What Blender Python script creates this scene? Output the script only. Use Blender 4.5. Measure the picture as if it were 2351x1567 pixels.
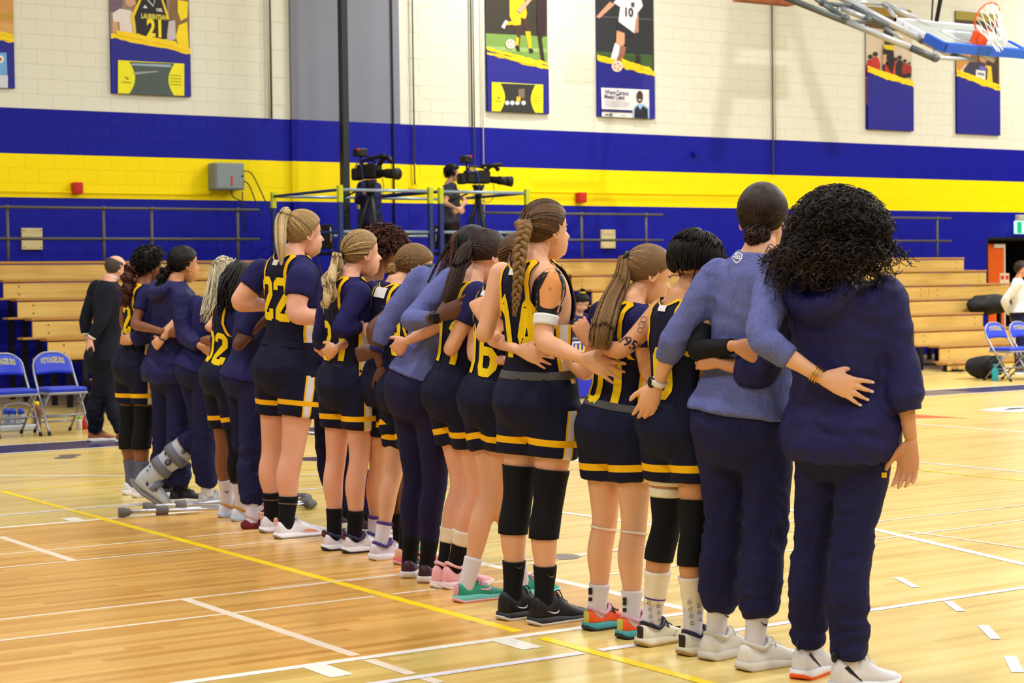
import bpy, bmesh, math, random
import numpy as np
from mathutils import Vector, Matrix
from mathutils.bvhtree import BVHTree
for o in list(bpy.data.objects): bpy.data.objects.remove(o)
SC = bpy.context.scene; COL = SC.collection
TS = bpy.data.scenes.new('workbench')   # scratch scene for evaluating modifiers, removed at the end
random.seed(7); RNG = np.random.default_rng(7)

# ---------------------------------------------------------------- camera
W, H = 2351, 1567
F_PX, PIT, ROLL, YAW, CAM_H = 4267.33, .03228416, -.01213324, .58330155, 1.4787
FW = np.array([math.sin(YAW)*math.cos(PIT), math.cos(YAW)*math.cos(PIT), -math.sin(PIT)])
_rt = np.array([math.cos(YAW), -math.sin(YAW), 0]); _up = np.cross(_rt, FW)
RT = math.cos(ROLL)*_rt+math.sin(ROLL)*_up; UP = -math.sin(ROLL)*_rt+math.cos(ROLL)*_up
CAM = np.array([0, 0, CAM_H])
cd = bpy.data.cameras.new('camera'); cd.sensor_width = 36; cd.lens = F_PX/W*36; cd.clip_end = 300; cd.clip_start = .1
cam = bpy.data.objects.new('camera', cd); COL.objects.link(cam)
cam.matrix_world = Matrix(((RT[0], UP[0], -FW[0], 0), (RT[1], UP[1], -FW[1], 0), (RT[2], UP[2], -FW[2], CAM_H), (0, 0, 0, 1)))
cd.dof.use_dof = True; cd.dof.focus_distance = 8.6; cd.dof.aperture_fstop = 6.3
SC.camera = cam
# ---------------------------------------------------------------- world, lamps, exposure
wd = bpy.data.worlds.new('world'); SC.world = wd; wd.use_nodes = True
wd.node_tree.nodes['Background'].inputs[0].default_value = (.97, .97, .93, 1)
wd.node_tree.nodes['Background'].inputs[1].default_value = .16
LAMPS = []
def lamp(x, y, z, power, size=.7, col=(1, .97, .91), spot=None):
    l = bpy.data.lights.new('ceiling_lamp_light', 'AREA'); l.shape = 'DISK'; l.size = size; l.energy = power; l.color = col
    if spot: l.spread = spot
    o = bpy.data.objects.new('ceiling_lamp_light', l); COL.objects.link(o); o.location = (x, y, z); LAMPS.append(o); return o
for lx in (-3, 3, 9, 15, 21, 27, 33):
    for ly in (-4, 1, 6, 11, 16, 21):
        lamp(lx+.6, ly, 8.6, 190 if ly < 8 else 158 if ly < 20 else 66)
SHADOW_LAMP = (21.8, 13.5, 8.6); lamp(*SHADOW_LAMP, 1000, .14)  # extra strong lamp added to throw the unseen frame's shadow on the wall
lamp(16.6, 22.6, 8.4, 260, .6); lamp(30.5, 22.4, 8.4, 300, .6)
SC.view_settings.view_transform = 'Standard'; SC.view_settings.look = 'None'
SC.view_settings.exposure = 0.06; SC.view_settings.gamma = 1; SC.view_settings.use_curve_mapping = False

# ---------------------------------------------------------------- geometry helpers
def ray(x, y): return (x-W/2)/F_PX*RT-(y-H/2)/F_PX*UP+FW
def at_depth(x, y, d): return CAM+ray(x, y)*d
def gnd(x, y, z=0.):
    d = ray(x, y); return CAM+d*((z-CAM_H)/d[2])
def at_Y(x, y, Y):
    d = ray(x, y); return CAM+d*(Y/d[1])
def depth(p): return float((np.asarray(p)-CAM)@FW)
def proj(P):
    d = np.asarray(P)-CAM; z = d@FW
    return np.stack([W/2+F_PX*(d@RT)/z, H/2-F_PX*(d@UP)/z], -1), z
def nrm(v): v = np.asarray(v, float); return v/(np.linalg.norm(v)+1e-12)
def srgb(r, g, b):
    f = lambda c: ((c/255+.055)/1.055)**2.4 if c > 10 else c/255/12.92
    return (f(r), f(g), f(b), 1)

class NT:
    def __init__(s, name):
        s.m = bpy.data.materials.new(name); s.m.use_nodes = True; s.t = s.m.node_tree; s.b = s.t.nodes['Principled BSDF']
    def n(s, typ, **k):
        nd = s.t.nodes.new('ShaderNode'+typ)
        for a, v in k.items(): setattr(nd, a, v)
        return nd
    def l(s, a, b): s.t.links.new(a, b)
    def math(s, op, a, b=None, c=None):
        nd = s.n('Math', operation=op)
        for i, v in enumerate((a, b, c)):
            if v is None: continue
            if hasattr(v, 'links'): s.l(v, nd.inputs[i])
            else: nd.inputs[i].default_value = v
        return nd.outputs[0]
    def mix(s, f, a, b):
        nd = s.n('Mix', data_type='RGBA')
        for i, v in ((0, f), (6, a), (7, b)):
            if hasattr(v, 'links'): s.l(v, nd.inputs[i])
            else: nd.inputs[i].default_value = v
        return nd.outputs[2]
    def noise(s, scale, detail=2, vec=None, rough=.5):
        nd = s.n('TexNoise'); nd.inputs['Scale'].default_value = scale; nd.inputs['Detail'].default_value = detail; nd.inputs['Roughness'].default_value = rough
        if vec is not None: s.l(vec, nd.inputs['Vector'])
        return nd.outputs['Fac']
    def ramp(s, f, stops):
        nd = s.n('ValToRGB'); s.l(f, nd.inputs[0]); e = nd.color_ramp.elements
        while len(e) < len(stops): e.new(.5)
        for el, (p, c) in zip(e, stops): el.position = p; el.color = c
        return nd.outputs[0]
    def coord(s, kind='Object', scale=None):
        o = s.n('TexCoord').outputs[kind]
        if scale:
            mp = s.n('Mapping'); mp.inputs['Scale'].default_value = scale; s.l(o, mp.inputs[0]); o = mp.outputs[0]
        return o
    def bump(s, h, strength=.3, dist=.01):
        nd = s.n('Bump'); nd.inputs['Strength'].default_value = strength; nd.inputs['Distance'].default_value = dist
        s.l(h, nd.inputs['Height']); s.l(nd.outputs[0], s.b.inputs['Normal'])
    def base(s, c):
        if hasattr(c, 'links'): s.l(c, s.b.inputs['Base Color'])
        else: s.b.inputs['Base Color'].default_value = c
    def rough(s, v): s.b.inputs['Roughness'].default_value = v
def plain(name, c, rough=.6, metal=0., var=.06, scale=30, spec=.35):
    m = NT(name); c = np.array(c)
    v = m.noise(scale, 2, m.coord())
    m.base(m.mix(v, tuple(np.clip(c*(1-var), 0, 1)[:3])+(1,), tuple(np.clip(c*(1+var), 0, 1)[:3])+(1,)))
    m.rough(rough); m.b.inputs['Metallic'].default_value = metal; m.b.inputs['Specular IOR Level'].default_value = spec
    return m.m

def mesh_data(name, V, F, smooth=True, mats=(), mi=None):
    me = bpy.data.meshes.new(name)
    me.from_pydata([tuple(v) for v in V] if not isinstance(V, np.ndarray) else V.tolist(), [], [tuple(f) for f in F] if not isinstance(F, np.ndarray) else F.tolist())
    for m in mats: me.materials.append(m)
    if mi is not None: me.polygons.foreach_set('material_index', np.asarray(mi, np.int32))
    if smooth: me.polygons.foreach_set('use_smooth', np.ones(len(me.polygons), bool))
    me.update(); return me
def link(name, me, parent=None, loc=(0, 0, 0)):
    o = bpy.data.objects.new(name, me); COL.objects.link(o); o.location = tuple(loc)
    if parent is not None: o.parent = parent
    return o
def tag(o, label=None, cat=None, group=None, kind=None):
    if label: o['label'] = label
    if cat: o['category'] = cat
    if group: o['group'] = group
    if kind: o['kind'] = kind
    return o
def empty(name, loc, label=None, cat=None, group=None, kind=None):
    o = bpy.data.objects.new(name, None); COL.objects.link(o); o.location = tuple(loc); o.empty_display_size = .1
    return tag(o, label, cat, group, kind)
def pos(o):
    p = np.zeros(3)
    while o is not None: p = p+np.array(o.location); o = o.parent
    return p
def part(name, VF, mat, parent, smooth=True, mi=None, label=None):
    """mesh object given in world coordinates, parented to something whose origin is not rotated"""
    V, F = VF; mats = mat if isinstance(mat, (list, tuple)) else [mat]
    V = np.asarray(V, float)
    o = link(name, mesh_data(name, V-pos(parent) if parent is not None else V, F, smooth, mats, mi), parent)
    if label: o['label'] = label
    return o
def cat(*vfs):
    Vs, Fs, n = [], [], 0
    for V, F in vfs:
        Vs.append(np.asarray(V, float)); Fs += [tuple(int(i)+n for i in f) for f in F]; n += len(V)
    return np.concatenate(Vs), Fs
def box(lo, hi):
    (a, b, c), (d, e, f) = lo, hi
    V = np.array([(a, b, c), (d, b, c), (d, e, c), (a, e, c), (a, b, f), (d, b, f), (d, e, f), (a, e, f)], float)
    return V, [(0, 3, 2, 1), (4, 5, 6, 7), (0, 1, 5, 4), (1, 2, 6, 5), (2, 3, 7, 6), (3, 0, 4, 7)]
def bevbox(lo, hi, b=.01):
    """box with chamfered edges"""
    bm = bmesh.new(); V, F = box(lo, hi); vs = [bm.verts.new(v) for v in V]
    for f in F: bm.faces.new([vs[i] for i in f])
    bmesh.ops.bevel(bm, geom=bm.edges[:], offset=b, segments=1, profile=.5, affect='EDGES')
    bm.verts.index_update(); r = np.array([v.co[:] for v in bm.verts]), [tuple(v.index for v in f.verts) for f in bm.faces]; bm.free(); return r
def xf(VF, M, t=(0, 0, 0)):
    V, F = VF; return np.asarray(V)@np.asarray(M).T+np.asarray(t), F
def rotz(a): c, s = math.cos(a), math.sin(a); return np.array([[c, -s, 0], [s, c, 0], [0, 0, 1]])
def roty(a): c, s = math.cos(a), math.sin(a); return np.array([[c, 0, s], [0, 1, 0], [-s, 0, c]])
def rotx(a): c, s = math.cos(a), math.sin(a); return np.array([[1, 0, 0], [0, c, -s], [0, s, c]])
def spline(P, k=4):
    """Catmull-Rom through rows of P (any width)"""
    P = np.asarray(P, float)
    if len(P) < 3 or k < 2: return P
    Q = np.concatenate([[2*P[0]-P[1]], P, [2*P[-1]-P[-2]]]); out = []
    for i in range(1, len(Q)-2):
        p0, p1, p2, p3 = Q[i-1:i+3]
        for t in np.arange(k)/k:
            out.append(.5*(2*p1+(p2-p0)*t+(2*p0-5*p1+4*p2-p3)*t*t+(3*p1-p0-3*p2+p3)*t**3))
    out.append(P[-1]); return np.array(out)
def frames(P, ref=None):
    P = np.asarray(P, float); T = np.gradient(P, axis=0); T /= np.linalg.norm(T, axis=1)[:, None]+1e-12
    A = np.zeros_like(T)
    if ref is not None:
        A = np.asarray(ref, float)-T*(T@np.asarray(ref, float))[:, None]; A /= np.linalg.norm(A, axis=1)[:, None]+1e-12
    else:
        a = nrm(np.cross(T[0], (0, 0, 1) if abs(T[0][2]) < .9 else (1, 0, 0)))
        for i in range(len(T)): a = nrm(a-T[i]*(a@T[i])); A[i] = a
    return T, A, np.cross(T, A)
def tube(P, R, n=10, ref=None, cap=True):
    P = np.asarray(P, float); m = len(P)
    R = np.asarray(R, float)
    if R.ndim == 0: R = np.full(m, float(R))
    if R.ndim == 1: R = np.stack([R, R], 1)
    T, A, B = frames(P, ref)
    th = np.arange(n)*2*math.pi/n
    V = P[:, None]+A[:, None]*(np.cos(th)[None, :, None]*R[:, 0, None, None])+B[:, None]*(np.sin(th)[None, :, None]*R[:, 1, None, None])
    V = V.reshape(-1, 3); F = []
    for i in range(m-1):
        for j in range(n):
            k = (j+1) % n; F.append((i*n+j, i*n+k, (i+1)*n+k, (i+1)*n+j))
    if cap:
        V = np.concatenate([V, P[:1], P[-1:]]); a = m*n
        for j in range(n):
            k = (j+1) % n; F.append((a, k, j)); F.append((a+1, (m-1)*n+j, (m-1)*n+k))
    return V, F
def pipe(a, b, r, n=8): return tube([a, b], r, n)
def ellipsoid(c, r, nu=14, nv=9, M=None):
    V, F = [], []
    V.append((0, 0, 1))
    for i in range(1, nv):
        p = math.pi*i/nv
        for j in range(nu):
            t = 2*math.pi*j/nu; V.append((math.sin(p)*math.cos(t), math.sin(p)*math.sin(t), math.cos(p)))
    V.append((0, 0, -1)); e = len(V)-1
    for j in range(nu): F.append((0, 1+j, 1+(j+1) % nu))
    for i in range(nv-2):
        for j in range(nu):
            a = 1+i*nu; k = (j+1) % nu; F.append((a+j, a+nu+j, a+nu+k, a+k))
    for j in range(nu): F.append((e, 1+(nv-2)*nu+(j+1) % nu, 1+(nv-2)*nu+j))
    V = np.array(V)*np.asarray(r)
    if M is not None: V = V@np.asarray(M).T
    return V+np.asarray(c), F
def slab(poly, t0, t1, M=None, o=(0, 0, 0)):
    """prism of a 2-D outline (x,y) from z=t0 to z=t1; M columns = axes"""
    n = len(poly); V = np.array([(x, y, t0) for x, y in poly]+[(x, y, t1) for x, y in poly], float)
    F = [tuple(range(n))[::-1], tuple(range(n, 2*n))]+[(i, (i+1) % n, n+(i+1) % n, n+i) for i in range(n)]
    if M is not None: V = V@np.asarray(M).T
    return V+np.asarray(o), F
def text_vf(s, size=1., align='CENTER', bold=0., shear=0.):
    cu = bpy.data.curves.new('txt', 'FONT'); cu.body = s; cu.size = size; cu.align_x = align; cu.align_y = 'CENTER'; cu.offset = bold; cu.shear = shear; cu.resolution_u = 3
    o = bpy.data.objects.new('txt', cu); TS.collection.objects.link(o)
    TS.view_layers[0].update(); dg = TS.view_layers[0].depsgraph; me = o.evaluated_get(dg).to_mesh()
    V = np.array([v.co[:] for v in me.vertices]).reshape(-1, 3); F = [tuple(p.vertices) for p in me.polygons]
    o.evaluated_get(dg).to_mesh_clear(); bpy.data.objects.remove(o); bpy.data.curves.remove(cu)
    return V, F
def flat(VF, M, o):
    V, F = VF; V = np.asarray(V, float)
    if V.shape[1] == 2: V = np.concatenate([V, np.zeros((len(V), 1))], 1)
    return V@np.asarray(M).T+np.asarray(o), F
def vnoise(P, seed=0):
    """value noise in [-1,1], vectorised"""
    P = np.asarray(P, float); I = np.floor(P).astype(np.int64); f = P-I; f = f*f*(3-2*f); r = np.zeros(len(P))
    def hsh(i, j, k):
        h = (i*374761393+j*668265263+k*2147483647+seed*1274126177) & 0xffffffff
        h = ((h ^ (h >> 13))*1274126177) & 0xffffffff
        return ((h ^ (h >> 16)) & 0xffff)/32767.5-1
    for a in (0, 1):
        for b in (0, 1):
            for c in (0, 1):
                w = (f[:, 0] if a else 1-f[:, 0])*(f[:, 1] if b else 1-f[:, 1])*(f[:, 2] if c else 1-f[:, 2])
                r += w*hsh(I[:, 0]+a, I[:, 1]+b, I[:, 2]+c)
    return r
WM = np.array([[1, 0, 0], [0, 0, -1], [0, 1, 0]]).T.T  # local x->X, y->Z, z->-Y (columns below)
WALLM = np.array([[1., 0, 0], [0, 0, -1.], [0, 1., 0]])
def lerp(a, b, t): return a+(b-a)*t

# ================================================================ SETTING
# ---- floor
def floor_mat(name, c1, c2, c3):
    m = NT(name); co = m.coord('Object')
    sp = m.n('SeparateXYZ'); m.l(co, sp.inputs[0])
    row = m.math('FLOOR', m.math('DIVIDE', sp.outputs[1], .06))
    wn = m.n('TexWhiteNoise', noise_dimensions='1D'); m.l(row, wn.inputs['W'])
    xs = m.math('ADD', m.math('DIVIDE', sp.outputs[0], 1.1), m.math('MULTIPLY', wn.outputs[0], 7.3))
    wn2 = m.n('TexWhiteNoise', noise_dimensions='2D'); cb = m.n('CombineXYZ'); m.l(m.math('FLOOR', xs), cb.inputs[0]); m.l(row, cb.inputs[1]); m.l(cb.outputs[0], wn2.inputs['Vector'])
    grain = m.noise(1, 5, m.coord('Object', (.9, 14, 1)), .6)
    g2 = m.noise(1, 3, m.coord('Object', (.5, 1.2, 1)), .5)
    f = m.math('ADD', m.math('MULTIPLY', wn2.outputs[0], .34), m.math('ADD', m.math('MULTIPLY', grain, .42), m.math('MULTIPLY', g2, .3)))
    m.base(m.ramp(f, [(.22, c3), (.5, c2), (.78, c1)]))
    m.rough(.24); m.b.inputs['Specular IOR Level'].default_value = .55
    rb = m.math('ADD', .17, m.math('MULTIPLY', g2, .14)); m.l(rb, m.b.inputs['Roughness'])
    m.bump(m.noise(1, 2, m.coord('Object', (2, 9, 1))), .06, .004)
    return m.m
M_floor = floor_mat('maple_floor', srgb(234, 209, 134), srgb(224, 195, 112), srgb(198, 163, 82))
M_key = floor_mat('stained_lane', srgb(230, 184, 104), srgb(216, 164, 82), srgb(184, 128, 54))
M_lw = plain('white_paint', srgb(240, 236, 226), .35); M_ly = plain('yellow_paint', srgb(250, 214, 20), .35)
M_lc = plain('cream_paint', srgb(232, 216, 196), .35); M_lv = plain('pale_violet_paint', srgb(226, 222, 232), .35)
M_navyp = plain('navy_paint', srgb(28, 24, 84), .3); M_redp = plain('red_paint', srgb(226, 84, 32), .35); M_greyp = plain('grey_paint', srgb(110, 98, 92), .35)
fl = part('floor', ([(-12, -6, 0), (46, -6, 0), (46, 27, 0), (-12, 27, 0)], [(0, 1, 2, 3)]), M_floor, None, False); tag(fl, kind='structure')
LZ = [.0012]
def strip(name, poly, mat, z=None):
    if z is None: LZ[0] += .00002; z = LZ[0]
    return part(name, ([(x, y, z) for x, y in poly], [tuple(range(len(poly)))]), mat, fl, False)
def gline(p, q, w, mat, name='court_line', ext=None):
    a, b = gnd(*p)[:2], gnd(*q)[:2]; d = nrm(b-a); n = np.array([-d[1], d[0]])*w/2
    if ext: a = a-d*ext[0]; b = b+d*ext[1]
    return strip(name, [a-n, b-n, b+n, a+n], mat)
def xline(y, x0, x1, w, mat, name='court_line'): return strip(name, [(x0, y-w/2), (x1, y-w/2), (x1, y+w/2), (x0, y+w/2)], mat)
def yline(x, y0, y1, w, mat, name='court_line'): return strip(name, [(x-w/2, y0), (x+w/2, y0), (x+w/2, y1), (x-w/2, y1)], mat)
YN = gnd(900, 1500.5)[1]; YF = gnd(134, 1199.7)[1]            # two edges of the lane
XFT = gnd(1300, 1336)[0]
strip('stained_lane', [(-3, YN), (XFT, YN), (XFT, YF), (-3, YF)], M_key)
xline(YN, -3, XFT+.03, .055, M_lw, 'lane_line'); xline(YF, -3, XFT+.03, .055, M_lw, 'lane_line'); yline(XFT, YN-.03, YF+.03, .055, M_lw, 'free_throw_line')
for p, q in (((423, 1374), (816, 1504)), ((0, 1231.6), (167, 1286))): gline(p, q, .05, M_lc)
gline((845, 1514), (945, 1547), .05, M_lc); gline((975, 1556), (1010, 1567), .05, M_lc)
for y, segs in ((np.mean([gnd(0, 1422.4)[1], gnd(931, 1317)[1]]), ((-3, gnd(748, 1338)[0]), (gnd(791, 1332)[0], XFT))),
                (np.mean([gnd(0, 1470.5)[1], gnd(994, 1352)[1]]), ((-3, gnd(857, 1368)[0]), (gnd(899, 1362)[0], XFT))),
                (np.mean([gnd(0, 1273.6)[1], gnd(600, 1216.3)[1]]), ((-3, gnd(384, 1237)[0]), (gnd(423, 1232)[0], XFT))),
                (np.mean([gnd(0, 1303.7)[1], gnd(600, 1244.6)[1]]), ((-3, gnd(461, 1257)[0]), (gnd(499, 1254)[0], XFT)))):
    for a, b in segs: xline(y, a, b, .03, M_lc)
XY = np.mean([gnd(*p)[0] for p in ((300, 1208), (600, 1289.4), (900, 1370))])
yline(XY, YN+.09, gnd(9, 1128)[1]+.05, .055, M_ly, 'yellow_line'); yline(XY, -2, YN-.09, .055, M_ly, 'yellow_line')
xline(gnd(9, 1128)[1], XY, XFT+4, .035, M_ly, 'yellow_line')
YV = np.mean([gnd(1000, 1546)[1], gnd(1337, 1498)[1], gnd(2351, 1350)[1]])
xline(YV, -3, gnd(1335, 1498)[0], .05, M_lv); xline(YV, gnd(1375, 1492)[0], 20, .05, M_lv)
for px in ((735, 1533), (1170, 1473)):                          # tick marks outside the near lane line
    c = gnd(*px); strip('lane_tick', [(c[0]-.05, YN-.25), (c[0]+.05, YN-.25), (c[0]+.05, YN-.03), (c[0]-.05, YN-.03)], M_lw)
c = gnd(175, 1194); strip('lane_tick', [(c[0]-.05, YF+.03), (c[0]+.05, YF+.03), (c[0]+.05, YF+.2), (c[0]-.05, YF+.2)], M_lw)
gline((0, 1183), (270, 1160), .045, M_lv, ext=(3, 2)); gline((0, 1092), (1100, 1089), .04, M_lw, ext=(2, 0)); gline((270, 1163), (560, 1139), .045, M_lv)
gline((2004, 1214), (2351, 1294.9), .06, M_lw, ext=(6, 3)); gline((2075, 1218), (2351, 1258), .03, M_lc, ext=(0, 2)); gline((2010, 1238), (2351, 1193), .03, M_lc, ext=(2, 3))
gline((2000, 1198), (2351, 1159), .03, M_lc, ext=(4, 3)); gline((2113, 1060.6), (2351, 1083.6), .04, M_lv, ext=(5, 3)); gline((2106, 973), (2351, 991.7), .045, M_lw, ext=(6, 3))
gline((2100, 1078), (2351, 1103), .035, M_ly, ext=(5, 2)); gline((1320, 1180), (1500, 1205), .05, M_lw, ext=(1, 1)); gline((1180, 1300), (1850, 1190), .04, M_lc)
for q in (((2050, 1325), (2069, 1325), (2113, 1348), (2093, 1348)), ((2165, 1380), (2186, 1380), (2218, 1403), (2195, 1403)), ((2243, 1435), (2269, 1435), (2299, 1467), (2274, 1467)), ((2304, 1506), (2333, 1506), (2352, 1543), (2322, 1543))):
    strip('dash_mark', [gnd(*p)[:2] for p in q], M_lv)
# sideline
YS0, YS1 = gnd(0, 1044)[1], gnd(0, 1017)[1]
strip('sideline', [(-3, 16.35), (13.0, 16.35), (13.0, 17.1), (-3, 17.1)], M_navyp); strip('sideline', [(13.0, 16.35), (17.9, 16.35), (17.9, 17.1), (13.0, 17.1)], M_greyp); strip('sideline', [(17.9, 16.35), (40, 16.35), (40, 17.1), (17.9, 17.1)], M_navyp)
xline(16.3, -3, 40, .06, M_lw); xline(17.15, -3, 40, .05, M_lw)
# centre logo fragments and red arrow marking
strip('floor_marking', [gnd(*p)[:2] for p in ((2060, 950), (2110, 952), (2180, 957), (2228, 960), (2160, 959), (2100, 960), (2040, 962))], M_redp)
strip('floor_logo', [gnd(*p)[:2] for p in ((2245, 941), (2290, 936), (2351, 932), (2420, 930), (2420, 946), (2351, 945), (2300, 945))], M_lw)
strip('floor_logo', [gnd(*p)[:2] for p in ((2300, 942), (2320, 936), (2360, 935), (2345, 939))], M_navyp)
strip('floor_logo', [gnd(*p)[:2] for p in ((690, 1050), (760, 1047), (840, 1050), (840, 1056), (760, 1059), (690, 1057))], M_navyp)
strip('floor_logo', [gnd(*p)[:2] for p in ((700, 985), (745, 983), (900, 992), (900, 1004), (745, 1000), (700, 997))], M_navyp)
strip('floor_logo', [gnd(*p)[:2] for p in ((705, 990), (745, 994), (745, 997), (705, 993))], M_lw)
for p in ((160, 1045), (150, 1050), (2070, 1027), (1290, 1278), (1685, 1275)):
    c = gnd(*p); strip('floor_plate', [(c[0]+.1*math.cos(a), c[1]+.1*math.sin(a)) for a in np.arange(16)*math.pi/8], M_greyp if p[0] != 1685 else M_lw)

# ---- block wall
M_wht = plain('cream_block_paint', srgb(222, 222, 208), .6, var=.02, scale=3, spec=.2); M_blu = plain('blue_block_paint', srgb(18, 22, 150), .5, var=.06, scale=3, spec=.15)
M_yel = plain('yellow_block_paint', srgb(252, 226, 2), .5, var=.03, scale=3, spec=.15); M_grey = plain('grey_concrete_paint', srgb(128, 132, 148), .7, var=.04, scale=3)
YW = 25.; ZY0, ZY1, ZB1, ZTOP = 2.71, 3.31, 3.93, 7.4
def bandmat(z): return M_blu if z < ZY0 else M_yel if z < ZY1 else M_blu if z < ZB1 else M_wht
X0, X1 = 3., 40.
bands = [(0, ZY0, M_blu), (ZY0, ZY1, M_yel), (ZY1, ZB1, M_blu), (ZB1, ZTOP, M_wht)]
DX0, DX1, DZ = 27.58, 30.2, 2.18                                # doorway at the right
V, F, mi = [], [], []
def wq(x0, x1, z0, z1, k, y=YW+.004):
    n = len(V); V.extend([(x0, y, z0), (x1, y, z0), (x1, y, z1), (x0, y, z1)]); F.append((n, n+1, n+2, n+3)); mi.append(k)
for k, (a, b, m) in enumerate(bands):
    if k == 0: wq(X0, DX0, a, b, k); wq(DX1, X1, a, b, k); wq(DX0, DX1, DZ, b, k)
    else: wq(X0, X1, a, b, k)
wall = part('wall_back', (V, F), [b[2] for b in bands], None, False, mi); tag(wall, kind='structure')
edges = []
for a, b, n in ((0, ZY0, 14), (ZY0, ZY1, 3), (ZY1, ZB1, 3), (ZB1, ZTOP, 17)):
    h = (b-a)/n; edges += [(a+i*h, a+(i+1)*h) for i in range(n)]
BL = .42
def blockvf(w, h):
    j, b = .001, .003
    a = np.array([(j, 0, j), (w-j, 0, j), (w-j, 0, h-j), (j, 0, h-j), (j+b*.4, -.0009, j+b), (w-j-b*.4, -.0009, j+b), (w-j-b*.4, -.0009, h-j-b), (j+b*.4, -.0009, h-j-b)])
    return a+np.array([0, .0006, 0]), [(4, 5, 6, 7), (0, 1, 5, 4), (1, 2, 6, 5), (2, 3, 7, 6), (3, 0, 4, 7)]
cand = []
PX0, PX1 = 12.59, 14.46                                       # smooth concrete pier
for ci, (a, b) in enumerate(edges):
    x = 6+(ci % 2)*BL/2
    while x < 32:
        mid = x+BL/2
        if not (x+BL > PX0 and x < PX1) and not (x+BL > DX0 and x < DX1 and a < DZ) and b < 7.2:
            cand.append((mid, (a+b)/2, x, a, b))
        x += BL
def vis(c):
    p, z = proj([c[0], YW, c[1]]); return 0 < p[0] < W and 0 < p[1] < 470
near = sorted([c for c in cand if vis(c)], key=lambda c: c[0])[:300]; ns = set(near)
cache = {}
for c in near:
    m = bandmat(c[1]); key = (round(c[4]-c[3], 4), m.name)
    if key not in cache: cache[key] = mesh_data('block', *blockvf(BL, c[4]-c[3]), False, [m])
    link('block', cache[key], wall, (c[2], YW, c[3]))
for k, (a, b, m) in enumerate(bands):
    L = [xf(blockvf(BL, c[4]-c[3]), np.eye(3), (c[2], YW, c[3])) for c in cand if c not in ns and a <= c[1] < b]
    o = part('block_courses', cat(*L), m, wall, False); o['kind'] = 'stuff'
pier = empty('concrete_pier', ((PX0+PX1)/2, YW, 0), kind='structure'); pier.parent = wall
for a, b, m in ((0, ZY0, M_blu), (ZY0, ZY1, M_yel), (ZY1, ZB1, M_blu), (ZB1, ZTOP, M_grey)):
    part('pier_panel', box((PX0, YW-.03, a), (PX1, YW+.01, b)), m, pier, False)
part('pier_lip', box((PX0, YW-.05, 0), (PX0+.11, YW-.02, 2.7)), M_blu, pier, False); part('pier_lip', box((PX0, YW-.045, ZB1), (PX0+.11, YW-.025, ZTOP)), M_grey, pier, False)
# pipes and conduits on the wall
M_dark = plain('dark_steel', srgb(40, 44, 46), .45, .3); M_pipe = plain('grey_pipe', srgb(92, 90, 82), .5, .3)
c = at_Y(791, 300, 24.3); part('wall_pole', cat(box((c[0]-.05, 24.25, 1.2), (c[0]+.05, 24.37, 7.4))), M_dark, wall, False)
M_whtp = plain('painted_conduit', srgb(206, 200, 180), .5)
for x, z0, r, m in ((at_Y(905, 200, 24.9)[0], 1.6, .014, M_dark), (at_Y(626, 200, 24.9)[0], ZB1, .016, M_pipe), (at_Y(621, 200, 24.9)[0], ZB1, .012, M_whtp), (at_Y(953, 200, 24.9)[0], 3.0, .012, M_pipe), (at_Y(1087, 200, 24.9)[0], ZB1, .014, M_pipe), (at_Y(1092, 200, 24.9)[0], 1.9, .01, M_pipe), (at_Y(1112, 200, 24.9)[0], 1.9, .01, M_whtp), (at_Y(1778, 200, 24.9)[0], 3.3, .014, M_pipe), (at_Y(1784, 200, 24.9)[0], ZB1, .01, M_whtp)):
    part('conduit', tube([(x, 24.95, z0), (x, 24.95, 7.4)], r, 8), m, wall)
x = at_Y(957, 400, 24.9)[0]; part('conduit', tube(spline([(x, 24.95, 3.32), (x, 24.95, 3.08), (x+.04, 24.95, 2.97), (x+.2, 24.95, 2.93), (x+4, 24.95, 2.93), (22, 24.95, 2.95)], 4), .012, 6), M_yel, wall)
part('conduit', tube([(6, 24.95, 2.79), (11.3, 24.95, 2.79)], .012, 6), M_yel, wall)
# door recess
dr = part('door_1', bevbox((27.62, 25.25, .0), (28.3, 25.3, 2.1), .005), plain('orange_door_paint', srgb(232, 96, 26), .45), None, False); tag(dr, kind='structure')
part('door_closer', bevbox((27.98, 25.2, 2.02), (28.28, 25.25, 2.1), .008), plain('closer_white', srgb(225, 220, 205), .5), dr, False)
part('door_edge', box((28.28, 25.22, 0), (28.31, 25.26, 2.1)), M_lc, dr, False)
c = at_Y(2305, 647, 25.25); part('door_notice', box((c[0]-.13, 25.23, c[2]-.17), (c[0]+.13, 25.25, c[2]+.17)), plain('notice_paper', srgb(240, 222, 190), .7), dr, False)
part('door_notice_print', cat(box((c[0]-.11, 25.226, c[2]+.05), (c[0]-.03, 25.23, c[2]+.13)), box((c[0]+.03, 25.226, c[2]+.05), (c[0]+.11, 25.23, c[2]+.13)), box((c[0]-.03, 25.226, c[2]+.08), (c[0]+.03, 25.23, c[2]+.1))), plain('notice_red', srgb(220, 50, 36), .7), dr, False)
rec = part('trim_1', cat(box((DX0-.05, YW, 0), (DX0, 27, DZ)), box((DX1, YW, 0), (DX1+.05, 27, DZ)), box((DX0, YW, DZ), (DX1, 27, DZ+.05)), box((DX0, 27, 0), (DX1, 27.05, DZ))), plain('recess_dark', srgb(16, 16, 36), .8), None, False); tag(rec, kind='structure')
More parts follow.
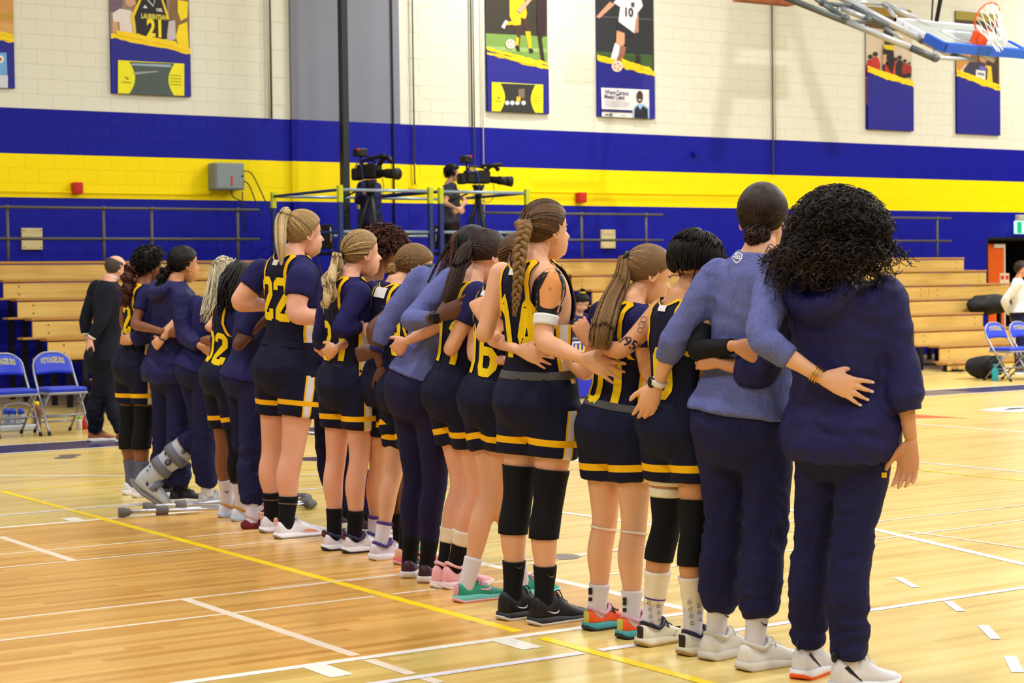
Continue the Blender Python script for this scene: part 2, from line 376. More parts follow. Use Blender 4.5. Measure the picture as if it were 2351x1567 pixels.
# exit sign
M_esg = NT('exit_green'); M_esg.base(srgb(0, 150, 110)); M_esg.b.inputs['Emission Color'].default_value = srgb(0, 170, 120); M_esg.b.inputs['Emission Strength'].default_value = .7
M_esw = NT('exit_white'); M_esw.base(srgb(200, 250, 245)); M_esw.b.inputs['Emission Color'].default_value = srgb(190, 250, 245); M_esw.b.inputs['Emission Strength'].default_value = .8
c = at_Y(2333, 521, 24.85); es = empty('exit_sign', (c[0]+.1, 24.85, c[2]-.12), 'lit green and white exit sign above the dark doorway', 'exit sign')
part('housing', bevbox((c[0]-.02, 24.82, c[2]-.13), (c[0]+.52, 24.9, c[2]+.12), .01), M_esw.m, es, False)
part('green_panel', box((c[0]-.01, 24.81, c[2]-.12), (c[0]+.12, 24.822, c[2]+.1)), M_esg.m, es, False)
part('running_figure', cat(pipe((c[0]+.2, 24.815, c[2]-.1), (c[0]+.25, 24.815, c[2]), .012, 6), pipe((c[0]+.3, 24.815, c[2]-.1), (c[0]+.25, 24.815, c[2]), .012, 6), pipe((c[0]+.25, 24.815, c[2]), (c[0]+.26, 24.815, c[2]+.06), .018, 6)), M_esg.m, es)
part('emergency_lamp', bevbox((c[0]+.03, 24.8, c[2]+.12), (c[0]+.34, 24.92, c[2]+.24), .02), plain('lamp_grey', srgb(178, 178, 166), .5), es, False)
# wall boxes
M_red = plain('alarm_red', srgb(196, 36, 28), .45)
for (a, b), (d, e), lb in (((168, 418), (190, 445), 'red fire alarm box on the yellow stripe at the left'), ((1328, 441), (1346, 465), 'red fire alarm box on the yellow stripe right of the cameras')):
    p, q = at_Y(a, b, 24.9), at_Y(d, e, 24.9); o = empty('fire_alarm', ((p[0]+q[0])/2, 24.95, q[2]), lb, 'fire alarm')
    part('housing', bevbox((p[0], 24.87, q[2]), (q[0], 25., p[2]), .012), M_red, o, False); part('horn_grille', bevbox((p[0]+.03, 24.862, q[2]+.03), (q[0]-.03, 24.875, p[2]-.03), .006), M_red, o, False)
p, q = at_Y(492, 373, 24.75), at_Y(560, 436, 24.75); o = empty('electrical_box', ((p[0]+q[0])/2, 24.85, q[2]), 'grey metal electrical cabinet on the yellow stripe', 'electrical box')
M_cab = plain('cabinet_grey', srgb(128, 140, 140), .45); part('cabinet', bevbox((p[0], 24.72, q[2]), (q[0], 24.985, p[2]), .012), M_cab, o, False); part('cabinet_door', bevbox((p[0]+.02, 24.71, q[2]+.02), (q[0]-.02, 24.73, p[2]-.02), .006), M_cab, o, False)
part('red_label', box((p[0]+.24, 24.704, q[2]+.06), (p[0]+.265, 24.711, q[2]+.2)), M_red, o, False)
part('latch', tube([(q[0]-.04, 24.7, q[2]+.2), (q[0]-.04, 24.72, q[2]+.2)], .015, 10), M_dark, o)
for k, pts in enumerate((((560, 392), (575, 396), (590, 420), (625, 500), (640, 560)), ((560, 415), (572, 425), (586, 460), (600, 500)), ((530, 436), (536, 452), (560, 470), (562, 530)), ((556, 440), (557, 480), (560, 560)))):
    part('cable', tube(spline([at_Y(x, y, 24.7) for x, y in pts], 5), .009, 6), M_dark, o)
p, q = at_Y(1596, 347, 24.9), at_Y(1605, 357, 24.9); part('conduit_box', bevbox((p[0], 24.9, q[2]), (q[0], 25, p[2]), .01), M_blu, wall, False)
M_ply = plain('plywood_patch', srgb(206, 190, 140), .7, var=.08)
for (a, b), (d, e), lb in (((49, 523), (98, 573), 'square plywood cover plate on the blue wall behind the left railing'), ((1380, 527), (1413, 570), 'square plywood cover plate on the blue wall near the middle railing')):
    p, q = at_Y(a, b, 24.97), at_Y(d, e, 24.97); o = empty('cover_plate', ((p[0]+q[0])/2, 24.98, q[2]), lb, 'cover plate')
    part('board', bevbox((p[0], 24.96, q[2]), (q[0], 25., p[2]), .006), M_ply, o, False)
    [part('screw', tube([(x, 24.955, z), (x, 24.962, z)], .008, 6), M_dark, o) for x in (p[0]+.03, q[0]-.03) for z in (q[2]+.03, p[2]-.03)]
# other enclosing walls and ceiling are out of the photograph

# ---- bleachers
M_wood = NT('bleacher_wood'); g = M_wood.noise(1, 4, M_wood.coord('Object', (1.2, 10, 22)), .6); g2 = M_wood.noise(.9, 2, M_wood.coord())
M_wood.base(M_wood.ramp(M_wood.math('ADD', M_wood.math('MULTIPLY', g, .5), M_wood.math('MULTIPLY', g2, .5)), [(.3, srgb(190, 146, 66)), (.52, srgb(222, 184, 98)), (.75, srgb(232, 200, 122))])); M_wood.rough(.45); M_wood = M_wood.m
M_wood2 = plain('seat_edge_wood', srgb(176, 128, 58), .5, var=.12); M_blk = plain('black_steel', srgb(22, 22, 26), .5, .2)
BOLT = mesh_data('bolt', *tube([(0, -.004, 0), (0, .002, 0)], .01, 6), True, [M_blk])
def bleacher(label, rows, posts):
    """rows: (k, x0, x1)"""
    x0 = min(r[1] for r in rows); o = empty('bleachers', (x0, 24, 0), label, 'bleachers')
    for k, a, b in rows:
        y, zt = 24-.54*k, 1.82-.24*k
        a2 = a
        n = max(1, round((b-a)/4.2)); w = (b-a)/n
        for i in range(n):
            lo, hi = a+i*w+(.004 if i else 0), a+(i+1)*w-(.004 if i < n-1 else 0)
            part('seat_board', bevbox((lo-.02, y-.02, zt-.035), (hi, y+.24, zt), .006), M_wood2, o, False)
            z0 = max(.02, zt-.245); part('riser_board', bevbox((lo, y, z0), (hi, y+.03, zt-.045), .004), M_wood, o, False)
            for bx in (lo+.2, hi-.2):
                for z in (zt-.09, zt-.19):
                    if z > z0+.02: link('bolt', BOLT, o, np.array([bx, y, z])-pos(o))
        if zt > .3: part('footboard', bevbox((a-.22, y-.28, zt-.26), (b, y-.06, zt-.235), .005), M_wood2, o, False)
    ytop = 24.2
    for px in posts:
        for k, a, b in rows:
            if a-.3 <= px <= b+.3:
                y, zt = 24-.54*k, 1.82-.24*k
                part('support_leg', box((px-.03, y+.1, 0), (px+.03, y+.16, zt-.04)), M_blk, o, False); part('foot_bracket', box((px-.02, y-.2, max(.01, zt-.3)), (px+.02, y+.2, max(.04, zt-.26))), M_blk, o, False)
    return o
xe = [at_Y(x, y, 24-.54*k)[0] for k, x, y in ((4, 2257, 735), (5, 2100, 764), (6, 2158, 800), (7, 2177, 815))]
bleacher('left bank of varnished wooden bleachers behind the man in the suit', [(0, 6.0, 11.7)]+[(k, 7.69, 11.7) for k in range(1, 5)]+[(k, 8.2, 11.7) for k in (5, 6)]+[(7, 8.8, 11.7)], (8.0, 9.3, 10.6, 11.5))
bleacher('right bank of varnished wooden bleachers behind the near players', [(0, 16.6, 25.83), (1, 16.6, 25.83), (2, 16.6, 27.4), (3, 16.6, 27.0), (4, 16.6, xe[0]), (5, xe[1], 26.4), (6, xe[2], 26.4), (7, xe[3], 26.0)], (17, 18.5, 20, 21.5, 23, 24.5, 25.7))
# railings on the top row
def railing(label, x0, x1, posts, y=24.4):
    o = empty('railing', ((x0+x1)/2, y, 1.8), label, 'railing')
    for z in (2.55, 2.13): part('rail', tube([(x0, y, z), (x1, y, z)], .02, 8), M_pipe, o)
    for x in posts: part('post', tube([(x, y, 1.5), (x, y, 2.58)], .022, 8), M_pipe, o); [part('clamp', tube([(x, y, z-.03), (x, y, z+.03)], .03, 8), M_pipe, o) for z in (2.55, 2.13)]
railing('grey pipe railing above the left bleachers', 6.5, 11.76, (8.07, 9.41, 10.11, 11.42)); railing('grey pipe railing left of the bun-haired person, above the middle bleachers', 15.6, 19.13, (17.47, 18.78)); railing('grey pipe railing at the right, behind the curly hair', 22, 25.92, (23, 25.56))

# ================================================================ THINGS ON AND BEFORE THE WALL
# ---- banners (flat prints)
PM = {}
def pm(r, g, b):
    if (r, g, b) not in PM: PM[(r, g, b)] = plain('banner_print', srgb(r, g, b), .55, var=.1, scale=6)
    return PM[(r, g, b)]
BY = 24.97
def banner(label, x0, x1, ztop, photo, zb=4.19, sl=(.95, .72)):
    o = empty('wall_banner', ((x0+x1)/2, BY, zb), label, 'banner', 'banners along the upper wall'); L = [0]
    part('banner_sheet', box((x0, BY, zb), (x1, BY+.02, ztop)), pm(30, 30, 140), o, False)
    def shape(name, pts, c, wall_xy=False):
        L[0] += 1; y = BY-.0012*L[0]; P = [(p[0], y, p[1]) if wall_xy else tuple(at_Y(p[0], p[1], y)) for p in pts]
        P = [(min(max(a, x0), x1), y, min(max(z, zb), ztop)) for a, _, z in P]; part(name, (P, [tuple(range(len(P)))]), pm(*c), o, False)
    def txt(s, px, size, c, bold=0., w=None):
        L[0] += 1; V, F = text_vf(s, size, bold=bold); p = at_Y(px[0], px[1], BY-.0012*L[0]); V = V@WALLM.T
        if w: V[:, 0] *= w/(V[:, 0].max()-V[:, 0].min())
        part('print_lettering', (V+p, F), pm(*c), o, False)
    w = x1-x0
    shape('photo_print', [(x0, zb+sl[0]), (x1, zb+sl[1]), (x1, ztop), (x0, ztop)], photo, True)
    def stroke():
        shape('banner_lower', [(x0, zb), (x1, zb), (x1, zb+sl[1]), (x0, zb+sl[0])], (30, 30, 140), True)
        rng = random.Random(int(x0*10))
        for k in range(9):
            a, t = rng.uniform(-.06, .05), rng.uniform(.012, .034); e0, e1 = (0, 1) if k < 3 else (rng.uniform(0, .5), rng.uniform(.6, 1)); n = 16
            top = [(x0+w*lerp(e0, e1, i/n), zb+lerp(sl[0], sl[1], lerp(e0, e1, i/n))+a*.8+t+rng.uniform(-.012, .012)) for i in range(n+1)]; bot = [(x, z-t*2+rng.uniform(-.012, .012)) for x, z in top]
            shape('brush_stroke', top+bot[::-1], (246, 210, 20), True)
    return o, shape, txt, stroke
def circ(cx, cy, r, n=14, ry=None): return [(cx+r*math.cos(a), cy+(ry or r)*math.sin(a)) for a in np.arange(n)*2*math.pi/n]
def adpanel(shape, txt, x0, x1, y0, y1, dark, sp):
    d = y1-y0; s = 8*(x1-x0)/152; shape('advert_panel', [(x0, y0), (x1, y0+s), (x1, y1+s*.5), (x0, y1)], (236, 228, 24)); cx, cy = (x0+x1)/2, (y0+y1)/2+s/2; w = (x1-x0)
    lft = [(x0+w*(.17+.09*math.sin(t*math.pi)), y0+2+d*.96*t+s*.2) for t in np.linspace(0, 1, 9)]; rgt = [(x1-w*(.15+.09*math.sin(t*math.pi)), y0+2+d*.96*t+s*.7) for t in np.linspace(0, 1, 9)]
    shape('advert_photo', lft+rgt[::-1], dark); sp(cx, cy, w, d)
    shape('advert_logo', [(x0+w*.1, cy-d*.08), (x0+w*.15, cy-d*.02), (x0+w*.17, cy+d*.02), (x0+w*.13, cy)], (40, 40, 30)); shape('advert_lines', [(x0+w*.06, cy+d*.08), (x0+w*.2, cy+d*.1), (x0+w*.2, cy+d*.12), (x0+w*.06, cy+d*.1)], (110, 106, 30))
    for i in range(4): shape('advert_lines', [(x1-w*.21, cy-d*.12+i*d*.09), (x1-w*.04, cy-d*.1+i*d*.09), (x1-w*.04, cy-d*.085+i*d*.09), (x1-w*.21, cy-d*.105+i*d*.09)], (150, 140, 30))
o, sh, tx, st = banner('banner cut by the left photo edge, orange print with pale blue advert', 7.2, 8.4, 6.5, (206, 150, 82), sl=(.85, .68))
sh('photo_detail', [(0, 28), (33, 34), (33, 46), (0, 44)], (190, 150, 60)); sh('photo_detail', [(0, 52), (33, 56), (33, 78), (0, 74)], (216, 164, 96)); st(); sh('advert_panel', [(-90, 120), (15, 121), (18, 205), (-90, 200)], (110, 168, 226)); sh('advert_cloud', [(-90, 170), (18, 173), (18, 205), (-90, 200)], (206, 210, 226)); sh('advert_roundel', circ(0, 136, 9), (236, 226, 226)); sh('advert_roundel', circ(0, 136, 4), (150, 40, 50))
o, sh, tx, st = banner('banner with dark jersey 21 and yellow advert, left of the grey pier', 9.78, 10.98, 6.5, (150, 128, 112), sl=(.83, .675))
sh('photo_crowd', [(253, 0), (282, 0), (280, 20), (262, 30), (253, 26)], (110, 92, 110)); sh('photo_crowd', [(390, 0), (436, 0), (436, 120), (400, 120), (388, 40)], (128, 100, 70)); sh('photo_figure', [(258, 30), (275, 20), (300, 24), (310, 40), (314, 88), (276, 84), (274, 50), (260, 52)], (226, 214, 210)); sh('photo_figure', [(286, -10), (308, -10), (312, 10), (298, 16), (288, 10)], (206, 160, 132)); sh('photo_figure', [(258, 50), (270, 50), (272, 84), (258, 82)], (206, 160, 120))
sh('photo_figure', [(408, 0), (432, 4), (430, 40), (415, 48), (408, 26)], (240, 214, 20)); sh('photo_figure', [(410, 58), (430, 50), (434, 118), (412, 116), (404, 84)], (244, 214, 20)); sh('photo_figure', [(384, 50), (402, 46), (404, 90), (384, 96)], (196, 186, 190))
sh('photo_jersey', [(308, 30), (318, -12), (380, -12), (388, 44), (380, 112), (314, 98), (312, 60)], (34, 32, 40)); sh('photo_jersey_trim', [(300, 36), (322, -6), (327, -6), (308, 40), (314, 84), (308, 80)], (232, 196, 30)); sh('photo_jersey_trim', [(372, -8), (386, 30), (389, 46), (384, 44), (368, -8)], (232, 196, 30)); sh('photo_necklace', [(336, -2), (352, 16), (357, -4), (355, -4), (352, 12), (339, -2)], (206, 206, 206))
tx('LAURENTIAN', (354, 39), .095, (222, 206, 80), .004, .39); tx('21', (357, 67), .34, (240, 220, 30), .012, .22); tx('OSL', (366, 23), .06, (220, 220, 220), .003, .1); sh('photo_logo', [(328, 18), (333, 11), (339, 19)], (220, 220, 220)); st()
def field(cx, cy, w, d): sh('advert_sky', [(cx-w*.3, cy-d*.46), (cx+w*.3, cy-d*.42), (cx+w*.3, cy-d*.34), (cx-w*.3, cy-d*.4)], (150, 168, 190)); sh('advert_road', [(cx-w*.27, cy-d*.2), (cx+w*.1, cy-d*.24), (cx+w*.1, cy-d*.2), (cx-w*.25, cy-d*.12)], (150, 150, 150))
adpanel(sh, tx, 271, 423, 138, 216, (74, 88, 84), field)
o, sh, tx, st = banner('banner of a yellow-kitted footballer on grass, right of the grey pier', 16.05, 17.24, 6.6, (120, 156, 76), sl=(.95, .77))
sh('photo_dark', [(1113, -10), (1256, -10), (1256, 84), (1113, 76)], (54, 50, 40)); sh('photo_grass', [(1113, 105), (1256, 112), (1256, 120), (1113, 116)], (150, 182, 104))
sh('photo_figure', [(1170, -10), (1203, -10), (1210, 32), (1206, 44), (1196, 40), (1196, 56), (1180, 60), (1170, 36)], (240, 186, 20)); sh('photo_figure', [(1180, 58), (1198, 58), (1194, 90), (1192, 108), (1184, 108), (1188, 82)], (70, 48, 40)); sh('photo_figure', [(1198, 42), (1212, 44), (1216, 72), (1208, 74)], (70, 48, 40)); sh('photo_figure', [(1206, 72), (1218, 72), (1221, 112), (1214, 112)], (240, 186, 20)); sh('photo_figure', [(1184, 86), (1192, 86), (1190, 104), (1184, 104)], (240, 186, 20)); sh('photo_boot', [(1184, 106), (1192, 106), (1194, 118), (1186, 116)], (30, 30, 34)); sh('photo_boot', [(1214, 111), (1222, 111), (1226, 120), (1216, 122)], (30, 40, 50)); sh('photo_figure', [(1163, 50), (1180, 48), (1180, 56), (1164, 58)], (240, 186, 20)); sh('photo_boot', [(1151, 62), (1160, 46), (1166, 48), (1158, 66)], (226, 226, 236))
sh('photo_figure', [(1235, -10), (1256, -10), (1256, 60), (1244, 90), (1252, 148), (1244, 148), (1236, 90), (1232, 40)], (52, 32, 40)); sh('photo_boot', [(1241, 148), (1252, 147), (1256, 158), (1242, 157)], (80, 70, 190)); sh('photo_arm', [(1187, 24), (1215, -6), (1222, -2), (1196, 30)], (206, 160, 140)); sh('photo_ball', circ(1172, 101, 11), (226, 218, 224))
for a in range(5): sh('photo_ball', circ(1172+6*math.cos(a*1.26), 101+6*math.sin(a*1.26), 2.4, 6), (240, 150, 70))
st()
def crew(cx, cy, w, d):
    for dx in (-.2, -.1, .0, .12): sh('advert_figure', circ(cx+w*dx, cy+d*.16, w*.045, 10), (206, 212, 226))
    sh('advert_figure', [(cx+w*.02, cy-d*.3), (cx+w*.14, cy-d*.32), (cx+w*.14, cy), (cx+w*.02, cy)], (120, 108, 90)); sh('advert_figure', [(cx-w*.02, cy-d*.05), (cx+w*.06, cy-d*.05), (cx+w*.06, cy+d*.12), (cx-w*.02, cy+d*.12)], (230, 190, 30))
adpanel(sh, tx, 1129, 1247, 188, 256, (46, 46, 46), crew)
o, sh, tx, st = banner('banner of a footballer in white shirt 10 above the campus advert', 18.22, 19.42, 6.6, (40, 42, 46), sl=(1., .79))
sh('photo_grass', [(1366, 118), (1498, 126), (1498, 180), (1366, 160)], (62, 88, 44)); sh('photo_fence', [(1366, 36), (1498, 44), (1498, 46), (1366, 38)], (90, 92, 96))
sh('photo_arm', [(1366, 38), (1400, 4), (1412, 10), (1376, 42)], (206, 150, 120)); sh('photo_shirt', [(1408, 6), (1424, -10), (1470, -10), (1476, 14), (1464, 30), (1456, 78), (1430, 66), (1420, 48), (1424, 16)], (228, 224, 234)); sh('photo_shorts', [(1418, 48), (1456, 76), (1454, 86), (1432, 84), (1416, 72)], (38, 36, 46)); sh('photo_leg', [(1416, 70), (1434, 76), (1434, 100), (1426, 112), (1414, 104)], (212, 156, 118)); sh('photo_leg', [(1412, 98), (1426, 108), (1416, 138), (1400, 140)], (226, 222, 236)); sh('photo_leg', [(1424, 104), (1438, 108), (1430, 140), (1416, 148)], (150, 100, 80)); sh('photo_boot', [(1398, 138), (1406, 138), (1404, 156), (1394, 156)], (28, 26, 30)); sh('photo_arm', [(1460, 46), (1466, 30), (1466, 74), (1458, 76)], (190, 136, 110)); sh('photo_boot', [(1462, 118), (1470, 120), (1470, 150), (1460, 148)], (52, 44, 44))
tx('10', (1443, 29), .2, (46, 42, 48), .006); sh('photo_crest', [(1449, 6), (1457, 6), (1456, 16), (1450, 16)], (70, 66, 70)); st(); sh('photo_ball', circ(1417, 152, 13), (230, 214, 206))
for a in range(5): sh('photo_ball', circ(1417+7*math.cos(a*1.26), 152+7*math.sin(a*1.26), 2.8, 6), (226, 150, 80))
sh('advert_panel', [(1380, 201), (1490, 206), (1491, 274), (1382, 269)], (228, 226, 230)); tx('Where Campus', (1416, 213), .105, (40, 44, 90), .003, .5); tx('Meets Clean', (1411, 223), .105, (40, 44, 90), .003, .42)
for i, (a, b) in enumerate(((1389, 1436), (1389, 1444), (1389, 1446), (1389, 1440))): sh('advert_lines', [(a, 230.5+i*4), (b, 231.8+i*4), (b, 232.8+i*4), (a, 231.5+i*4)], (150, 152, 176))
sh('advert_bar', [(1381, 250), (1452, 253), (1452, 259), (1381, 256)], (36, 40, 100)); sh('advert_logo', [(1399, 260), (1406, 260), (1406, 266), (1399, 266)], (60, 120, 90)); sh('advert_logo', [(1389, 261), (1397, 261.4), (1397, 264.5), (1389, 264)], (90, 90, 110)); sh('advert_lines', [(1426, 264), (1438, 264.6), (1438, 266), (1426, 265.4)], (140, 140, 156))
sh('advert_man', [(1452, 272), (1456, 246), (1466, 238), (1480, 240), (1490, 248), (1491, 274)], (150, 190, 230)); sh('advert_man', [(1456, 272), (1457, 250), (1464, 242), (1470, 252), (1476, 243), (1487, 250), (1488, 273)], (28, 30, 48)); sh('advert_man', circ(1469, 222, 7.5, 14, 14), (70, 46, 40)); sh('advert_man', [(1464, 228), (1473, 228), (1469, 231)], (236, 232, 228))
o, sh, tx, st = banner('banner of a jumping player with red-shirted onlookers, behind the hoop frame', 24.33, 25.51, 6.44, (206, 190, 166), sl=(1.1, .87))
sh('photo_top', [(1985, 8), (2092, 20), (2092, 42), (1985, 34)], (150, 116, 20)); sh('photo_wall', [(1985, 34), (2092, 42), (2092, 76), (1985, 62)], (92, 60, 26)); sh('photo_court', [(1985, 175), (2092, 182), (2092, 240), (1985, 240)], (196, 120, 64)); sh('photo_line', [(1985, 176), (2040, 178), (2092, 184), (2092, 186), (2040, 181), (1985, 179)], (230, 220, 200)); sh('photo_line', [(2066, 196), (2080, 190), (2082, 192), (2070, 198), (2076, 212), (2092, 222), (2092, 226), (2070, 214)], (230, 220, 200))
for x, y, c, s in ((1998, 150, (176, 40, 30), 1.1), (2010, 146, (190, 46, 32), 1.2), (2036, 158, (196, 50, 30), .7), (2056, 152, (206, 54, 30), .9), (2066, 150, (40, 32, 34), 1.), (2078, 154, (150, 44, 36), .8), (2088, 156, (150, 44, 36), .6)):
    sh('photo_onlooker', [(x-9*s, y+24*s), (x-10*s, y), (x-5*s, y-12*s), (x+5*s, y-12*s), (x+9*s, y), (x+8*s, y+24*s)], c); sh('photo_onlooker', circ(x, y-18*s, 5*s, 10), (60, 34, 28)); sh('photo_onlooker', [(x-7*s, y+20*s), (x+7*s, y+20*s), (x+6*s, 178), (x-6*s, 178)], (34, 28, 32))
sh('photo_player', [(2030, 66), (2050, 66), (2054, 110), (2034, 112)], (40, 38, 30)); sh('photo_player', [(2026, 102), (2054, 104), (2052, 118), (2034, 116)], (214, 190, 30)); sh('photo_player', [(2027, 112), (2052, 116), (2054, 146), (2048, 170), (2040, 150), (2036, 124), (2030, 130)], (30, 26, 28)); sh('photo_player', [(2027, 126), (2036, 124), (2032, 150), (2027, 150)], (206, 150, 116)); sh('photo_player', [(2026, 148), (2033, 148), (2031, 168), (2027, 168)], (34, 30, 36)); sh('photo_shoe', [(2024, 168), (2031, 166), (2031, 176), (2022, 176)], (226, 222, 222)); sh('photo_shoe', [(2038, 182), (2044, 180), (2043, 192), (2037, 192)], (226, 222, 222)); st()
o, sh, tx, st = banner('banner of a runner seen from behind with race bib, below the backboard', 26.68, 27.88, 6.52, (120, 84, 30), sl=(1.15, .91))
sh('photo_top', [(2190, 22), (2292, 32), (2292, 52), (2190, 44)], (150, 134, 20)); sh('photo_dark', [(2190, 44), (2292, 52), (2292, 110), (2190, 100)], (60, 40, 24)); sh('photo_crowd', [(2190, 112), (2230, 118), (2226, 170), (2190, 176)], (196, 140, 60)); sh('photo_crowd', [(2264, 110), (2292, 114), (2292, 220), (2270, 216)], (60, 44, 40)); sh('photo_crowd', [(2262, 150), (2276, 152), (2280, 200), (2264, 196)], (230, 190, 40)); sh('photo_arm', [(2193, 172), (2216, 146), (2224, 152), (2202, 184)], (220, 180, 150)); sh('photo_runner', [(2212, 160), (2226, 142), (2258, 144), (2268, 160), (2264, 204), (2220, 200)], (58, 54, 76)); sh('photo_runner', [(2222, 176), (2264, 190), (2264, 206), (2220, 200)], (206, 206, 40)); sh('photo_runner', [(2222, 198), (2262, 204), (2264, 222), (2218, 218)], (24, 22, 24)); sh('photo_bib', [(2241, 160), (2263, 163), (2262, 183), (2240, 178)], (226, 222, 226)); sh('photo_bib', [(2248, 151), (2264, 153), (2264, 163), (2248, 160)], (110, 92, 180)); sh('photo_bib', [(2244, 166), (2260, 168), (2260, 174), (2244, 171)], (130, 130, 140)); sh('photo_head', circ(2258, 134, 10), (176, 130, 104)); sh('photo_leg', [(2204, 184), (2214, 180), (2214, 212), (2206, 210)], (226, 216, 212)); st()

# ---- folded basketball hoop
M_alu = plain('grey_hoop_steel', srgb(168, 172, 176), .4, .35); M_hdark = plain('dark_hoop_steel', srgb(84, 90, 92), .5, .3); M_orange = plain('rim_orange', srgb(232, 84, 30), .4); M_pad = plain('blue_pad', srgb(30, 84, 190), .5)
B0 = at_depth(2167, 102, 26.); _r = ray(2054, 40); BT = CAM+_r*(B0[0]/_r[0]); eu = nrm(BT-B0); ex = np.array([1., 0, 0]); en = np.cross(ex, eu); BWD, BHT = 1.68, float(np.linalg.norm(BT-B0))
hoop = empty('basketball_hoop', B0+ex*.9+eu*.5, 'folded glass basketball hoop with orange rim and blue edge pad, upper right', 'basketball hoop')
hb = lambda x0, x1, y0, y1, z0, z1: (np.array(box((x0, y0, z0), (x1, y1, z1))[0])@np.stack([ex, eu, en], 1).T+B0, box((0, 0, 0), (1, 1, 1))[1])
M_glass = NT('backboard_glass'); M_glass.base(srgb(190, 205, 205)); M_glass.rough(.08); M_glass.b.inputs['Alpha'].default_value = .42; part('backboard_glass', hb(.03, BWD-.03, .03, BHT-.03, -.012, 0), M_glass.m, hoop, False)
M_frm = plain('white_board_frame', srgb(224, 222, 232), .4)
for a in ((0, .05, 0, BHT), (BWD-.05, BWD, 0, BHT), (0, BWD, BHT-.05, BHT), (0, BWD, 0, .05)): part('board_frame', hb(*a, -.07, .004), M_frm, hoop, False)
for a in ((.53, 1.15, .62, .66), (.53, 1.15, .2, .24), (.53, .57, .2, .66), (1.11, 1.15, .2, .66)): part('target_square', hb(*a, .001, .006), M_frm, hoop, False)
part('edge_pad', hb(-.03, BWD+.03, -.05, .02, -.1, .03), M_pad, hoop, False); part('edge_pad', hb(-.04, .03, -.05, .36, -.1, .03), M_pad, hoop, False); part('edge_pad', hb(BWD-.03, BWD+.04, -.05, .36, -.1, .03), M_pad, hoop, False)
rc = B0+ex*(BWD/2)+eu*.17+en*.39; th = np.linspace(0, 2*math.pi, 41); rim = part('rim', tube(rc+ex*(.225*np.cos(th))[:, None]+en*(.225*np.sin(th))[:, None], .012, 8, cap=False), M_orange, hoop)
part('rim_bracket', hb(BWD/2-.1, BWD/2+.1, .1, .24, .0, .17), M_orange, hoop, False)
for q in (-.09, .09): part('rim_brace', pipe(B0+ex*(BWD/2+q)+eu*.1+en*.03, rc+ex*q*1.6-en*.16, .012), M_orange, hoop)
M_net = plain('white_net_cord', srgb(236, 234, 230), .8); gdn = nrm(-eu*.75+np.array([0, 0, -.5])); cords = []
for k in range(12):
    for dr in (1, -1):
        P = []
        for i in range(9):
            t = i/8; a = 2*math.pi*(k+dr*t*1.5)/12; rr = .222*(1-.55*t**.8); P.append(rc+ex*rr*math.cos(a)+en*rr*math.sin(a)+gdn*.42*t+np.array([0, 0, -.09*t*t]))
        part('net_cord', tube(np.array(P), .006, 5), M_net, hoop)
def ht(a, b, r, d0, d1, m=None, ext=0.):
    A, B = at_depth(*a, d0), at_depth(*b, d1); A = A+(A-B)*ext; part('hoop_tube', pipe(A, B, r, 10), m or M_alu, hoop)
ht((1830, 5), (1943, 50), .045, 25.6, 25.6, M_hdark, .6); ht((1943, 50), (2092, 110), .045, 25.6, 25.6); ht((2090, 109), (2147, 134), .05, 25.6, 25.6, M_hdark); ht((1957, 8), (2118, 92), .05, 26.4, 26.4, None, .5); ht((2110, 88), (2192, 129), .055, 26.4, 26.4); ht((2029, 9.5), (2104, 44), .05, 27.4, 27.4); ht((1950, 3), (2029, 9), .03, 27., 27.4); ht((1889, 7), (1941, 43), .04, 26., 25.6, M_hdark, .3); ht((1928, 18), (1990, 43), .04, 26.2, 26.2); ht((1953, 15), (2040, 62), .045, 26.3, 26.3, M_hdark); ht((1925, 18), (1926, 40), .03, 26.2, 25.7); ht((2039, 19), (2056, 40), .03, 27.4, 26.8); ht((2073, 58), (2094, 78), .03, 26.4, 26.6); ht((2152, 132), (2236, 137), .03, 25.7, 26.6); ht((2246, 119), (2284, 138), .05, 26.8, 26.8); ht((2200, 128), (2228, 136), .03, 26.4, 26.6); ht((1945, 50), (1990, 50), .03, 25.6, 26.2, M_hdark); ht((2030, 62), (2070, 88), .02, 26.3, 26.); ht((2147, 112), (2147, 134), .03, 26.3, 25.6); ht((1890, 8), (1955, 14), .03, 26., 26.3, M_hdark)
for px, d in (((1941, 42), 25.6), ((1992, 44), 26.2), ((2147, 133), 25.6), ((2118, 92), 26.4), ((2189, 127), 26.4), ((1890, 6), 26.)): part('hoop_joint', ellipsoid(at_depth(*px, d), (.075, .06, .06), 10, 7), M_hdark, hoop)
for a, b, r in (((2150, 49), (2159, 0), .03), ((2139, 47), (2141.5, 0), .012)):
    A, B = at_depth(*a, 26.8), at_depth(*b, 26.8); part('hanger', pipe(A, A+(B-A)*6, r), M_blk, hoop)
bc = at_Y(1760, 4, 22.); beam = part('trim_2', box((bc[0]-.6, 21.9, bc[2]-.03), (bc[0]+.5, 22.1, bc[2]+.3)), plain('brown_beam', srgb(140, 76, 26), .6), None, False); tag(beam, kind='structure')
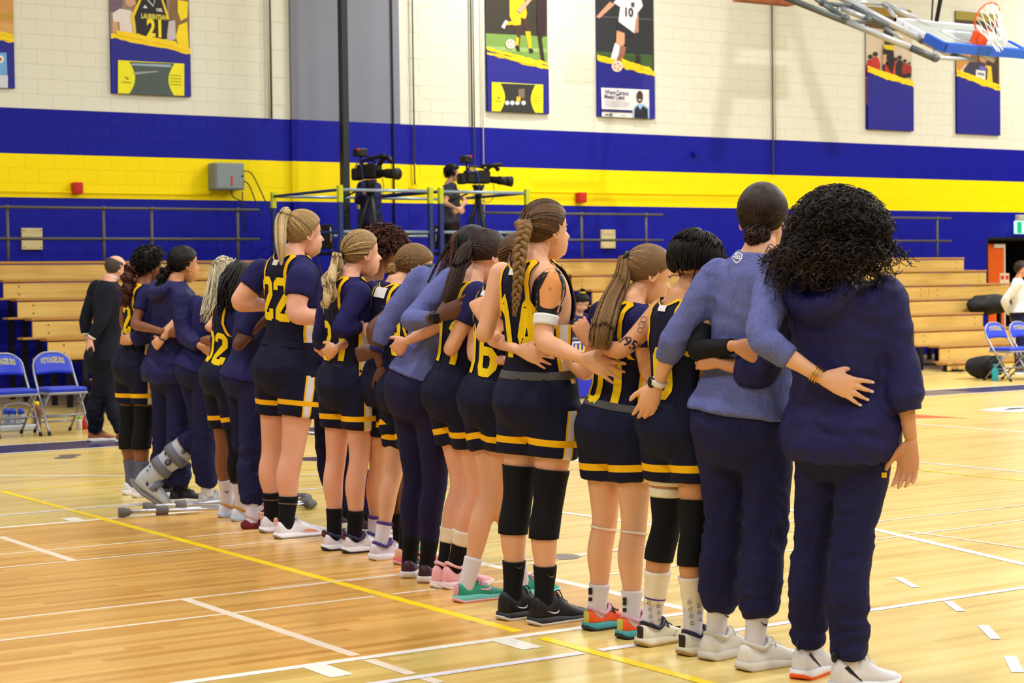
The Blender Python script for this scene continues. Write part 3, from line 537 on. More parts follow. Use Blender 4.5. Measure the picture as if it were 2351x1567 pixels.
# unseen frame added out of view, shaped through the lamp to shadow the wall
LS = np.array(SHADOW_LAMP); hf = empty('shadow_frame', (21.4, 18, 6.5), 'unseen added frame above the view that casts the wall shadow', 'shadow caster')
def ls(px, py, Y=18.): w = at_Y(px, py, 25.); return LS+(w-LS)*((Y-LS[1])/(25-LS[1]))
for a, b, r in (((1692, -60), (1668, 200), .06), ((1668, 200), (1645, 360), .07), ((1792, -60), (1850, 150), .06), ((1850, 150), (1915, 350), .07)): part('shadow_frame_tube', pipe(ls(*a), ls(*b), r), M_alu, hf)
for a, b in ((-20, 112), (148, 225)):
    P = [ls(1684, a), ls(1808, a+6), ls(1812, b+5), ls(1682, b)]; part('shadow_frame_panel', (np.array([x+np.array([0, dy, 0]) for dy in (0, .04) for x in P]), [(0, 1, 2, 3), (7, 6, 5, 4), (0, 4, 5, 1), (1, 5, 6, 2), (2, 6, 7, 3), (3, 7, 4, 0)]), M_alu, hf, False)

# ---- camera platform
M_scaf = plain('blue_scaffold', srgb(30, 46, 110), .45); M_scafy = plain('yellow_scaffold_tip', srgb(190, 200, 30), .45); M_galv = plain('galvanised_rail', srgb(150, 168, 190), .35, .5)
DECK = 1.46; XA, XB, XC, XD = (at_Y(x, 480, 22.)[0] for x in (781, 988, 1012, 1210))
for x0, x1, lb in ((XA, XB, 'blue scaffold camera platform under the left camera'), (XC, XD, 'blue scaffold camera platform under the headset operator')):
    o = empty('camera_platform', ((x0+x1)/2, 23, 0), lb, 'platform', 'scaffold platforms'); part('deck', bevbox((x0-.03, 21.95, DECK-.08), (x1+.03, 24.2, DECK), .01), plain('deck_ply', srgb(60, 50, 44), .8), o, False)
    for x in (x0, x1):
        for y in (22., 24.):
            part('post', bevbox((x-.032, y-.032, 0), (x+.032, y+.032, 2.62), .006), M_scaf, o, False); part('post_tip', bevbox((x-.034, y-.034, 2.56), (x+.034, y+.034, 2.79), .006), M_scafy, o, False)
        for z in (2.73, 2.17): part('side_rail', tube([(x, 22, z), (x, 24, z)], .02, 8), M_scaf, o)
    for y in (22., 24.):
        for z in (2.73, 2.17): part('rail', tube([(x0, y, z), (x1, y, z)], .022, 8), M_galv, o)
    part('brace', tube([(x0, 22, .3), (x1, 22, 1.2)], .018, 8), M_galv, o)
def videocam(px, py, Y, ang, label, sc=1.):
    c = at_Y(px, py, Y); o = empty('video_camera', (c[0], c[1], DECK), label, 'video camera'); R = rotz(ang); tw = lambda VF: (np.asarray(VF[0])*sc@R.T+c, VF[1])
    part('camera_body', tw(bevbox((-.2, -.07, -.08), (.16, .07, .1), .02)), M_blk, o, False); part('shoulder_pack', tw(bevbox((-.3, -.065, -.09), (-.19, .065, .06), .02)), M_blk, o, False)
    part('lens', tw(tube([(.16, 0, -.02), (.3, 0, -.03), (.3, 0, -.03), (.42, 0, -.04)], [.045, .05, .058, .06], 16)), M_blk, o); part('lens_hood', tw(tube([(.41, 0, -.04), (.5, 0, -.045)], [.062, .075], 12)), M_blk, o)
    part('handle', tw(tube(spline([(-.14, 0, .1), (-.12, 0, .15), (.06, 0, .14), (.14, 0, .09)], 4), .014, 8)), M_blk, o); part('microphone', tw(tube([(.02, -.06, .16), (.3, -.06, .18), (.34, -.06, .18)], [.02, .03, .02], 10)), M_blk, o); part('eyepiece', tw(tube(spline([(.14, .04, .1), (.2, .05, .16), (.27, .05, .17), (.33, .05, .11)], 4), [.03]*13, 12)), M_blk, o)
    part('viewfinder', tw(bevbox((-.24, -.08, .2), (-.12, .08, .3), .012)), M_blk, o, False); part('viewfinder_arm', tw(pipe((-.17, 0, .1), (-.17, 0, .21), .015)), M_blk, o); part('tally_light', tw(ellipsoid((-.14, -.07, .28), (.022, .022, .022), 8, 6)), M_red, o)
    part('zoom_cable', tw(tube(spline([(-.2, -.08, .06), (-.12, -.09, .12), (-.05, -.09, .04), (-.04, -.09, -.2), (-.2, -.05, -.3)], 5), .007, 6)), plain('blue_cable', srgb(40, 50, 150), .5), o); part('hanging_cable', tw(tube(spline([(.22, 0, -.08), (.24, 0, -.22), (.16, 0, -.33), (.02, 0, -.3)], 5), .005, 6)), M_blk, o)
    part('tripod_head', tw(tube([(0, 0, -.1), (0, 0, -.16), (0, 0, -.28)], [.09, .06, .045], 12)), M_blk, o); part('pan_handle', tw(pipe((0, 0, -.15), (-.4, -.1, -.3), .012)), M_blk, o); part('pan_handle', tw(pipe((0, 0, -.15), (-.38, .12, -.32), .012)), M_blk, o)
    z0 = DECK
    for a in (.4, 2.5, 4.6):
        t = c+np.array([0, 0, -.26*sc]); f = np.array([c[0]+.42*math.cos(a), c[1]+.42*math.sin(a), z0]); m = lerp(t, f, .55); part('tripod_leg', cat(pipe(t, m, .03, 8)), M_dark, o); part('tripod_leg_lower', pipe(m, f, .018, 8), M_pipe, o)
    part('spreader', tube([(c[0], c[1], z0+.35), (c[0], c[1], c[2]-.26*sc)], .016, 8), M_dark, o); return o
videocam(850, 395, 22.55, -1.35, 'black broadcast camera on a tripod hiding its operator, left platform', 1.12); videocam(1098, 408, 22.6, -.15, 'black broadcast camera with red tally light beside the headset operator', 1.05)
# stacking chairs on the platform
M_chbl = plain('black_plastic', srgb(20, 22, 26), .45); M_chrome = plain('chrome', srgb(190, 190, 196), .2, .9)
def stack_chair(c, ang, label):
    o = empty('stacking_chair', c, label, 'chair', 'black chairs on the camera platforms'); R = rotz(ang); tw = lambda VF: (np.asarray(VF[0])@R.T+np.array(c), VF[1])
    part('seat', tw(bevbox((-.22, -.22, .42), (.22, .22, .46), .015)), M_chbl, o, False); part('backrest', tw(bevbox((-.25, -.22, .5), (-.21, .22, .84), .015)), M_chbl, o, False)
    for s_ in (-1, 1): part('leg', tw(tube(spline([(-.3, .22*s_, 0), (-.12, .2*s_, .4), (-.06, .2*s_, .42)], 4), .012, 7)), M_chrome, o); part('leg', tw(tube(spline([(.28, .22*s_, 0), (.1, .2*s_, .4), (.04, .2*s_, .42)], 4), .012, 7)), M_chrome, o); part('back_tube', tw(tube(spline([(-.1, .19*s_, .41), (-.22, .19*s_, .5), (-.26, .19*s_, .8)], 4), .011, 7)), M_chrome, o)
c = at_Y(752, 600, 23.2); stack_chair((c[0], 23.2, DECK), .6, 'black stacking chair at the left end of the camera platform'); c = at_Y(985, 600, 23.2); stack_chair((c[0], 23.3, DECK), 2.2, 'black stacking chair between the two camera platforms')

# ---- folding chairs along the sideline
M_vin = plain('blue_vinyl', srgb(40, 62, 196), .38, var=.05); M_fold = plain('folding_chair_steel', srgb(150, 152, 166), .35, .5); M_cream = plain('cream_print', srgb(232, 222, 130), .6); M_rub = plain('rubber_foot', srgb(28, 28, 30), .8)
TV, TF = text_vf('VOYAGEURS', .075, bold=.003); TV = TV*np.array([.27/(TV[:, 0].max()-TV[:, 0].min()), 1, 1])
TV2, TF2 = text_vf('VOYAGEURS', .07, bold=-.0015); TV2 = TV2*np.array([.262/(TV2[:, 0].max()-TV2[:, 0].min()), 1, 1])
def make_fold():
    o = empty('folding_chair', (0, 0, 0), None, 'chair', 'blue folding chairs along the sideline')
    P = spline([(-.21, -.24, .015), (-.21, .04, .4), (-.205, .2, .62), (-.185, .24, .73), (-.1, .265, .8), (0, .27, .812), (.1, .265, .8), (.185, .24, .73), (.205, .2, .62), (.21, .04, .4), (.21, -.24, .015)], 5); part('frame', tube(P, .013, 8), M_fold, o)
    for s_ in (-1, 1):
        part('rear_leg', tube([(.185*s_, -.2, .42), (.185*s_, .26, .015)], .012, 8), M_fold, o); part('hinge', bevbox((.186*s_-.006, -.08, .3), (.186*s_+.006, .02, .36), .003), M_fold, o, False); part('foot_cap', tube([(.21*s_, -.25, 0), (.21*s_, -.23, .035)], .018, 8), M_rub, o); part('foot_cap', tube([(.185*s_, .27, 0), (.185*s_, .245, .035)], .018, 8), M_rub, o)
    for y, z in ((-.12, .19), (.15, .11), (.1, .16)): part('crossbar', tube([(-.2, y, z), (.2, y, z)], .01, 7), M_fold, o)
    part('seat', bevbox((-.2, -.22, .42), (.2, .16, .47), .014), M_vin, o, False); part('seat_rim', bevbox((-.205, -.225, .4), (.205, .165, .425), .006), M_fold, o, False)
    def bp(u, v, d): return (.195*u*(1-.14*v*v), .19+.075*v-.018*(1-u*u)*-1+d, .59+v*(.18+.035*(1-u*u))+.012*(1-v)*(1-u*u))
    nu, nv = 15, 7; V = [bp(-1+2*i/(nu-1), j/(nv-1), d) for d in (-.022, .012) for j in range(nv) for i in range(nu)]; n = nu*nv; F = [(j*nu+i, j*nu+i+1, (j+1)*nu+i+1, (j+1)*nu+i) for j in range(nv-1) for i in range(nu-1)]; F = F+[tuple(x+n for x in f)[::-1] for f in F]
    ring = [i for i in range(nu)]+[j*nu+nu-1 for j in range(1, nv)]+[(nv-1)*nu+i for i in range(nu-2, -1, -1)]+[j*nu for j in range(nv-2, 0, -1)]; F += [(ring[k], n+ring[k], n+ring[(k+1) % len(ring)], ring[(k+1) % len(ring)]) for k in range(len(ring))]
    b = part('backrest', (np.array(V), F), M_vin, o)
    for (tv, tf, m, d) in ((TV, TF, M_cream, -.0245), (TV2, TF2, M_navyp, -.0262)):
        W_ = [bp(v[0]/.195, (v[1]+.13)/.2, d) for v in tv]; part('lettering', (np.array(W_), tf), m, b, False)
    return o
def copy_tree(o, parent=None):
    c = o.copy(); COL.objects.link(c); c.parent = parent
    for ch in o.children: copy_tree(ch, c)
    return c
fc = make_fold(); spots = [(6.53, 18.2, 'blue padded folding chair nearest the man in the suit'), (6.02, 18.2, 'blue padded folding chair cut by the left photo edge'), (20.22, 17.98, 'blue padded folding chair beside the turquoise bottle at the right'), (20.72, 17.98, 'blue padded folding chair cut by the right photo edge')]
for i, (x, y, lb) in enumerate(spots):
    o = fc if i == 0 else copy_tree(fc); o.location = (x, y, 0); o['label'] = lb
# ---- bottles, bag, jacket
def bottle(px, h, r, body, capc, label, kind='lathe'):
    c = gnd(*px); o = empty('bottle', c, label, 'bottle'); part('bottle_body', tube(c+np.array([(0, 0, z) for z in (0, .01, h*.62, h*.72, h*.8, h*.84)]), np.array([r*.92, r, r, r*.8, r*.5, r*.45]), 14), plain('bottle_plastic', srgb(*body), .35), o); part('cap', tube(c+np.array([(0, 0, z) for z in (h*.8, h*.98, h)]), [r*.55, r*.52, r*.4], 12), plain('bottle_cap', srgb(*capc), .4), o)
bottle((2285, 874), .24, .045, (40, 170, 196), (40, 150, 180), 'turquoise water bottle by the right folding chairs'); bottle((248, 945), .26, .042, (20, 120, 170), (14, 60, 90), 'tall teal bottle on the floor behind the suited man')
bottle((182, 986), .14, .028, (206, 204, 190), (70, 190, 70), 'small clear bottle with green cap under the chair'); bottle((196, 985), .14, .03, (206, 40, 40), (220, 60, 50), 'small red bottle beside the suited leg')
car = gnd(40, 988); o = empty('bottle_carrier', car, 'clear drinks carrier on the floor under the left chair', 'carrier'); part('tray', bevbox(car+np.array([-.2, -.08, 0]), car+np.array([.2, .08, .06]), .01), plain('clear_tray', srgb(190, 196, 206), .3), o, False); part('tray_handle', tube(spline([car+np.array([-.18, 0, .06]), car+np.array([-.12, 0, .26]), car+np.array([.12, 0, .26]), car+np.array([.18, 0, .06])], 5), .008, 6), M_fold, o)
for px, w_ in ((16, 'left'), (30, 'middle'), (49, 'right')):
    c = gnd(px, 988); c[2] = .03; o = empty('sports_bottle', c, w_+'most blue-capped sports bottle in the drinks carrier' if w_ != 'middle' else 'middle blue-capped sports bottle in the drinks carrier', 'bottle', 'bottles in the drinks carrier'); part('bottle_body', tube(c+np.array([(0, 0, z) for z in (0, .02, .1, .12, .15)]), [.034, .037, .037, .033, .034], 12), plain('clear_bottle', srgb(170, 186, 216), .3), o); part('cap', tube(c+np.array([(0, 0, z) for z in (.145, .175, .2)]), [.038, .038, .02], 12), plain('blue_cap', srgb(30, 70, 200), .4), o)
c = gnd(85, 985); o = empty('sports_drink', c, 'brown and yellow drink bottle leaning on the chair leg', 'bottle'); part('bottle_body', tube(c+np.array([(0, 0, 0), (0, 0, .02), (0, 0, .2), (0, 0, .25)]), [.04, .045, .045, .03], 12), plain('drink_brown', srgb(120, 60, 44), .35), o); part('cap', tube(c+np.array([(0, 0, .25), (0, 0, .29)]), [.03, .028], 12), M_ly, o); part('bottle_label', tube(c+np.array([(-.05, 0, 0), (-.05, 0, .22)]), [.014, .014], 8), M_ly, o)
def lump(name, c, r, seed, amp, mat, parent):
    V, F = ellipsoid(c, r, 36, 22); V = V+(V-np.array(c))*(vnoise((V-np.array(c))*4.6/max(r), seed)*amp)[:, None]; V[:, 2] = np.maximum(V[:, 2], .004); return part(name, (V, F), mat, parent)
c = gnd(2303, 870); M_bag = cloth0 = plain('black_nylon', srgb(20, 20, 24), .6); o = empty('sports_bag', c+np.array([0, .35, 0]), 'black duffel bag on the floor behind the right folding chair', 'bag'); lump('bag_body', c+np.array([0, .35, .16]), (.34, .2, .17), 3, .1, M_bag, o); part('bag_strap', tube(spline([c+np.array([-.2, .2, .2]), c+np.array([-.05, .14, .32]), c+np.array([.1, .16, .3]), c+np.array([.2, .22, .16])], 5), .014, 6), M_bag, o); part('bag_pocket', bevbox(c+np.array([-.14, .13, .05]), c+np.array([.14, .19, .2]), .02), M_bag, o, False)
c = at_Y(2272, 728, 22.08); c[2] = .99; o = empty('black_jacket', c+np.array([0, 0, -.2]), 'black puffy jacket heaped on the right bleachers', 'jacket'); lump('jacket_body', c, (.5, .24, .17), 5, .14, M_bag, o); lump('jacket_sleeve', c+np.array([.4, -.1, -.0]), (.26, .18, .15), 8, .14, M_bag, o)
# ---- scorer's table
TX = at_Y(1345, 850, 18.9)[0]; o = empty('scorers_table', (TX, 19.2, 0), 'scorers table with royal blue front panel and small logo', 'table'); M_tb = plain('royal_blue_panel', srgb(36, 44, 190), .5)
part('front_panel', bevbox((TX-1.6, 18.9, .03), (TX+1.3, 18.94, .74), .006), M_tb, o, False); part('table_top', bevbox((TX-1.65, 18.88, .74), (TX+1.35, 19.55, .77), .006), plain('table_top_grey', srgb(120, 120, 130), .5), o, False)
for x in (TX-1.5, TX+1.2):
    for y in (19., 19.45): part('leg', pipe((x, y, 0), (x, y, .74), .018), M_blk, o)
lc = at_Y(1331, 800, 18.895); part('logo_frame', box((lc[0]-.12, 18.892, lc[2]-.09), (lc[0]+.12, 18.9, lc[2]+.09)), M_lw, o, False); part('logo_field', box((lc[0]-.1, 18.889, lc[2]-.07), (lc[0]+.1, 18.893, lc[2]+.07)), M_tb, o, False); tv, tf = text_vf('LU', .13, bold=.006); part('logo_letters', (tv@WALLM.T+np.array([lc[0], 18.887, lc[2]]), tf), M_ly, o, False)
kb = at_Y(1338, 774, 19.1); o = empty('keyboard', (kb[0], 19.1, .772), 'black keyboard on the scorers table under the writing hands', 'keyboard'); part('keyboard_case', bevbox((kb[0]-.2, 19.0, .772), (kb[0]+.2, 19.14, .79), .005), M_blk, o, False)
KEYM = mesh_data('key', *bevbox((-.011, -.011, 0), (.011, .011, .008), .003), False, [M_dark])
for i in range(14):
    for j in range(4): link('key', KEYM, o, (-.18+i*.0277, -.075+j*.03, .018))
# ---- crutches on the floor
M_alu2 = plain('crutch_aluminium', srgb(200, 196, 206), .25, .8); M_crub = plain('grey_rubber', srgb(104, 100, 100), .8)
def crutch(a, b, label, r=.014, z=.034):
    A, B = gnd(*a), gnd(*b); A[2] = z; B[2] = z; d = B-A; u_ = nrm(d); n_ = np.array([-u_[1], u_[0], 0]); L = np.linalg.norm(d); o = empty('crutch', (A+B)/2*np.array([1, 1, 0]), label, 'crutch', 'crutches on the floor')
    at = lambda t, w=0.: A+d*t+n_*w
    part('rubber_tip', tube([at(0)-u_*.0, at(.02), at(.05), at(.06)], [.03, .032, .026, .02], 14), M_crub, o); part('lower_tube', pipe(at(.04), at(.42), r), M_alu2, o); part('collar', tube([at(.19), at(.25)], [.03, .03], 12), M_crub, o)
    for s_ in (-1, 1): part('side_rail', tube(spline([at(.24, .012*s_), at(.34, .03*s_), at(.5, .055*s_), at(.97, .06*s_)], 5), .011, 8), M_alu2, o)
    part('hand_grip', tube([at(.66, -.06), at(.66, .06)], .018, 10), M_crub, o); part('underarm_pad', tube(spline([at(.96, -.085), at(1., -.05), at(1.005, 0), at(1., .05), at(.96, .085)], 4), .026, 10), M_crub, o); return o
crutch((272, 1188), (715, 1166), 'aluminium crutch with grey tip crossing the yellow line'); crutch((330, 1176), (703, 1153), 'aluminium crutch lying just behind the other one', z=.036)

# ================================================================ PEOPLE
def remesh(V, F, vox, sm=4, lam=.5):
    me = mesh_data('tmp', np.asarray(V, float), F, False); o = bpy.data.objects.new('tmp', me); TS.collection.objects.link(o)
    md = o.modifiers.new('r', 'REMESH'); md.mode = 'VOXEL'; md.voxel_size = vox
    TS.view_layers[0].update(); dg = TS.view_layers[0].depsgraph; ev = o.evaluated_get(dg); m2 = ev.to_mesh()
    n = len(m2.vertices); A = np.empty(n*3, np.float32); m2.vertices.foreach_get('co', A); A = A.reshape(-1, 3).astype(float)
    q = len(m2.polygons); L = np.empty(len(m2.loops), np.int32); m2.loops.foreach_get('vertex_index', L)
    st = np.empty(q, np.int32); m2.polygons.foreach_get('loop_start', st); tt = np.empty(q, np.int32); m2.polygons.foreach_get('loop_total', tt)
    if (tt == 4).all(): Fq = L.reshape(-1, 4)
    else: Fq = [tuple(L[s:s+t]) for s, t in zip(st, tt)]
    ev.to_mesh_clear(); bpy.data.objects.remove(o); bpy.data.meshes.remove(me)
    if isinstance(Fq, np.ndarray) and sm: A = relax(A, Fq, sm, lam)
    return A, Fq
def relax(A, F, it, lam=.5):
    F = np.asarray(F); e = np.concatenate([F[:, [i, (i+1) % 4]] for i in range(4)]); n = len(A)
    cnt = np.bincount(e[:, 0], minlength=n)[:, None]
    for _ in range(it):
        S = np.stack([np.bincount(e[:, 0], A[e[:, 1], k], minlength=n) for k in range(3)], 1)
        A = A+lam*(S/np.maximum(cnt, 1)-A)
    return A
def vnormals(V, F):
    F = np.asarray(F); n = np.cross(V[F[:, 2]]-V[F[:, 0]], V[F[:, 3]]-V[F[:, 1]]); N = np.zeros_like(V)
    for i in range(4):
        for k in range(3): N[:, k] += np.bincount(F[:, i], n[:, k], minlength=len(V))
    return N/(np.linalg.norm(N, axis=1)[:, None]+1e-12)
def wrinkle(V, F, amp, sc=(9, 9, 16), seed=0, mask=None):
    N = vnormals(V, F); P = V*np.asarray(sc)+vnoise(V*5, seed+9)[:, None]*1.2
    h = (1-np.abs(vnoise(P, seed))*2)*.6+vnoise(P*2.1, seed+1)*.4
    if mask is not None: h = h*mask
    return V+N*(amp*h)[:, None]

# ---- materials
def skin_mat(name, c):
    m = NT(name); c = np.array(srgb(*c)); n1 = m.noise(22, 3, m.coord()); n2 = m.noise(5, 2, m.coord())
    red = np.clip(c*np.array([1.02, .82, .78, 1]), 0, 1); a = m.mix(n2, tuple(c), tuple(red)); m.base(m.mix(m.math('MULTIPLY', n1, .35), a, tuple(np.clip(c*np.array([1.12, 1.1, 1.08, 1]), 0, 1))))
    m.rough(.48); m.b.inputs['Specular IOR Level'].default_value = .35; m.b.inputs['Subsurface Weight'].default_value = .08; m.b.inputs['Subsurface Radius'].default_value = (.02, .008, .004)
    m.bump(m.noise(180, 2, m.coord()), .08, .002); return m.m
def cloth(name, c, heather=0., rough=.8, fold=.25, sheen=0., st=.7):
    m = NT(name); c = np.array(srgb(*c)); co = m.coord()
    fine = m.noise(260, 2, m.coord('Object', (1, 1, .35)) if heather else co); big = m.noise(4, 2, co)
    a = m.mix(big, tuple(c*np.array([.9, .9, .9, 1])), tuple(np.clip(c*np.array([1.1, 1.1, 1.1, 1]), 0, 1)))
    if heather: a = m.mix(m.math('MULTIPLY', m.math('SUBTRACT', fine, .38), 3.2*heather), a, tuple(np.clip(c*1.9+.03, 0, 1))[:3]+(1,))
    m.base(a); m.rough(rough); m.b.inputs['Specular IOR Level'].default_value = .22
    f1 = m.noise(11, 3, m.coord('Object', (1, 1, st))); w = m.noise(420, 1, co)
    m.bump(m.math('ADD', m.math('MULTIPLY', f1, 1.), m.math('MULTIPLY', w, .06)), fold, .03); return m.m
def hair_mat(name, c1, c2, rough=.5):
    m = NT(name); g = m.n('NewGeometry').outputs['Random Per Island']
    n = m.noise(60, 2, m.coord()); f = m.math('ADD', m.math('MULTIPLY', g, .7), m.math('MULTIPLY', n, .3))
    m.base(m.ramp(f, [(.15, srgb(*c1)), (.85, srgb(*c2))])); m.rough(rough); m.b.inputs['Specular IOR Level'].default_value = .22; return m.m
C_NAVY = (26, 26, 66); C_NAVYJ = (16, 18, 46); C_GOLD = (252, 190, 12)
M_jersey = cloth('navy_jersey_mesh', C_NAVYJ, fold=.2); M_tee = cloth('navy_undershirt', (30, 28, 84)); M_pants = cloth('navy_track_pants', (27, 26, 70), fold=.9); M_jacket = cloth('navy_rain_jacket', (30, 28, 84), rough=.6, fold=1., st=.45)
M_heather = cloth('heather_blue_jersey_knit', (92, 98, 156), heather=.35, fold=1., st=.32); M_gold = cloth('gold_trim', C_GOLD, fold=.05); M_goldn = cloth('gold_number', (250, 214, 20), fold=.05); M_whc = cloth('white_cloth', (232, 230, 232), fold=.1); M_black = cloth('black_knit', (14, 14, 20), fold=.15)
M_blackt = plain('black_tape', srgb(18, 18, 26), .6); M_suit = cloth('charcoal_suit', (20, 22, 38), fold=.3); M_grband = cloth('grey_waistband', (84, 84, 88), fold=.05); M_legg = cloth('navy_leggings', (26, 22, 62), fold=.1); M_greyc = cloth('grey_sock', (98, 100, 124), fold=.1); M_whs = cloth('white_sock', (222, 216, 226), fold=.12)
M_purp = plain('purple_sock_band', srgb(82, 52, 140), .8); M_tape = plain('white_tape', srgb(240, 226, 206), .7); M_tan = plain('tan_tape', srgb(226, 150, 88), .7, var=.05); M_blk2 = plain('black_ink', srgb(30, 26, 40), .7)
def shorts_mat():
    m = NT('navy_shorts'); a = m.n('Attribute', attribute_name='leg_s').outputs['Fac']; s = m.n('Attribute', attribute_name='leg_side').outputs['Fac']
    gold = srgb(*C_GOLD); stripe = m.math('MULTIPLY', m.math('GREATER_THAN', a, 0.), m.math('LESS_THAN', a, 1.))
    side = m.math('GREATER_THAN', s, .974); sw = m.math('GREATER_THAN', s, .988)
    b = m.mix(m.noise(4, 2, m.coord()), srgb(13, 15, 40), srgb(19, 22, 56)); b = m.mix(side, b, gold); b = m.mix(sw, b, srgb(225, 222, 226)); m.base(m.mix(stripe, b, gold))
    m.rough(.75); m.b.inputs['Specular IOR Level'].default_value = .2; m.bump(m.noise(9, 3, m.coord('Object', (1, 1, .55))), .35, .03); return m.m
M_shorts = shorts_mat()
SKINS = {'fair': skin_mat('skin_fair', (226, 176, 140)), 'rosy': skin_mat('skin_rosy', (228, 176, 150)), 'tan': skin_mat('skin_tan', (206, 150, 108)), 'olive': skin_mat('skin_olive', (196, 142, 100)), 'brown': skin_mat('skin_brown', (136, 88, 60)), 'dark': skin_mat('skin_dark', (98, 62, 46))}
M_lip = plain('lips', srgb(176, 96, 88), .45); M_eyew = plain('eye_white', srgb(225, 220, 215), .3); M_iris = plain('eye_iris', srgb(46, 34, 26), .2); M_nail = plain('fingernail', srgb(226, 196, 196), .25)
HAIR = {k: hair_mat('hair_'+k, a, b) for k, (a, b) in dict(black=((10, 8, 9), (30, 23, 22)), frizz=((12, 9, 9), (54, 40, 34)), dkbrown=((22, 14, 12), (72, 50, 40)), brown=((46, 30, 20), (118, 84, 54)), ltbrown=((70, 46, 28), (160, 122, 76)), dblonde=((92, 68, 42), (204, 168, 112)), blonde=((146, 114, 70), (240, 216, 164)), ash=((136, 122, 104), (232, 220, 190)), auburn=((44, 20, 18), (96, 52, 40)), grey=((50, 44, 42), (92, 82, 76))).items()}

# ---- head
def _ell(d, c, r):
    c, r = np.array(c), np.array(r); A = (d*d/r**2).sum(1); B = -2*(d*c/r**2).sum(1); Cc = (c*c/r**2).sum()-1
    q = np.maximum(B*B-4*A*Cc, 0); return (-B+np.sqrt(q))/(2*A)
def head_r(d):
    s1 = _ell(d, (-.012, 0, .032), (.098, .077, .09)); s2 = _ell(d, (.03, 0, -.045), (.064, .056, .077)); p = 16
    s = (s1**p+s2**p)**(1/p)
    fx = np.maximum(d[:, 0], 1e-3); ay = d[:, 1]/fx; e = d[:, 2]/fx; on = d[:, 0] > .25
    g = lambda v, c, w: np.exp(-((v-c)/w)**2)
    up = np.clip((.16-e)/.42, 0, 1); dn = np.clip((e+.42)/.14, 0, 1)
    add = .027*up*dn*g(ay, 0, .15+.1*up)-.010*(g(ay, .36, .17)+g(ay, -.36, .17))*g(e, .06, .14)+.004*g(e, .25, .1)*g(ay, 0, .6)
    add += .006*g(e, -.6, .07)*g(ay, 0, .28)+.006*g(e, -.78, .08)*g(ay, 0, .25)+.008*g(e, -1.2, .22)*g(ay, 0, .35)-.003*g(e, -.95, .08)*g(ay, 0, .4)
    return s+np.where(on, add, 0)
def hairline(az):
    return np.interp(np.abs(az), np.radians([0, 35, 60, 74, 84, 96, 110, 140, 180]), [.74, .66, .5, .3, .02, -.12, -.4, -.58, -.66])
def sph(nu, nv):
    th = (np.arange(nv)+.5)/nv*math.pi; ph = np.arange(nu)/nu*2*math.pi
    d = np.stack([np.outer(np.sin(th), np.cos(ph)), np.outer(np.sin(th), np.sin(ph)), np.repeat(np.cos(th)[:, None], nu, 1)], -1).reshape(-1, 3)
    d = np.concatenate([d, [[0, 0, 1], [0, 0, -1]]]); F = []; a = nu*nv
    for i in range(nv-1):
        for j in range(nu):
            k = (j+1) % nu; F.append((i*nu+j, (i+1)*nu+j, (i+1)*nu+k, i*nu+k))
    for j in range(nu):
        k = (j+1) % nu; F.append((a, j, k)); F.append((a+1, (nv-1)*nu+k, (nv-1)*nu+j))
    return d, F
SPH = sph(64, 44); SPH_R = head_r(SPH[0])
def ear_vf(s):
    th = np.linspace(.3, 2*math.pi-.4, 14)
    P = np.stack([-.004-.018*np.cos(th)*np.where(np.sin(th) > 0, 1, .8), np.full(14, .0), .002+.032*np.sin(th)], 1); P[:, 1] = .004+.006*np.abs(np.cos(th/2))
    V1, F1 = tube(P, np.linspace(.0055, .0065, 14), 6); V2, F2 = ellipsoid((-.002, .001, 0), (.015, .005, .027), 10, 6); V, F = cat((V1, F1), (V2, F2))
    V = V@rotz(math.radians(22)).T; V = V+np.array([-.008, .0735, -.002]); V[:, 1] *= s
    return V, ([f[::-1] for f in F] if s < 0 else F)

# ---- generic limb

LEG_R = [(0, .098, .098), (.18, .093, .092), (.45, .08, .08), (.75, .063, .064), (.93, .055, .058), (1.06, .053, .055), (1.25, .053, .058), (1.42, .051, .056), (1.65, .041, .043), (1.85, .030, .034), (2., .027, .033)]
ARM_R = [(0, .05, .054), (.15, .051, .054), (.4, .046, .048), (.75, .039, .042), (.97, .036, .038), (1.15, .038, .041), (1.4, .035, .037), (1.75, .027, .029), (2., .024, .026)]
def limb_pt(J3, s, bend=.0):
    """point at s in [0,2] along a smooth two-bone limb"""
    s = np.atleast_1d(np.asarray(s, float)); a, b, c = J3
    P = np.where(s[:, None] < 1, a+(b-a)*s[:, None], b+(c-b)*(s[:, None]-1))
    k = np.clip(1-np.abs(s-1)/.14, 0, 1)[:, None]; mid = (lerp(b, a, .07)+lerp(b, c, .07))/2
    return P+(mid-b)*k*k*.8

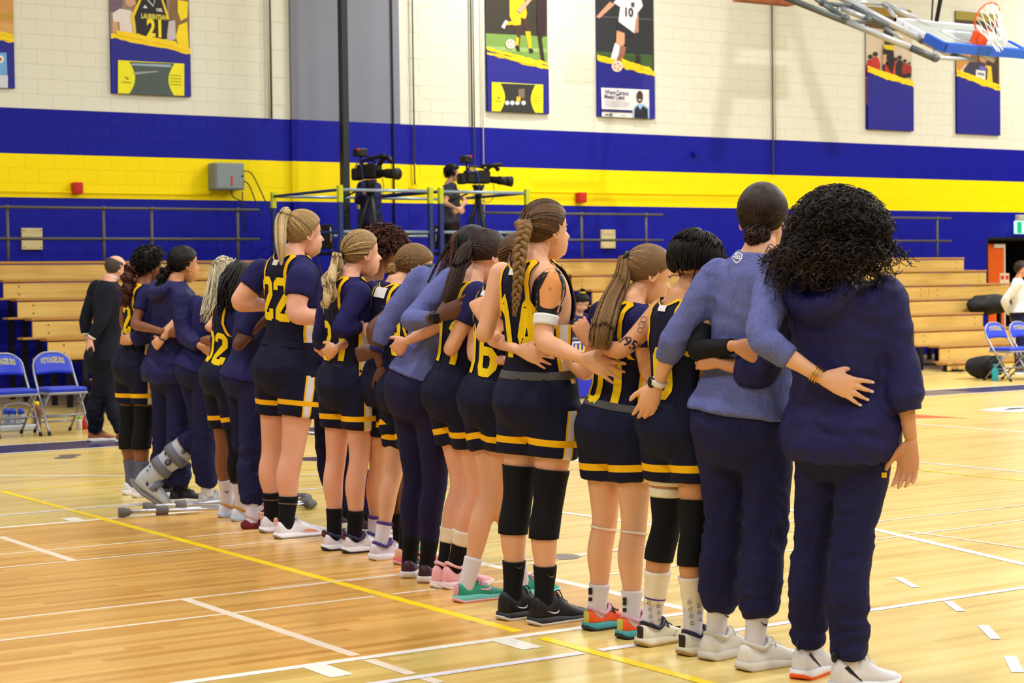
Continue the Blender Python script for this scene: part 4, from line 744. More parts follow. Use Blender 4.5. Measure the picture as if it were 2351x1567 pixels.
class Person:
    def __init__(s, key, label, g, S, yaw, px=None, w=1., lw=1., aw=1., skin='fair', headyaw=0., headpitch=0., headroll=0., base=None):
        s.key, s.S, s.k, s.w, s.lw, s.aw, s.skin = key, S, S/1.75, w, lw, aw, SKINS[skin]
        px = px or {}; a = math.radians(yaw); k = S/1.75; s.fy = {'R': math.radians(px.get('fyR', yaw)), 'L': math.radians(px.get('fyL', yaw))}; heel = {}
        for sd in 'RL':
            if 'ft'+sd in px: heel[sd] = gnd(*px['ft'+sd][:2])
        fwd_ = np.array([math.cos(a), math.sin(a), 0])
        if base is not None: G = np.asarray(base, float)
        elif g is not None: G = gnd(*g)
        else: G = sum(heel.values())/len(heel)+fwd_*.06*k
        s.G = G; s.heel = heel
        s.root = empty('person', G, label, 'person')
        s.rng = np.random.default_rng(abs(hash(label)) % 1000 if False else sum(map(ord, label)))
        s.f = np.array([math.cos(a), math.sin(a), 0]); s.l = np.array([-s.f[1], s.f[0], 0]); s.u = np.array([0, 0, 1.])
        J = {}
        def loc(x, y, z): return G+s.f*x*S+s.l*y*S+s.u*z*S
        D = dict(anR=(-.015, -.052, .045), anL=(-.015, .052, .045), knR=(.01, -.052, .275), knL=(.01, .052, .275), hipR=(0, -.052, .515), hipL=(0, .052, .515), neck=(-.018, 0, .835), shR=(-.012, -.106*w, .803), shL=(-.012, .106*w, .803), head=(.012, 0, .922), elR=(-.03, -.125*w, .622), elL=(-.03, .125*w, .622), wrR=(.01, -.135*w, .48), wrL=(.01, .135*w, .48))
        s.fixed = set()
        for n in ('hipR', 'hipL', 'knR', 'knL', 'anR', 'anL', 'neck', 'shR', 'shL', 'head', 'elR', 'elL', 'wrR', 'wrL'):
            p = loc(*D[n])
            if n in px:
                v = px[n]; dd = v[2] if len(v) > 2 else 0.
                base_d = depth(p)
                if n in ('shR', 'shL', 'head') and 'neck' in px: base_d = depth(J['neck']+(p-loc(*D['neck'])))
                if n[:2] == 'el': base_d = depth(J['sh'+n[2]])
                if n[:2] == 'wr': base_d = depth(J['el'+n[2]])
                p = at_depth(v[0], v[1], base_d+dd); s.fixed.add(n)
            else:
                if n in ('shR', 'shL', 'head') and 'neck' in px: p = J['neck']+(p-loc(*D['neck']))
                if n[:2] == 'el': p = J['sh'+n[2]]+(p-loc(*D['sh'+n[2]]))
                if n[:2] == 'wr': p = J['el'+n[2]]+(p-loc(*D['el'+n[2]]))
            if n[:2] == 'an' and n[2] in heel:
                sd = n[2]; ff = np.array([math.cos(s.fy[sd]), math.sin(s.fy[sd]), 0]); p = heel[sd]+ff*.062*k+np.array([0, 0, .085*k])
            J[n] = p
        for sd in 'RL':                                   # knees between hip and ankle in depth
            n = 'kn'+sd; dm = depth((J['hip'+sd]+J['an'+sd])/2)
            if n in px: J[n] = at_depth(px[n][0], px[n][1], dm+(px[n][2] if len(px[n]) > 2 else 0))
            elif sd in heel: J[n] = lerp(J['hip'+sd], J['an'+sd], .52)+s.f*.02
        s.J = J; s.px = px
        hy, hp, hr = (math.radians(v) for v in (yaw+headyaw, headpitch, headroll))
        s.HM = rotz(hy)@roty(-hp)@rotx(hr)          # columns fwd, left, up
        s.hs = S/1.75*1.0
        s.hands = {}; s.body_extra = []
        s._torso()
    # torso surface
    def _torso(s):
        J, k, w = s.J, s.k, s.w
        hm = (J['hipR']+J['hipL'])/2; sh = np.linalg.norm(J['shR']-J['shL'])/2
        s.hm, s.nk = hm, J['neck']; s.len = np.linalg.norm(s.nk-hm); s.axis = nrm(s.nk-hm)
        s.lat0 = nrm(J['hipL']-J['hipR']); s.lat1 = nrm(J['shL']-J['shR'])
        t = np.array([-.2, -.12, 0, .12, .22, .33, .5, .7, .83, .9, .95, 1.0, 1.1])
        a = np.array([.1, .142, .172*w, .168*w, .148*w, .133*w, .142*w, .16*w, 0, 0, 0, .062, .05])*k
        a[8], a[9], a[10] = sh*.93, sh*.86, sh*.58
        bf = np.array([.07, .09, .1, .1, .096, .093, .1, .118, .1, .078, .062, .05, .046])*k*(.6+.4*w); bb = np.array([.08, .11, .128, .112, .09, .083, .092, .102, .098, .085, .07, .055, .05])*k*(.6+.4*w)
        s.tt, s.ta, s.tf, s.tb = t, a, bf, bb
    def a_at(s, t): return np.interp(t, s.tt, s.ta)
    def surf(s, t, th, off=0.):
        """torso surface; th=0 front, +90deg left, 180 back"""
        t = np.atleast_1d(np.asarray(t, float)); th = np.broadcast_to(np.asarray(th, float), t.shape)
        c = s.hm+s.axis*(t*s.len)[:, None]
        q = np.clip(t, 0, 1)[:, None]; lat = s.lat0*(1-q)+s.lat1*q; lat = lat-s.axis*(lat@s.axis)[:, None]; lat /= np.linalg.norm(lat, axis=1)[:, None]
        fw = np.cross(lat, s.axis)
        c = c+fw*(.018*s.k*np.sin(np.clip(t, 0, 1)*math.pi)-.01*s.k)[:, None]
        a = np.interp(t, s.tt, s.ta)+off; ct, sn = np.cos(th), np.sin(th)
        b = np.where(ct > 0, np.interp(t, s.tt, s.tf), np.interp(t, s.tt, s.tb))+off
        e = .86
        return c+lat*(a*np.sign(sn)*np.abs(sn)**e)[:, None]+fw*(b*np.sign(ct)*np.abs(ct)**e)[:, None]
    def torso_vf(s, t0, t1, off=0., n=28, m=26, flare=None):
        T = np.linspace(t0, t1, m); th = np.arange(n)/n*2*math.pi
        V = np.concatenate([s.surf(np.full(n, t), th, off if flare is None else np.interp(t, *flare)) for t in T])
        F = [(i*n+j, i*n+(j+1) % n, (i+1)*n+(j+1) % n, (i+1)*n+j) for i in range(m-1) for j in range(n)]
        V = np.concatenate([V, [V[:n].mean(0), V[-n:].mean(0)]]); a = n*m
        F += [(a, (j+1) % n, j) for j in range(n)]+[(a+1, (m-1)*n+j, (m-1)*n+(j+1) % n) for j in range(n)]
        return V, F
    def back_depth(s, x, y):
        T = np.repeat(np.linspace(-.15, 1., 70), 64); th = np.tile(np.arange(64)/64*2*math.pi, 70)
        P = s.surf(T, th, .016+getattr(s, 'loose', 0.)); q, z = proj(P); d2 = ((q-np.array([x, y]))**2).sum(1); i = np.where(d2 < 14**2)[0]
        return float(z[i].min()) if len(i) else float(z[d2.argmin()])
    # limbs
    def leg3(s, sd): return [s.J['hip'+sd], s.J['kn'+sd], s.J['an'+sd]]
    def arm3(s, sd): return [s.J['sh'+sd], s.J['el'+sd], s.J['wr'+sd]]
    def limb(s, kind, sd, s0, s1, off=0., m=None, n=14, offs=None, prof=None):
        L = s.leg3(sd) if kind == 'leg' else s.arm3(sd); tab = np.array(prof or (LEG_R if kind == 'leg' else ARM_R)); wd = s.lw if kind == 'leg' else s.aw
        m = m or max(4, int((s1-s0)*14)+2); S_ = np.linspace(s0, s1, m); P = limb_pt(L, S_)
        kk = s.k*wd; ra = np.interp(S_, tab[:, 0], tab[:, 1])*kk; rb = np.interp(S_, tab[:, 0], tab[:, 2])*kk
        o = off if offs is None else np.interp(S_, *offs)
        ref = s.l if kind == 'leg' else nrm(np.cross(L[1]-L[0], L[2]-L[1])+1e-3*s.l)
        if kind == 'leg':
            calf = np.exp(-((S_-1.33)/.22)**2)*.016*s.k*s.lw; thigh = np.exp(-((S_-.35)/.3)**2)*.01*s.k; P = P-s.f*calf[:, None]+s.f*thigh[:, None]
        return tube(P, np.stack([ra+o, rb+o], 1), n, ref)
    def band(s, kind, sd, s0, s1, mat, name, off=.006, offs=None, parent=None, n=24, amp=0., label=None):
        V, F = s.limb(kind, sd, s0, s1, off, m=max(5, int((s1-s0)*40)), n=n, offs=offs)
        if amp: V = V+vnoise(V*30, 3)[:, None]*amp*nrm(s.f)
        return part(name, (V, F), mat, parent or s.root, label=label)
    def body(s, vox=.012, arms='RL', feet=True):
        L = [s.torso_vf(-.17, 1.06, 0)]
        for sd in 'RL':
            L.append(s.limb('leg', sd, 0, 2)); L.append(s.limb('arm', sd, 0, 2.0))
            h = s.J['hip'+sd]; L.append(ellipsoid(h-s.f*.03*s.k+s.u*.012, (.08*s.k*s.w, .08*s.k*s.w, .09*s.k), 14, 9))
            L.append(ellipsoid(s.J['sh'+sd], (.054*s.k*s.aw,)*3, 12, 8))
        hd = s.J['head']; up = s.HM[:, 2]
        L.append(tube([lerp(s.nk, hd, -.25), s.nk, lerp(s.nk, hd, .5)+s.f*-.002, hd-up*.01], np.array([.064, .053, .047, .047])*s.k*(.5+.5*s.w), 14))
        V, F = remesh(*cat(*L), vox, 5); Fs = [tuple(f) for f in F]; mi = [0]*len(Fs); mats = [s.skin, M_lip, M_eyew, M_iris, HAIR[s.browc] if hasattr(s, 'browc') else HAIR['dkbrown'], M_nail]
        parts = [(V, Fs, mi)]
        d, SF = SPH; HV = d*SPH_R[:, None]*s.hs; fx = np.maximum(d[:, 0], 1e-3); e = d[:, 2]/fx; ay = d[:, 1]/fx
        lipv = (d[:, 0] > .3) & (e < -.53) & (e > -.86) & (np.abs(ay) < .3-.25*np.abs(e+.69))
        hm = [1 if all(lipv[i] for i in f) else 0 for f in SF]
        tw = lambda P: P@s.HM.T+hd
        parts.append((tw(HV), SF, hm))
        for q in (1, -1):
            E = ear_vf(q); parts.append((tw(E[0]*s.hs), E[1], [0]*len(E[1])))
            E = ellipsoid((.068*s.hs, .0285*q*s.hs, .006*s.hs), (.0105*s.hs,)*3, 10, 7); parts.append((tw(E[0]), E[1], [2]*len(E[1])))
            E = ellipsoid((.0752*s.hs, .029*q*s.hs, .006*s.hs), (.0042*s.hs, .005*s.hs, .005*s.hs), 8, 5); parts.append((tw(E[0]), E[1], [3]*len(E[1])))
            aa = np.linspace(.1, .62, 7); dd = np.stack([np.cos(aa), q*np.sin(aa), .21+.05*np.sin((aa-.1)*6)], 1); dd /= np.linalg.norm(dd, axis=1)[:, None]
            E = tube(dd*(head_r(dd)+.001)[:, None]*s.hs, np.array([.002, .0035, .004, .004, .0035, .003, .001])*s.hs, 5); parts.append((tw(E[0]), E[1], [4]*len(E[1])))
        for sd, (hv, hf, hmi) in s.hands.items(): parts.append((hv, hf, hmi))
        allV, allF = cat(*[(a, b) for a, b, c in parts]); am = sum([list(c) for a, b, c in parts], [])
        s.bodyobj = part('body', (allV, allF), mats, s.root, mi=am); s.bvh = BVHTree.FromPolygons([Vector(v) for v in V], Fs); return s.bodyobj
    # hand: tip pixel gives direction; nb = direction the back of the hand faces
    def hand(s, sd, d, nb=None, style='flat', sc=1., nails=False):
        w = s.J['wr'+sd]; x = nrm(d); z = nrm(-FW if nb is None else nb); z = nrm(z-x*(z@x)); y = np.cross(z, x); m = 1 if sd == 'R' else -1; k = s.k*sc*(.92+.08*s.aw)
        L = [tube(np.array([(-.022, 0, 0), (.004, 0, 0), (.025, .002*m, 0), (.055, .003*m, 0), (.085, .001*m, -.001), (.1, 0, -.003)])*k, np.array([(.014, .012), (.024, .019), (.031, .018), (.039, .016), (.04, .0135), (.036, .01)])*k, 14, (0, 1, 0))]
        curls = dict(flat=(8, 10, 8), relaxed=(28, 32, 22), fist=(78, 92, 50), grip=(45, 60, 40), soft=(16, 22, 16))[style]
        nv = []
        for i, (by, ln, r, fan) in enumerate(((.029, .073, .0092, 9), (.0095, .081, .0094, 2), (-.010, .076, .0089, -5), (-.0285, .06, .008, -12))):
            p = np.array([.088, by*m, -.002]); a = 0.; fn = math.radians(fan*(1.2 if style == 'flat' else .6))*m; P = [p-np.array([.02, 0, 0]), p]
            for seg, c in zip((.44, .31, .25), curls):
                a += math.radians(c*(1+.12*(i-1.5)*(style != 'fist'))); p = p+ln*seg*np.array([math.cos(a)*math.cos(fn), math.cos(a)*math.sin(fn), -math.sin(a)]); P.append(p)
            L.append(tube(spline(np.array(P)*k, 3), np.interp(np.linspace(0, 1, 13), [0, .3, .8, 1], [r*1.1, r, r*.84, r*.5])*k, 9))
            if nails: nv.append(ellipsoid((P[-1]*.35+P[-2]*.65+(P[-1]-P[-2])*.35+np.array([math.sin(a), 0, math.cos(a)])*r*.72)*k, np.array([.0075, .0052, .0022])*k, 8, 5, roty(a)))
        ta = {'flat': 38, 'soft': 34, 'relaxed': 30, 'fist': 12, 'grip': 30}[style]; t0 = math.radians(ta); dn = .25 if style in ('flat', 'soft') else .75 if style in ('relaxed', 'grip') else .9
        P = [np.array([.012, .016*m, -.004]), np.array([.034, .034*m, -.01])]
        for seg, c in ((.034, 0), (.028, -10), (.018, -14)):
            t0 += math.radians(c); P.append(P[-1]+seg*nrm([math.cos(t0), math.sin(t0)*m*(1 if style != 'fist' else .2), -dn*.6]))
        L.append(tube(spline(np.array(P)*k, 3), np.interp(np.linspace(0, 1, 13), [0, .4, .8, 1], [.016, .0115, .0095, .005])*k, 9))
        V, F = remesh(*cat(*L), (.0042 if depth(w) < 8.6 else .0056 if depth(w) < 12 else .007)*k, 3 if depth(w) < 8.6 else 2); M = np.stack([x, y, z], 1); mi = [0]*len(F); Fs = [tuple(f) for f in F]
        V = V@M.T+w
        if nv:
            NV, NF = cat(*nv); V, Fs = cat((V, Fs), (NV@M.T+w, NF)); mi += [5]*len(NF)
        s.hands[sd] = (V, Fs, mi)
    def hand_px(s, sd, tip, on=None, style='flat', dd=0., sc=1., nails=False, nb=None, ref=None):
        """wrist pixel from px; both wrist and tip laid on another person's back"""
        w = s.px['wr'+sd]
        if on is not None:
            s.J['wr'+sd] = at_depth(w[0], w[1], on.back_depth(*(ref or w[:2]))-.025+dd); td = on.back_depth(*tip)-.012+dd
            wd = depth(s.J['wr'+sd]); td = min(max(td, wd-.06), wd+.07)
            d = at_depth(tip[0], tip[1], td)-s.J['wr'+sd]
        else: d = at_depth(tip[0], tip[1], depth(s.J['wr'+sd])+dd)-s.J['wr'+sd]
        s.hand(sd, d, nb, style, sc, nails)
    def hand_free(s, sd, style='relaxed'):
        d = nrm(s.J['wr'+sd]-s.J['el'+sd]); out = s.l*(1 if sd == 'L' else -1); s.hand(sd, d, out-.2*s.f, style)
    # ---- clothing
    def top(s, mat, name='undershirt', sleeve=.55, off=.008, t0=-.05, t1=.985, ease=.012, vox=.0105, amp=.003, extra=(), flare=None, cuff=None, arms='RL', wseed=1):
        L = [s.torso_vf(t0, t1, off, flare=flare)]
        for sd in arms:
            if sleeve > 0:
                offs = cuff or ([0, sleeve*.8, sleeve], [ease, ease*1.3, ease*1.4]); L.append(s.limb('arm', sd, 0, sleeve, 0, offs=offs)); L.append(ellipsoid(s.J['sh'+sd], (.056*s.k*s.aw+ease,)*3, 12, 8))
        V, F = remesh(*cat(*L, *extra), vox, 4); V = wrinkle(V, F, amp, seed=wseed)
        o = part(name, (V, F), mat, s.root); o_b = BVHTree.FromPolygons([Vector(v) for v in V], [tuple(f) for f in F]); s.topbvh = o_b; return o
    def bottoms(s, mat, kind='pants', end=1.86, off=.02, vox=.0115, amp=.005, ttop=.2, offs=None, wseed=2, legs='RL', endR=None):
        L = [s.torso_vf(-.22, ttop, .02)]
        for sd in 'RL':
            e = endR if (endR is not None and sd == 'R') else end
            if kind == 'shorts': of = offs or ([0, .25, e], [.014, .02, .027])
            else: of = offs or ([0, .5, .9, 1.3, 1.7, e-.04, e], [.012, .018, .026, .026, .034, .03, .018])
            L.append(s.limb('leg', sd, 0, e, 0, offs=of, n=18)); h = s.J['hip'+sd]; L.append(ellipsoid(h-s.f*.036*s.k+s.u*.004, (.094*s.k*s.w, .094*s.k*s.w, .108*s.k), 14, 9))
        V, F = remesh(*cat(*L), vox, 4); zk = s.J['knR'][2]; za = s.J['anR'][2]
        mask = None
        if kind == 'pants': z = V[:, 2]; mask = .5+1.1*np.exp(-((z-zk)/.1)**2)+1.5*np.exp(-((z-za-.1)/.12)**2)
        V = wrinkle(V, F, amp, seed=wseed, mask=mask, sc=(9, 9, 20) if kind == 'pants' else (10, 10, 8))
        o = part({'pants': 'pants', 'shorts': 'shorts', 'leggings': 'leggings'}[kind], (V, F), mat, s.root); s.botbvh = BVHTree.FromPolygons([Vector(v) for v in V], [tuple(f) for f in F])
        if kind == 'shorts':
            best = np.full(len(V), 1e9); ls = np.full(len(V), -9.); sdv = np.zeros(len(V))
            for sd in 'RL':
                a, b, c = s.leg3(sd); ax = b-a; ll = ax@ax; t = (V-a)@ax/ll; P = a+ax*np.clip(t, 0, 1.2)[:, None]; d = np.linalg.norm(V-P, axis=1); m = d < best
                out = s.l*(1 if sd == 'L' else -1); best[m] = d[m]; ls[m] = t[m]; sdv[m] = ((V-P)@out)[m]/(d[m]+1e-6)
            w = .065*.45/np.linalg.norm(s.J['knR']-s.J['hipR'])
            at = o.data.attributes.new('leg_s', 'FLOAT', 'POINT'); at.data.foreach_set('value', ((ls-(end-.2))/w).astype(np.float32)); at = o.data.attributes.new('leg_side', 'FLOAT', 'POINT'); at.data.foreach_set('value', (sdv*(ls > .05)).astype(np.float32))
        return o
    def jersey(s, num=None, t0=-.08, off=.016, trim=True, tagw=True, numt=.6, numh=.2, side=True, lo=.098, label=None, numx=0.):
        k = s.k; T = np.concatenate([np.linspace(t0, .56, 16), np.linspace(.58, .985, 22)]); W0 = s.w
        def Lo(t, front): 
            a = s.a_at(t)+off*.6; st = lo*k*(.5+.5*W0)*(1.06 if front else 1.)
            return a if t < .56 else min(a, max(st, lerp(a, st, min(1, ((t-.56)/.16))**.55)))
        def Li(t, front): q = np.clip((t-(.80 if front else .925))/.05, 0, 1); return .058*k*q**.6
        def P(t, lat, front, sg, o): a = s.a_at(t)+o; x = min(1., lat/a); th = math.asin(min(1., x**(1/.86))); th = th if front else math.pi-th; return s.surf([t], [sg*th], o)[0]
        Vs, Fs = [], []; n = 9; trims = []
        for front in (False, True):
            for sg in (1, -1):
                rows = []
                for t in T:
                    a, b = Li(t, front), max(Li(t, front)+.004, Lo(t, front)); row = [P(t, lerp(a, b, j/(n-1)), front, sg, off) for j in range(n)]; rows.append(row)
                base = len(Vs); [Vs.extend(r) for r in rows]; fl_ = (sg > 0) ^ front
                for i in range(len(T)-1):
                    for j in range(n-1):
                        q = (base+i*n+j, base+i*n+j+1, base+(i+1)*n+j+1, base+(i+1)*n+j); Fs.append(q if not fl_ else q[::-1])
                for fn, wd, ts in ((Lo, -.02*k, np.linspace(.565, .985, 34)), (Li, .016*k, np.linspace(.925 if not front else .8, .985, 14))):
                    TV = []
                    for t in ts:
                        l0 = fn(t, front); l1 = l0+wd
                        TV += [P(t, max(l0-(.002 if wd > 0 else -.002), 0), front, sg, off+.004), P(t, max(l1, 0), front, sg, off+.004)]
                    TF = [(2*i, 2*i+1, 2*i+3, 2*i+2) for i in range(len(ts)-1)]; trims.append((np.array(TV), TF))
                l = np.array([P(t, .0005, front, sg, off+.004) for t in (0,)])
        o = part('jersey', (np.array(Vs), Fs), M_jersey, s.root, label=label); md = o.modifiers.new('thickness', 'SOLIDIFY'); md.thickness = .003; md.offset = -1
        for tv in trims: t_ = part('trim', tv, M_gold, o)
        if side:
            for sg in (1, -1):
                ts = np.linspace(t0, .54, 20)
                for (a0, a1), m in (((74, 82), M_gold), ((82, 98), M_whc), ((98, 106), M_gold)):
                    V = np.concatenate([s.surf(ts, np.full(20, sg*math.radians(q)), off+.004) for q in (a0, a1)]); part('side_panel', (V, [(i, i+1, 21+i, 20+i) for i in range(19)]), m, o)
        if tagw:
            V = np.concatenate([np.array([P(t, lt, False, sg, off+.005) for sg, lt in ((1, .026*k*tagw), (1, .0), (-1, .026*k*tagw))]) for t in .93-np.array([.045, .03, .015, 0])*tagw]); part('collar_tag', (V, [(3*i+j, 3*i+j+1, 3*i+j+4, 3*i+j+3) for i in range(3) for j in range(2)]), M_whc, o)
        if num:
            for gx, gl in zip((np.arange(len(num))-(len(num)-1)/2)*-.135*k+numx, num):
                V, F = digit(gl); V = V*np.array([.11*k, numh*k]); out = []
                for x, y in V:
                    lat = -(x-.055*k)+gx; out.append(P(numt+(y-numh*k/2)/s.len, abs(lat), False, 1 if lat > 0 else -1, off+.005))
                part('number', (np.array(out), F), M_goldn, o)
        s.jerseyobj = o; return o
    def print_on(s, bvh, V2, F, px, size, mat, parent, name, rot=0., off=.003, dirn=None, skew=0.):
        """flat mark (x right, y up, unit size) laid on a surface seen at a pixel"""
        d = nrm(ray(*px)); hit = bvh.ray_cast(Vector(CAM), Vector(d))
        if hit[0] is None: return None
        c = np.array(hit[0]); ux = RT*math.cos(rot)+UP*math.sin(rot); uy = -RT*math.sin(rot)+UP*math.cos(rot); out = []
        V2 = np.asarray(V2)
        for v in V2:
            p = c+ux*v[0]*size+uy*v[1]*size; dd = nrm(p-CAM); h = bvh.ray_cast(Vector(CAM), Vector(dd))
            if h[0] is not None and abs((np.array(h[0])-c)@d) < .12: out.append(np.array(h[0])-dd*off)
            else: nn = bvh.find_nearest(Vector(p)); out.append(np.array(nn[0])+np.array(nn[1])*off)
        return part(name, (np.array(out), F), mat, parent)

def digit(ch):
    """block athletic digit in a 1x1 box made of strips, y up"""
    S = {'1': [[(.3, .78), (.62, 1.), (.62, .0)]], '2': [[(.12, .72), (.12, .86), (.28, .93), (.72, .93), (.88, .84), (.88, .62), (.2, .22), (.16, .07), (.9, .07)], [(.86, .02), (.86, .26)]], '4': [[(.66, 0), (.66, .95), (.1, .34), (.1, .27), (.96, .27)]], '0': [[(.12, .2), (.12, .8), (.28, .93), (.72, .93), (.88, .8), (.88, .2), (.72, .07), (.28, .07), (.12, .2)]],
         '6': [[(.88, .74), (.88, .84), (.72, .93), (.28, .93), (.12, .8), (.12, .2), (.28, .07), (.72, .07), (.88, .2), (.88, .42), (.72, .53), (.16, .53)]], '5': [[(.86, .93), (.16, .93), (.14, .55), (.72, .58), (.88, .46), (.88, .2), (.72, .07), (.28, .07), (.12, .2)]], '9': [[(.12, .2), (.28, .07), (.72, .07), (.88, .2), (.88, .8), (.72, .93), (.28, .93), (.12, .8), (.12, .58), (.28, .46), (.84, .46)]], '3': [[(.12, .8), (.28, .93), (.72, .93), (.88, .8), (.88, .62), (.7, .52), (.4, .52)], [(.7, .52), (.88, .4), (.88, .2), (.72, .07), (.28, .07), (.12, .2)]]}
    Vs, Fs = [], []
    for st in S[ch]:
        P = np.array(st); Q = []
        for i in range(len(P)-1):
            n = max(1, int(np.linalg.norm((P[i+1]-P[i])*[.55, 1])/.09)); Q += [lerp(P[i], P[i+1], j/n) for j in range(n)]
        Q = np.array(Q+[P[-1]]); T = np.gradient(Q*np.array([.55, 1]), axis=0); T /= np.linalg.norm(T, axis=1)[:, None]; N = np.stack([-T[:, 1]/.55, T[:, 0]], 1)*.098
        b = len(Vs); Vs += [*np.stack([Q-N, Q+N], 1).reshape(-1, 2)]; Fs += [(b+2*i, b+2*i+2, b+2*i+3, b+2*i+1) for i in range(len(Q)-1)]
    return np.array(Vs), Fs

# ---- shoes
SHOE_X = np.array([0., .02, .07, .15, .25, .34, .42, .52, .64, .78, .9, .97, 1.])
SHOE_W = np.array([.06, .1, .132, .142, .145, .146, .148, .156, .172, .178, .15, .095, .04])
SHOE_T = {'low': np.array([.2, .30, .315, .27, .245, .30, .325, .285, .225, .175, .145, .115, .07]), 'mid': np.array([.2, .36, .40, .37, .34, .40, .40, .31, .235, .18, .15, .12, .07]), 'slip': np.array([.1, .18, .2, .2, .2, .22, .25, .26, .235, .2, .16, .12, .07])}
def smooth(e0, e1, x): t = np.clip((x-e0)/(e1-e0), 0, 1); return t*t*(3-2*t)
def shoe_local(L, style='low', z0=.028, lift=None):
    n, m = 15, 40; xs = np.linspace(0, 1, m)**1.0; hw = np.interp(xs, SHOE_X, SHOE_W)*L; zt = np.interp(xs, SHOE_X, SHOE_T[style])*L
    a = np.linspace(0, math.pi, n); V = []
    for x, w, t in zip(xs, hw, zt):
        for q in a: V.append((x*L, w*np.sign(math.cos(q))*abs(math.cos(q))**.75*(1-.12*math.sin(q)), z0*.6+(max(t, z0+.004)-z0*.6)*math.sin(q)**.62))
    F = [(i*n+j, i*n+j+1, (i+1)*n+j+1, (i+1)*n+j) for i in range(m-1) for j in range(n-1)]+[((i+1)*n, (i+1)*n+n-1, i*n+n-1, i*n) for i in range(m-1)]
    F += [tuple(range(n))[::-1], tuple(range((m-1)*n, m*n))]
    return relax_tri(np.array(V), F), [f[::-1] for f in F]
def relax_tri(V, F): return V
def sole_local(L, h, hh, grow=.006, x0=0., x1=1., z0=0.):
    m = 36; xs = np.linspace(x0, x1, m); w = np.interp(xs, SHOE_X, SHOE_W)*L+grow; hz = np.interp(xs, [0, .35, .6, 1], [hh, hh, h, h*.95]); V = []
    X = xs*L+np.where(xs < .03, -grow, 0)+np.where(xs > .98, grow, 0); up = np.where(xs < .06, (.06-xs)/.06*.012, 0)+np.where(xs > .86, (xs-.86)/.14*.014, 0)
    for x, y, z, u in zip(X, w, hz, up): V += [(x, -y*.96, z0+u), (x, -y, z0+.006+u), (x, -y*.97, max(z, u+.012)), (x, y*.97, max(z, u+.012)), (x, y, z0+.006+u), (x, y*.96, z0+u)]
    F = [(i*6+j, i*6+(j+1) % 6, (i+1)*6+(j+1) % 6, (i+1)*6+j) for i in range(m-1) for j in range(6)]; F += [tuple(range(6))[::-1], tuple(range((m-1)*6, m*6))]
    return np.array(V), [f[::-1] for f in F]
SWOOSH = np.array([(1., 1.0), (.93, .55), (.76, .3), (.5, .36), (.0, .95), (.42, .1), (.72, -.12), (.95, .08), (1.02, .5)])
def swoosh2(): return SWOOSH*np.array([1, .45]), [(0, 1, 8), (1, 7, 8), (1, 2, 6, 7), (2, 3, 5, 6), (3, 4, 5)]
CM = {}
def cmat(c, rough=.5):
    if not isinstance(c, tuple): return c
    if c not in CM: CM[c] = plain('shoe_colour', srgb(*c), rough, var=.05, scale=40)
    return CM[c]
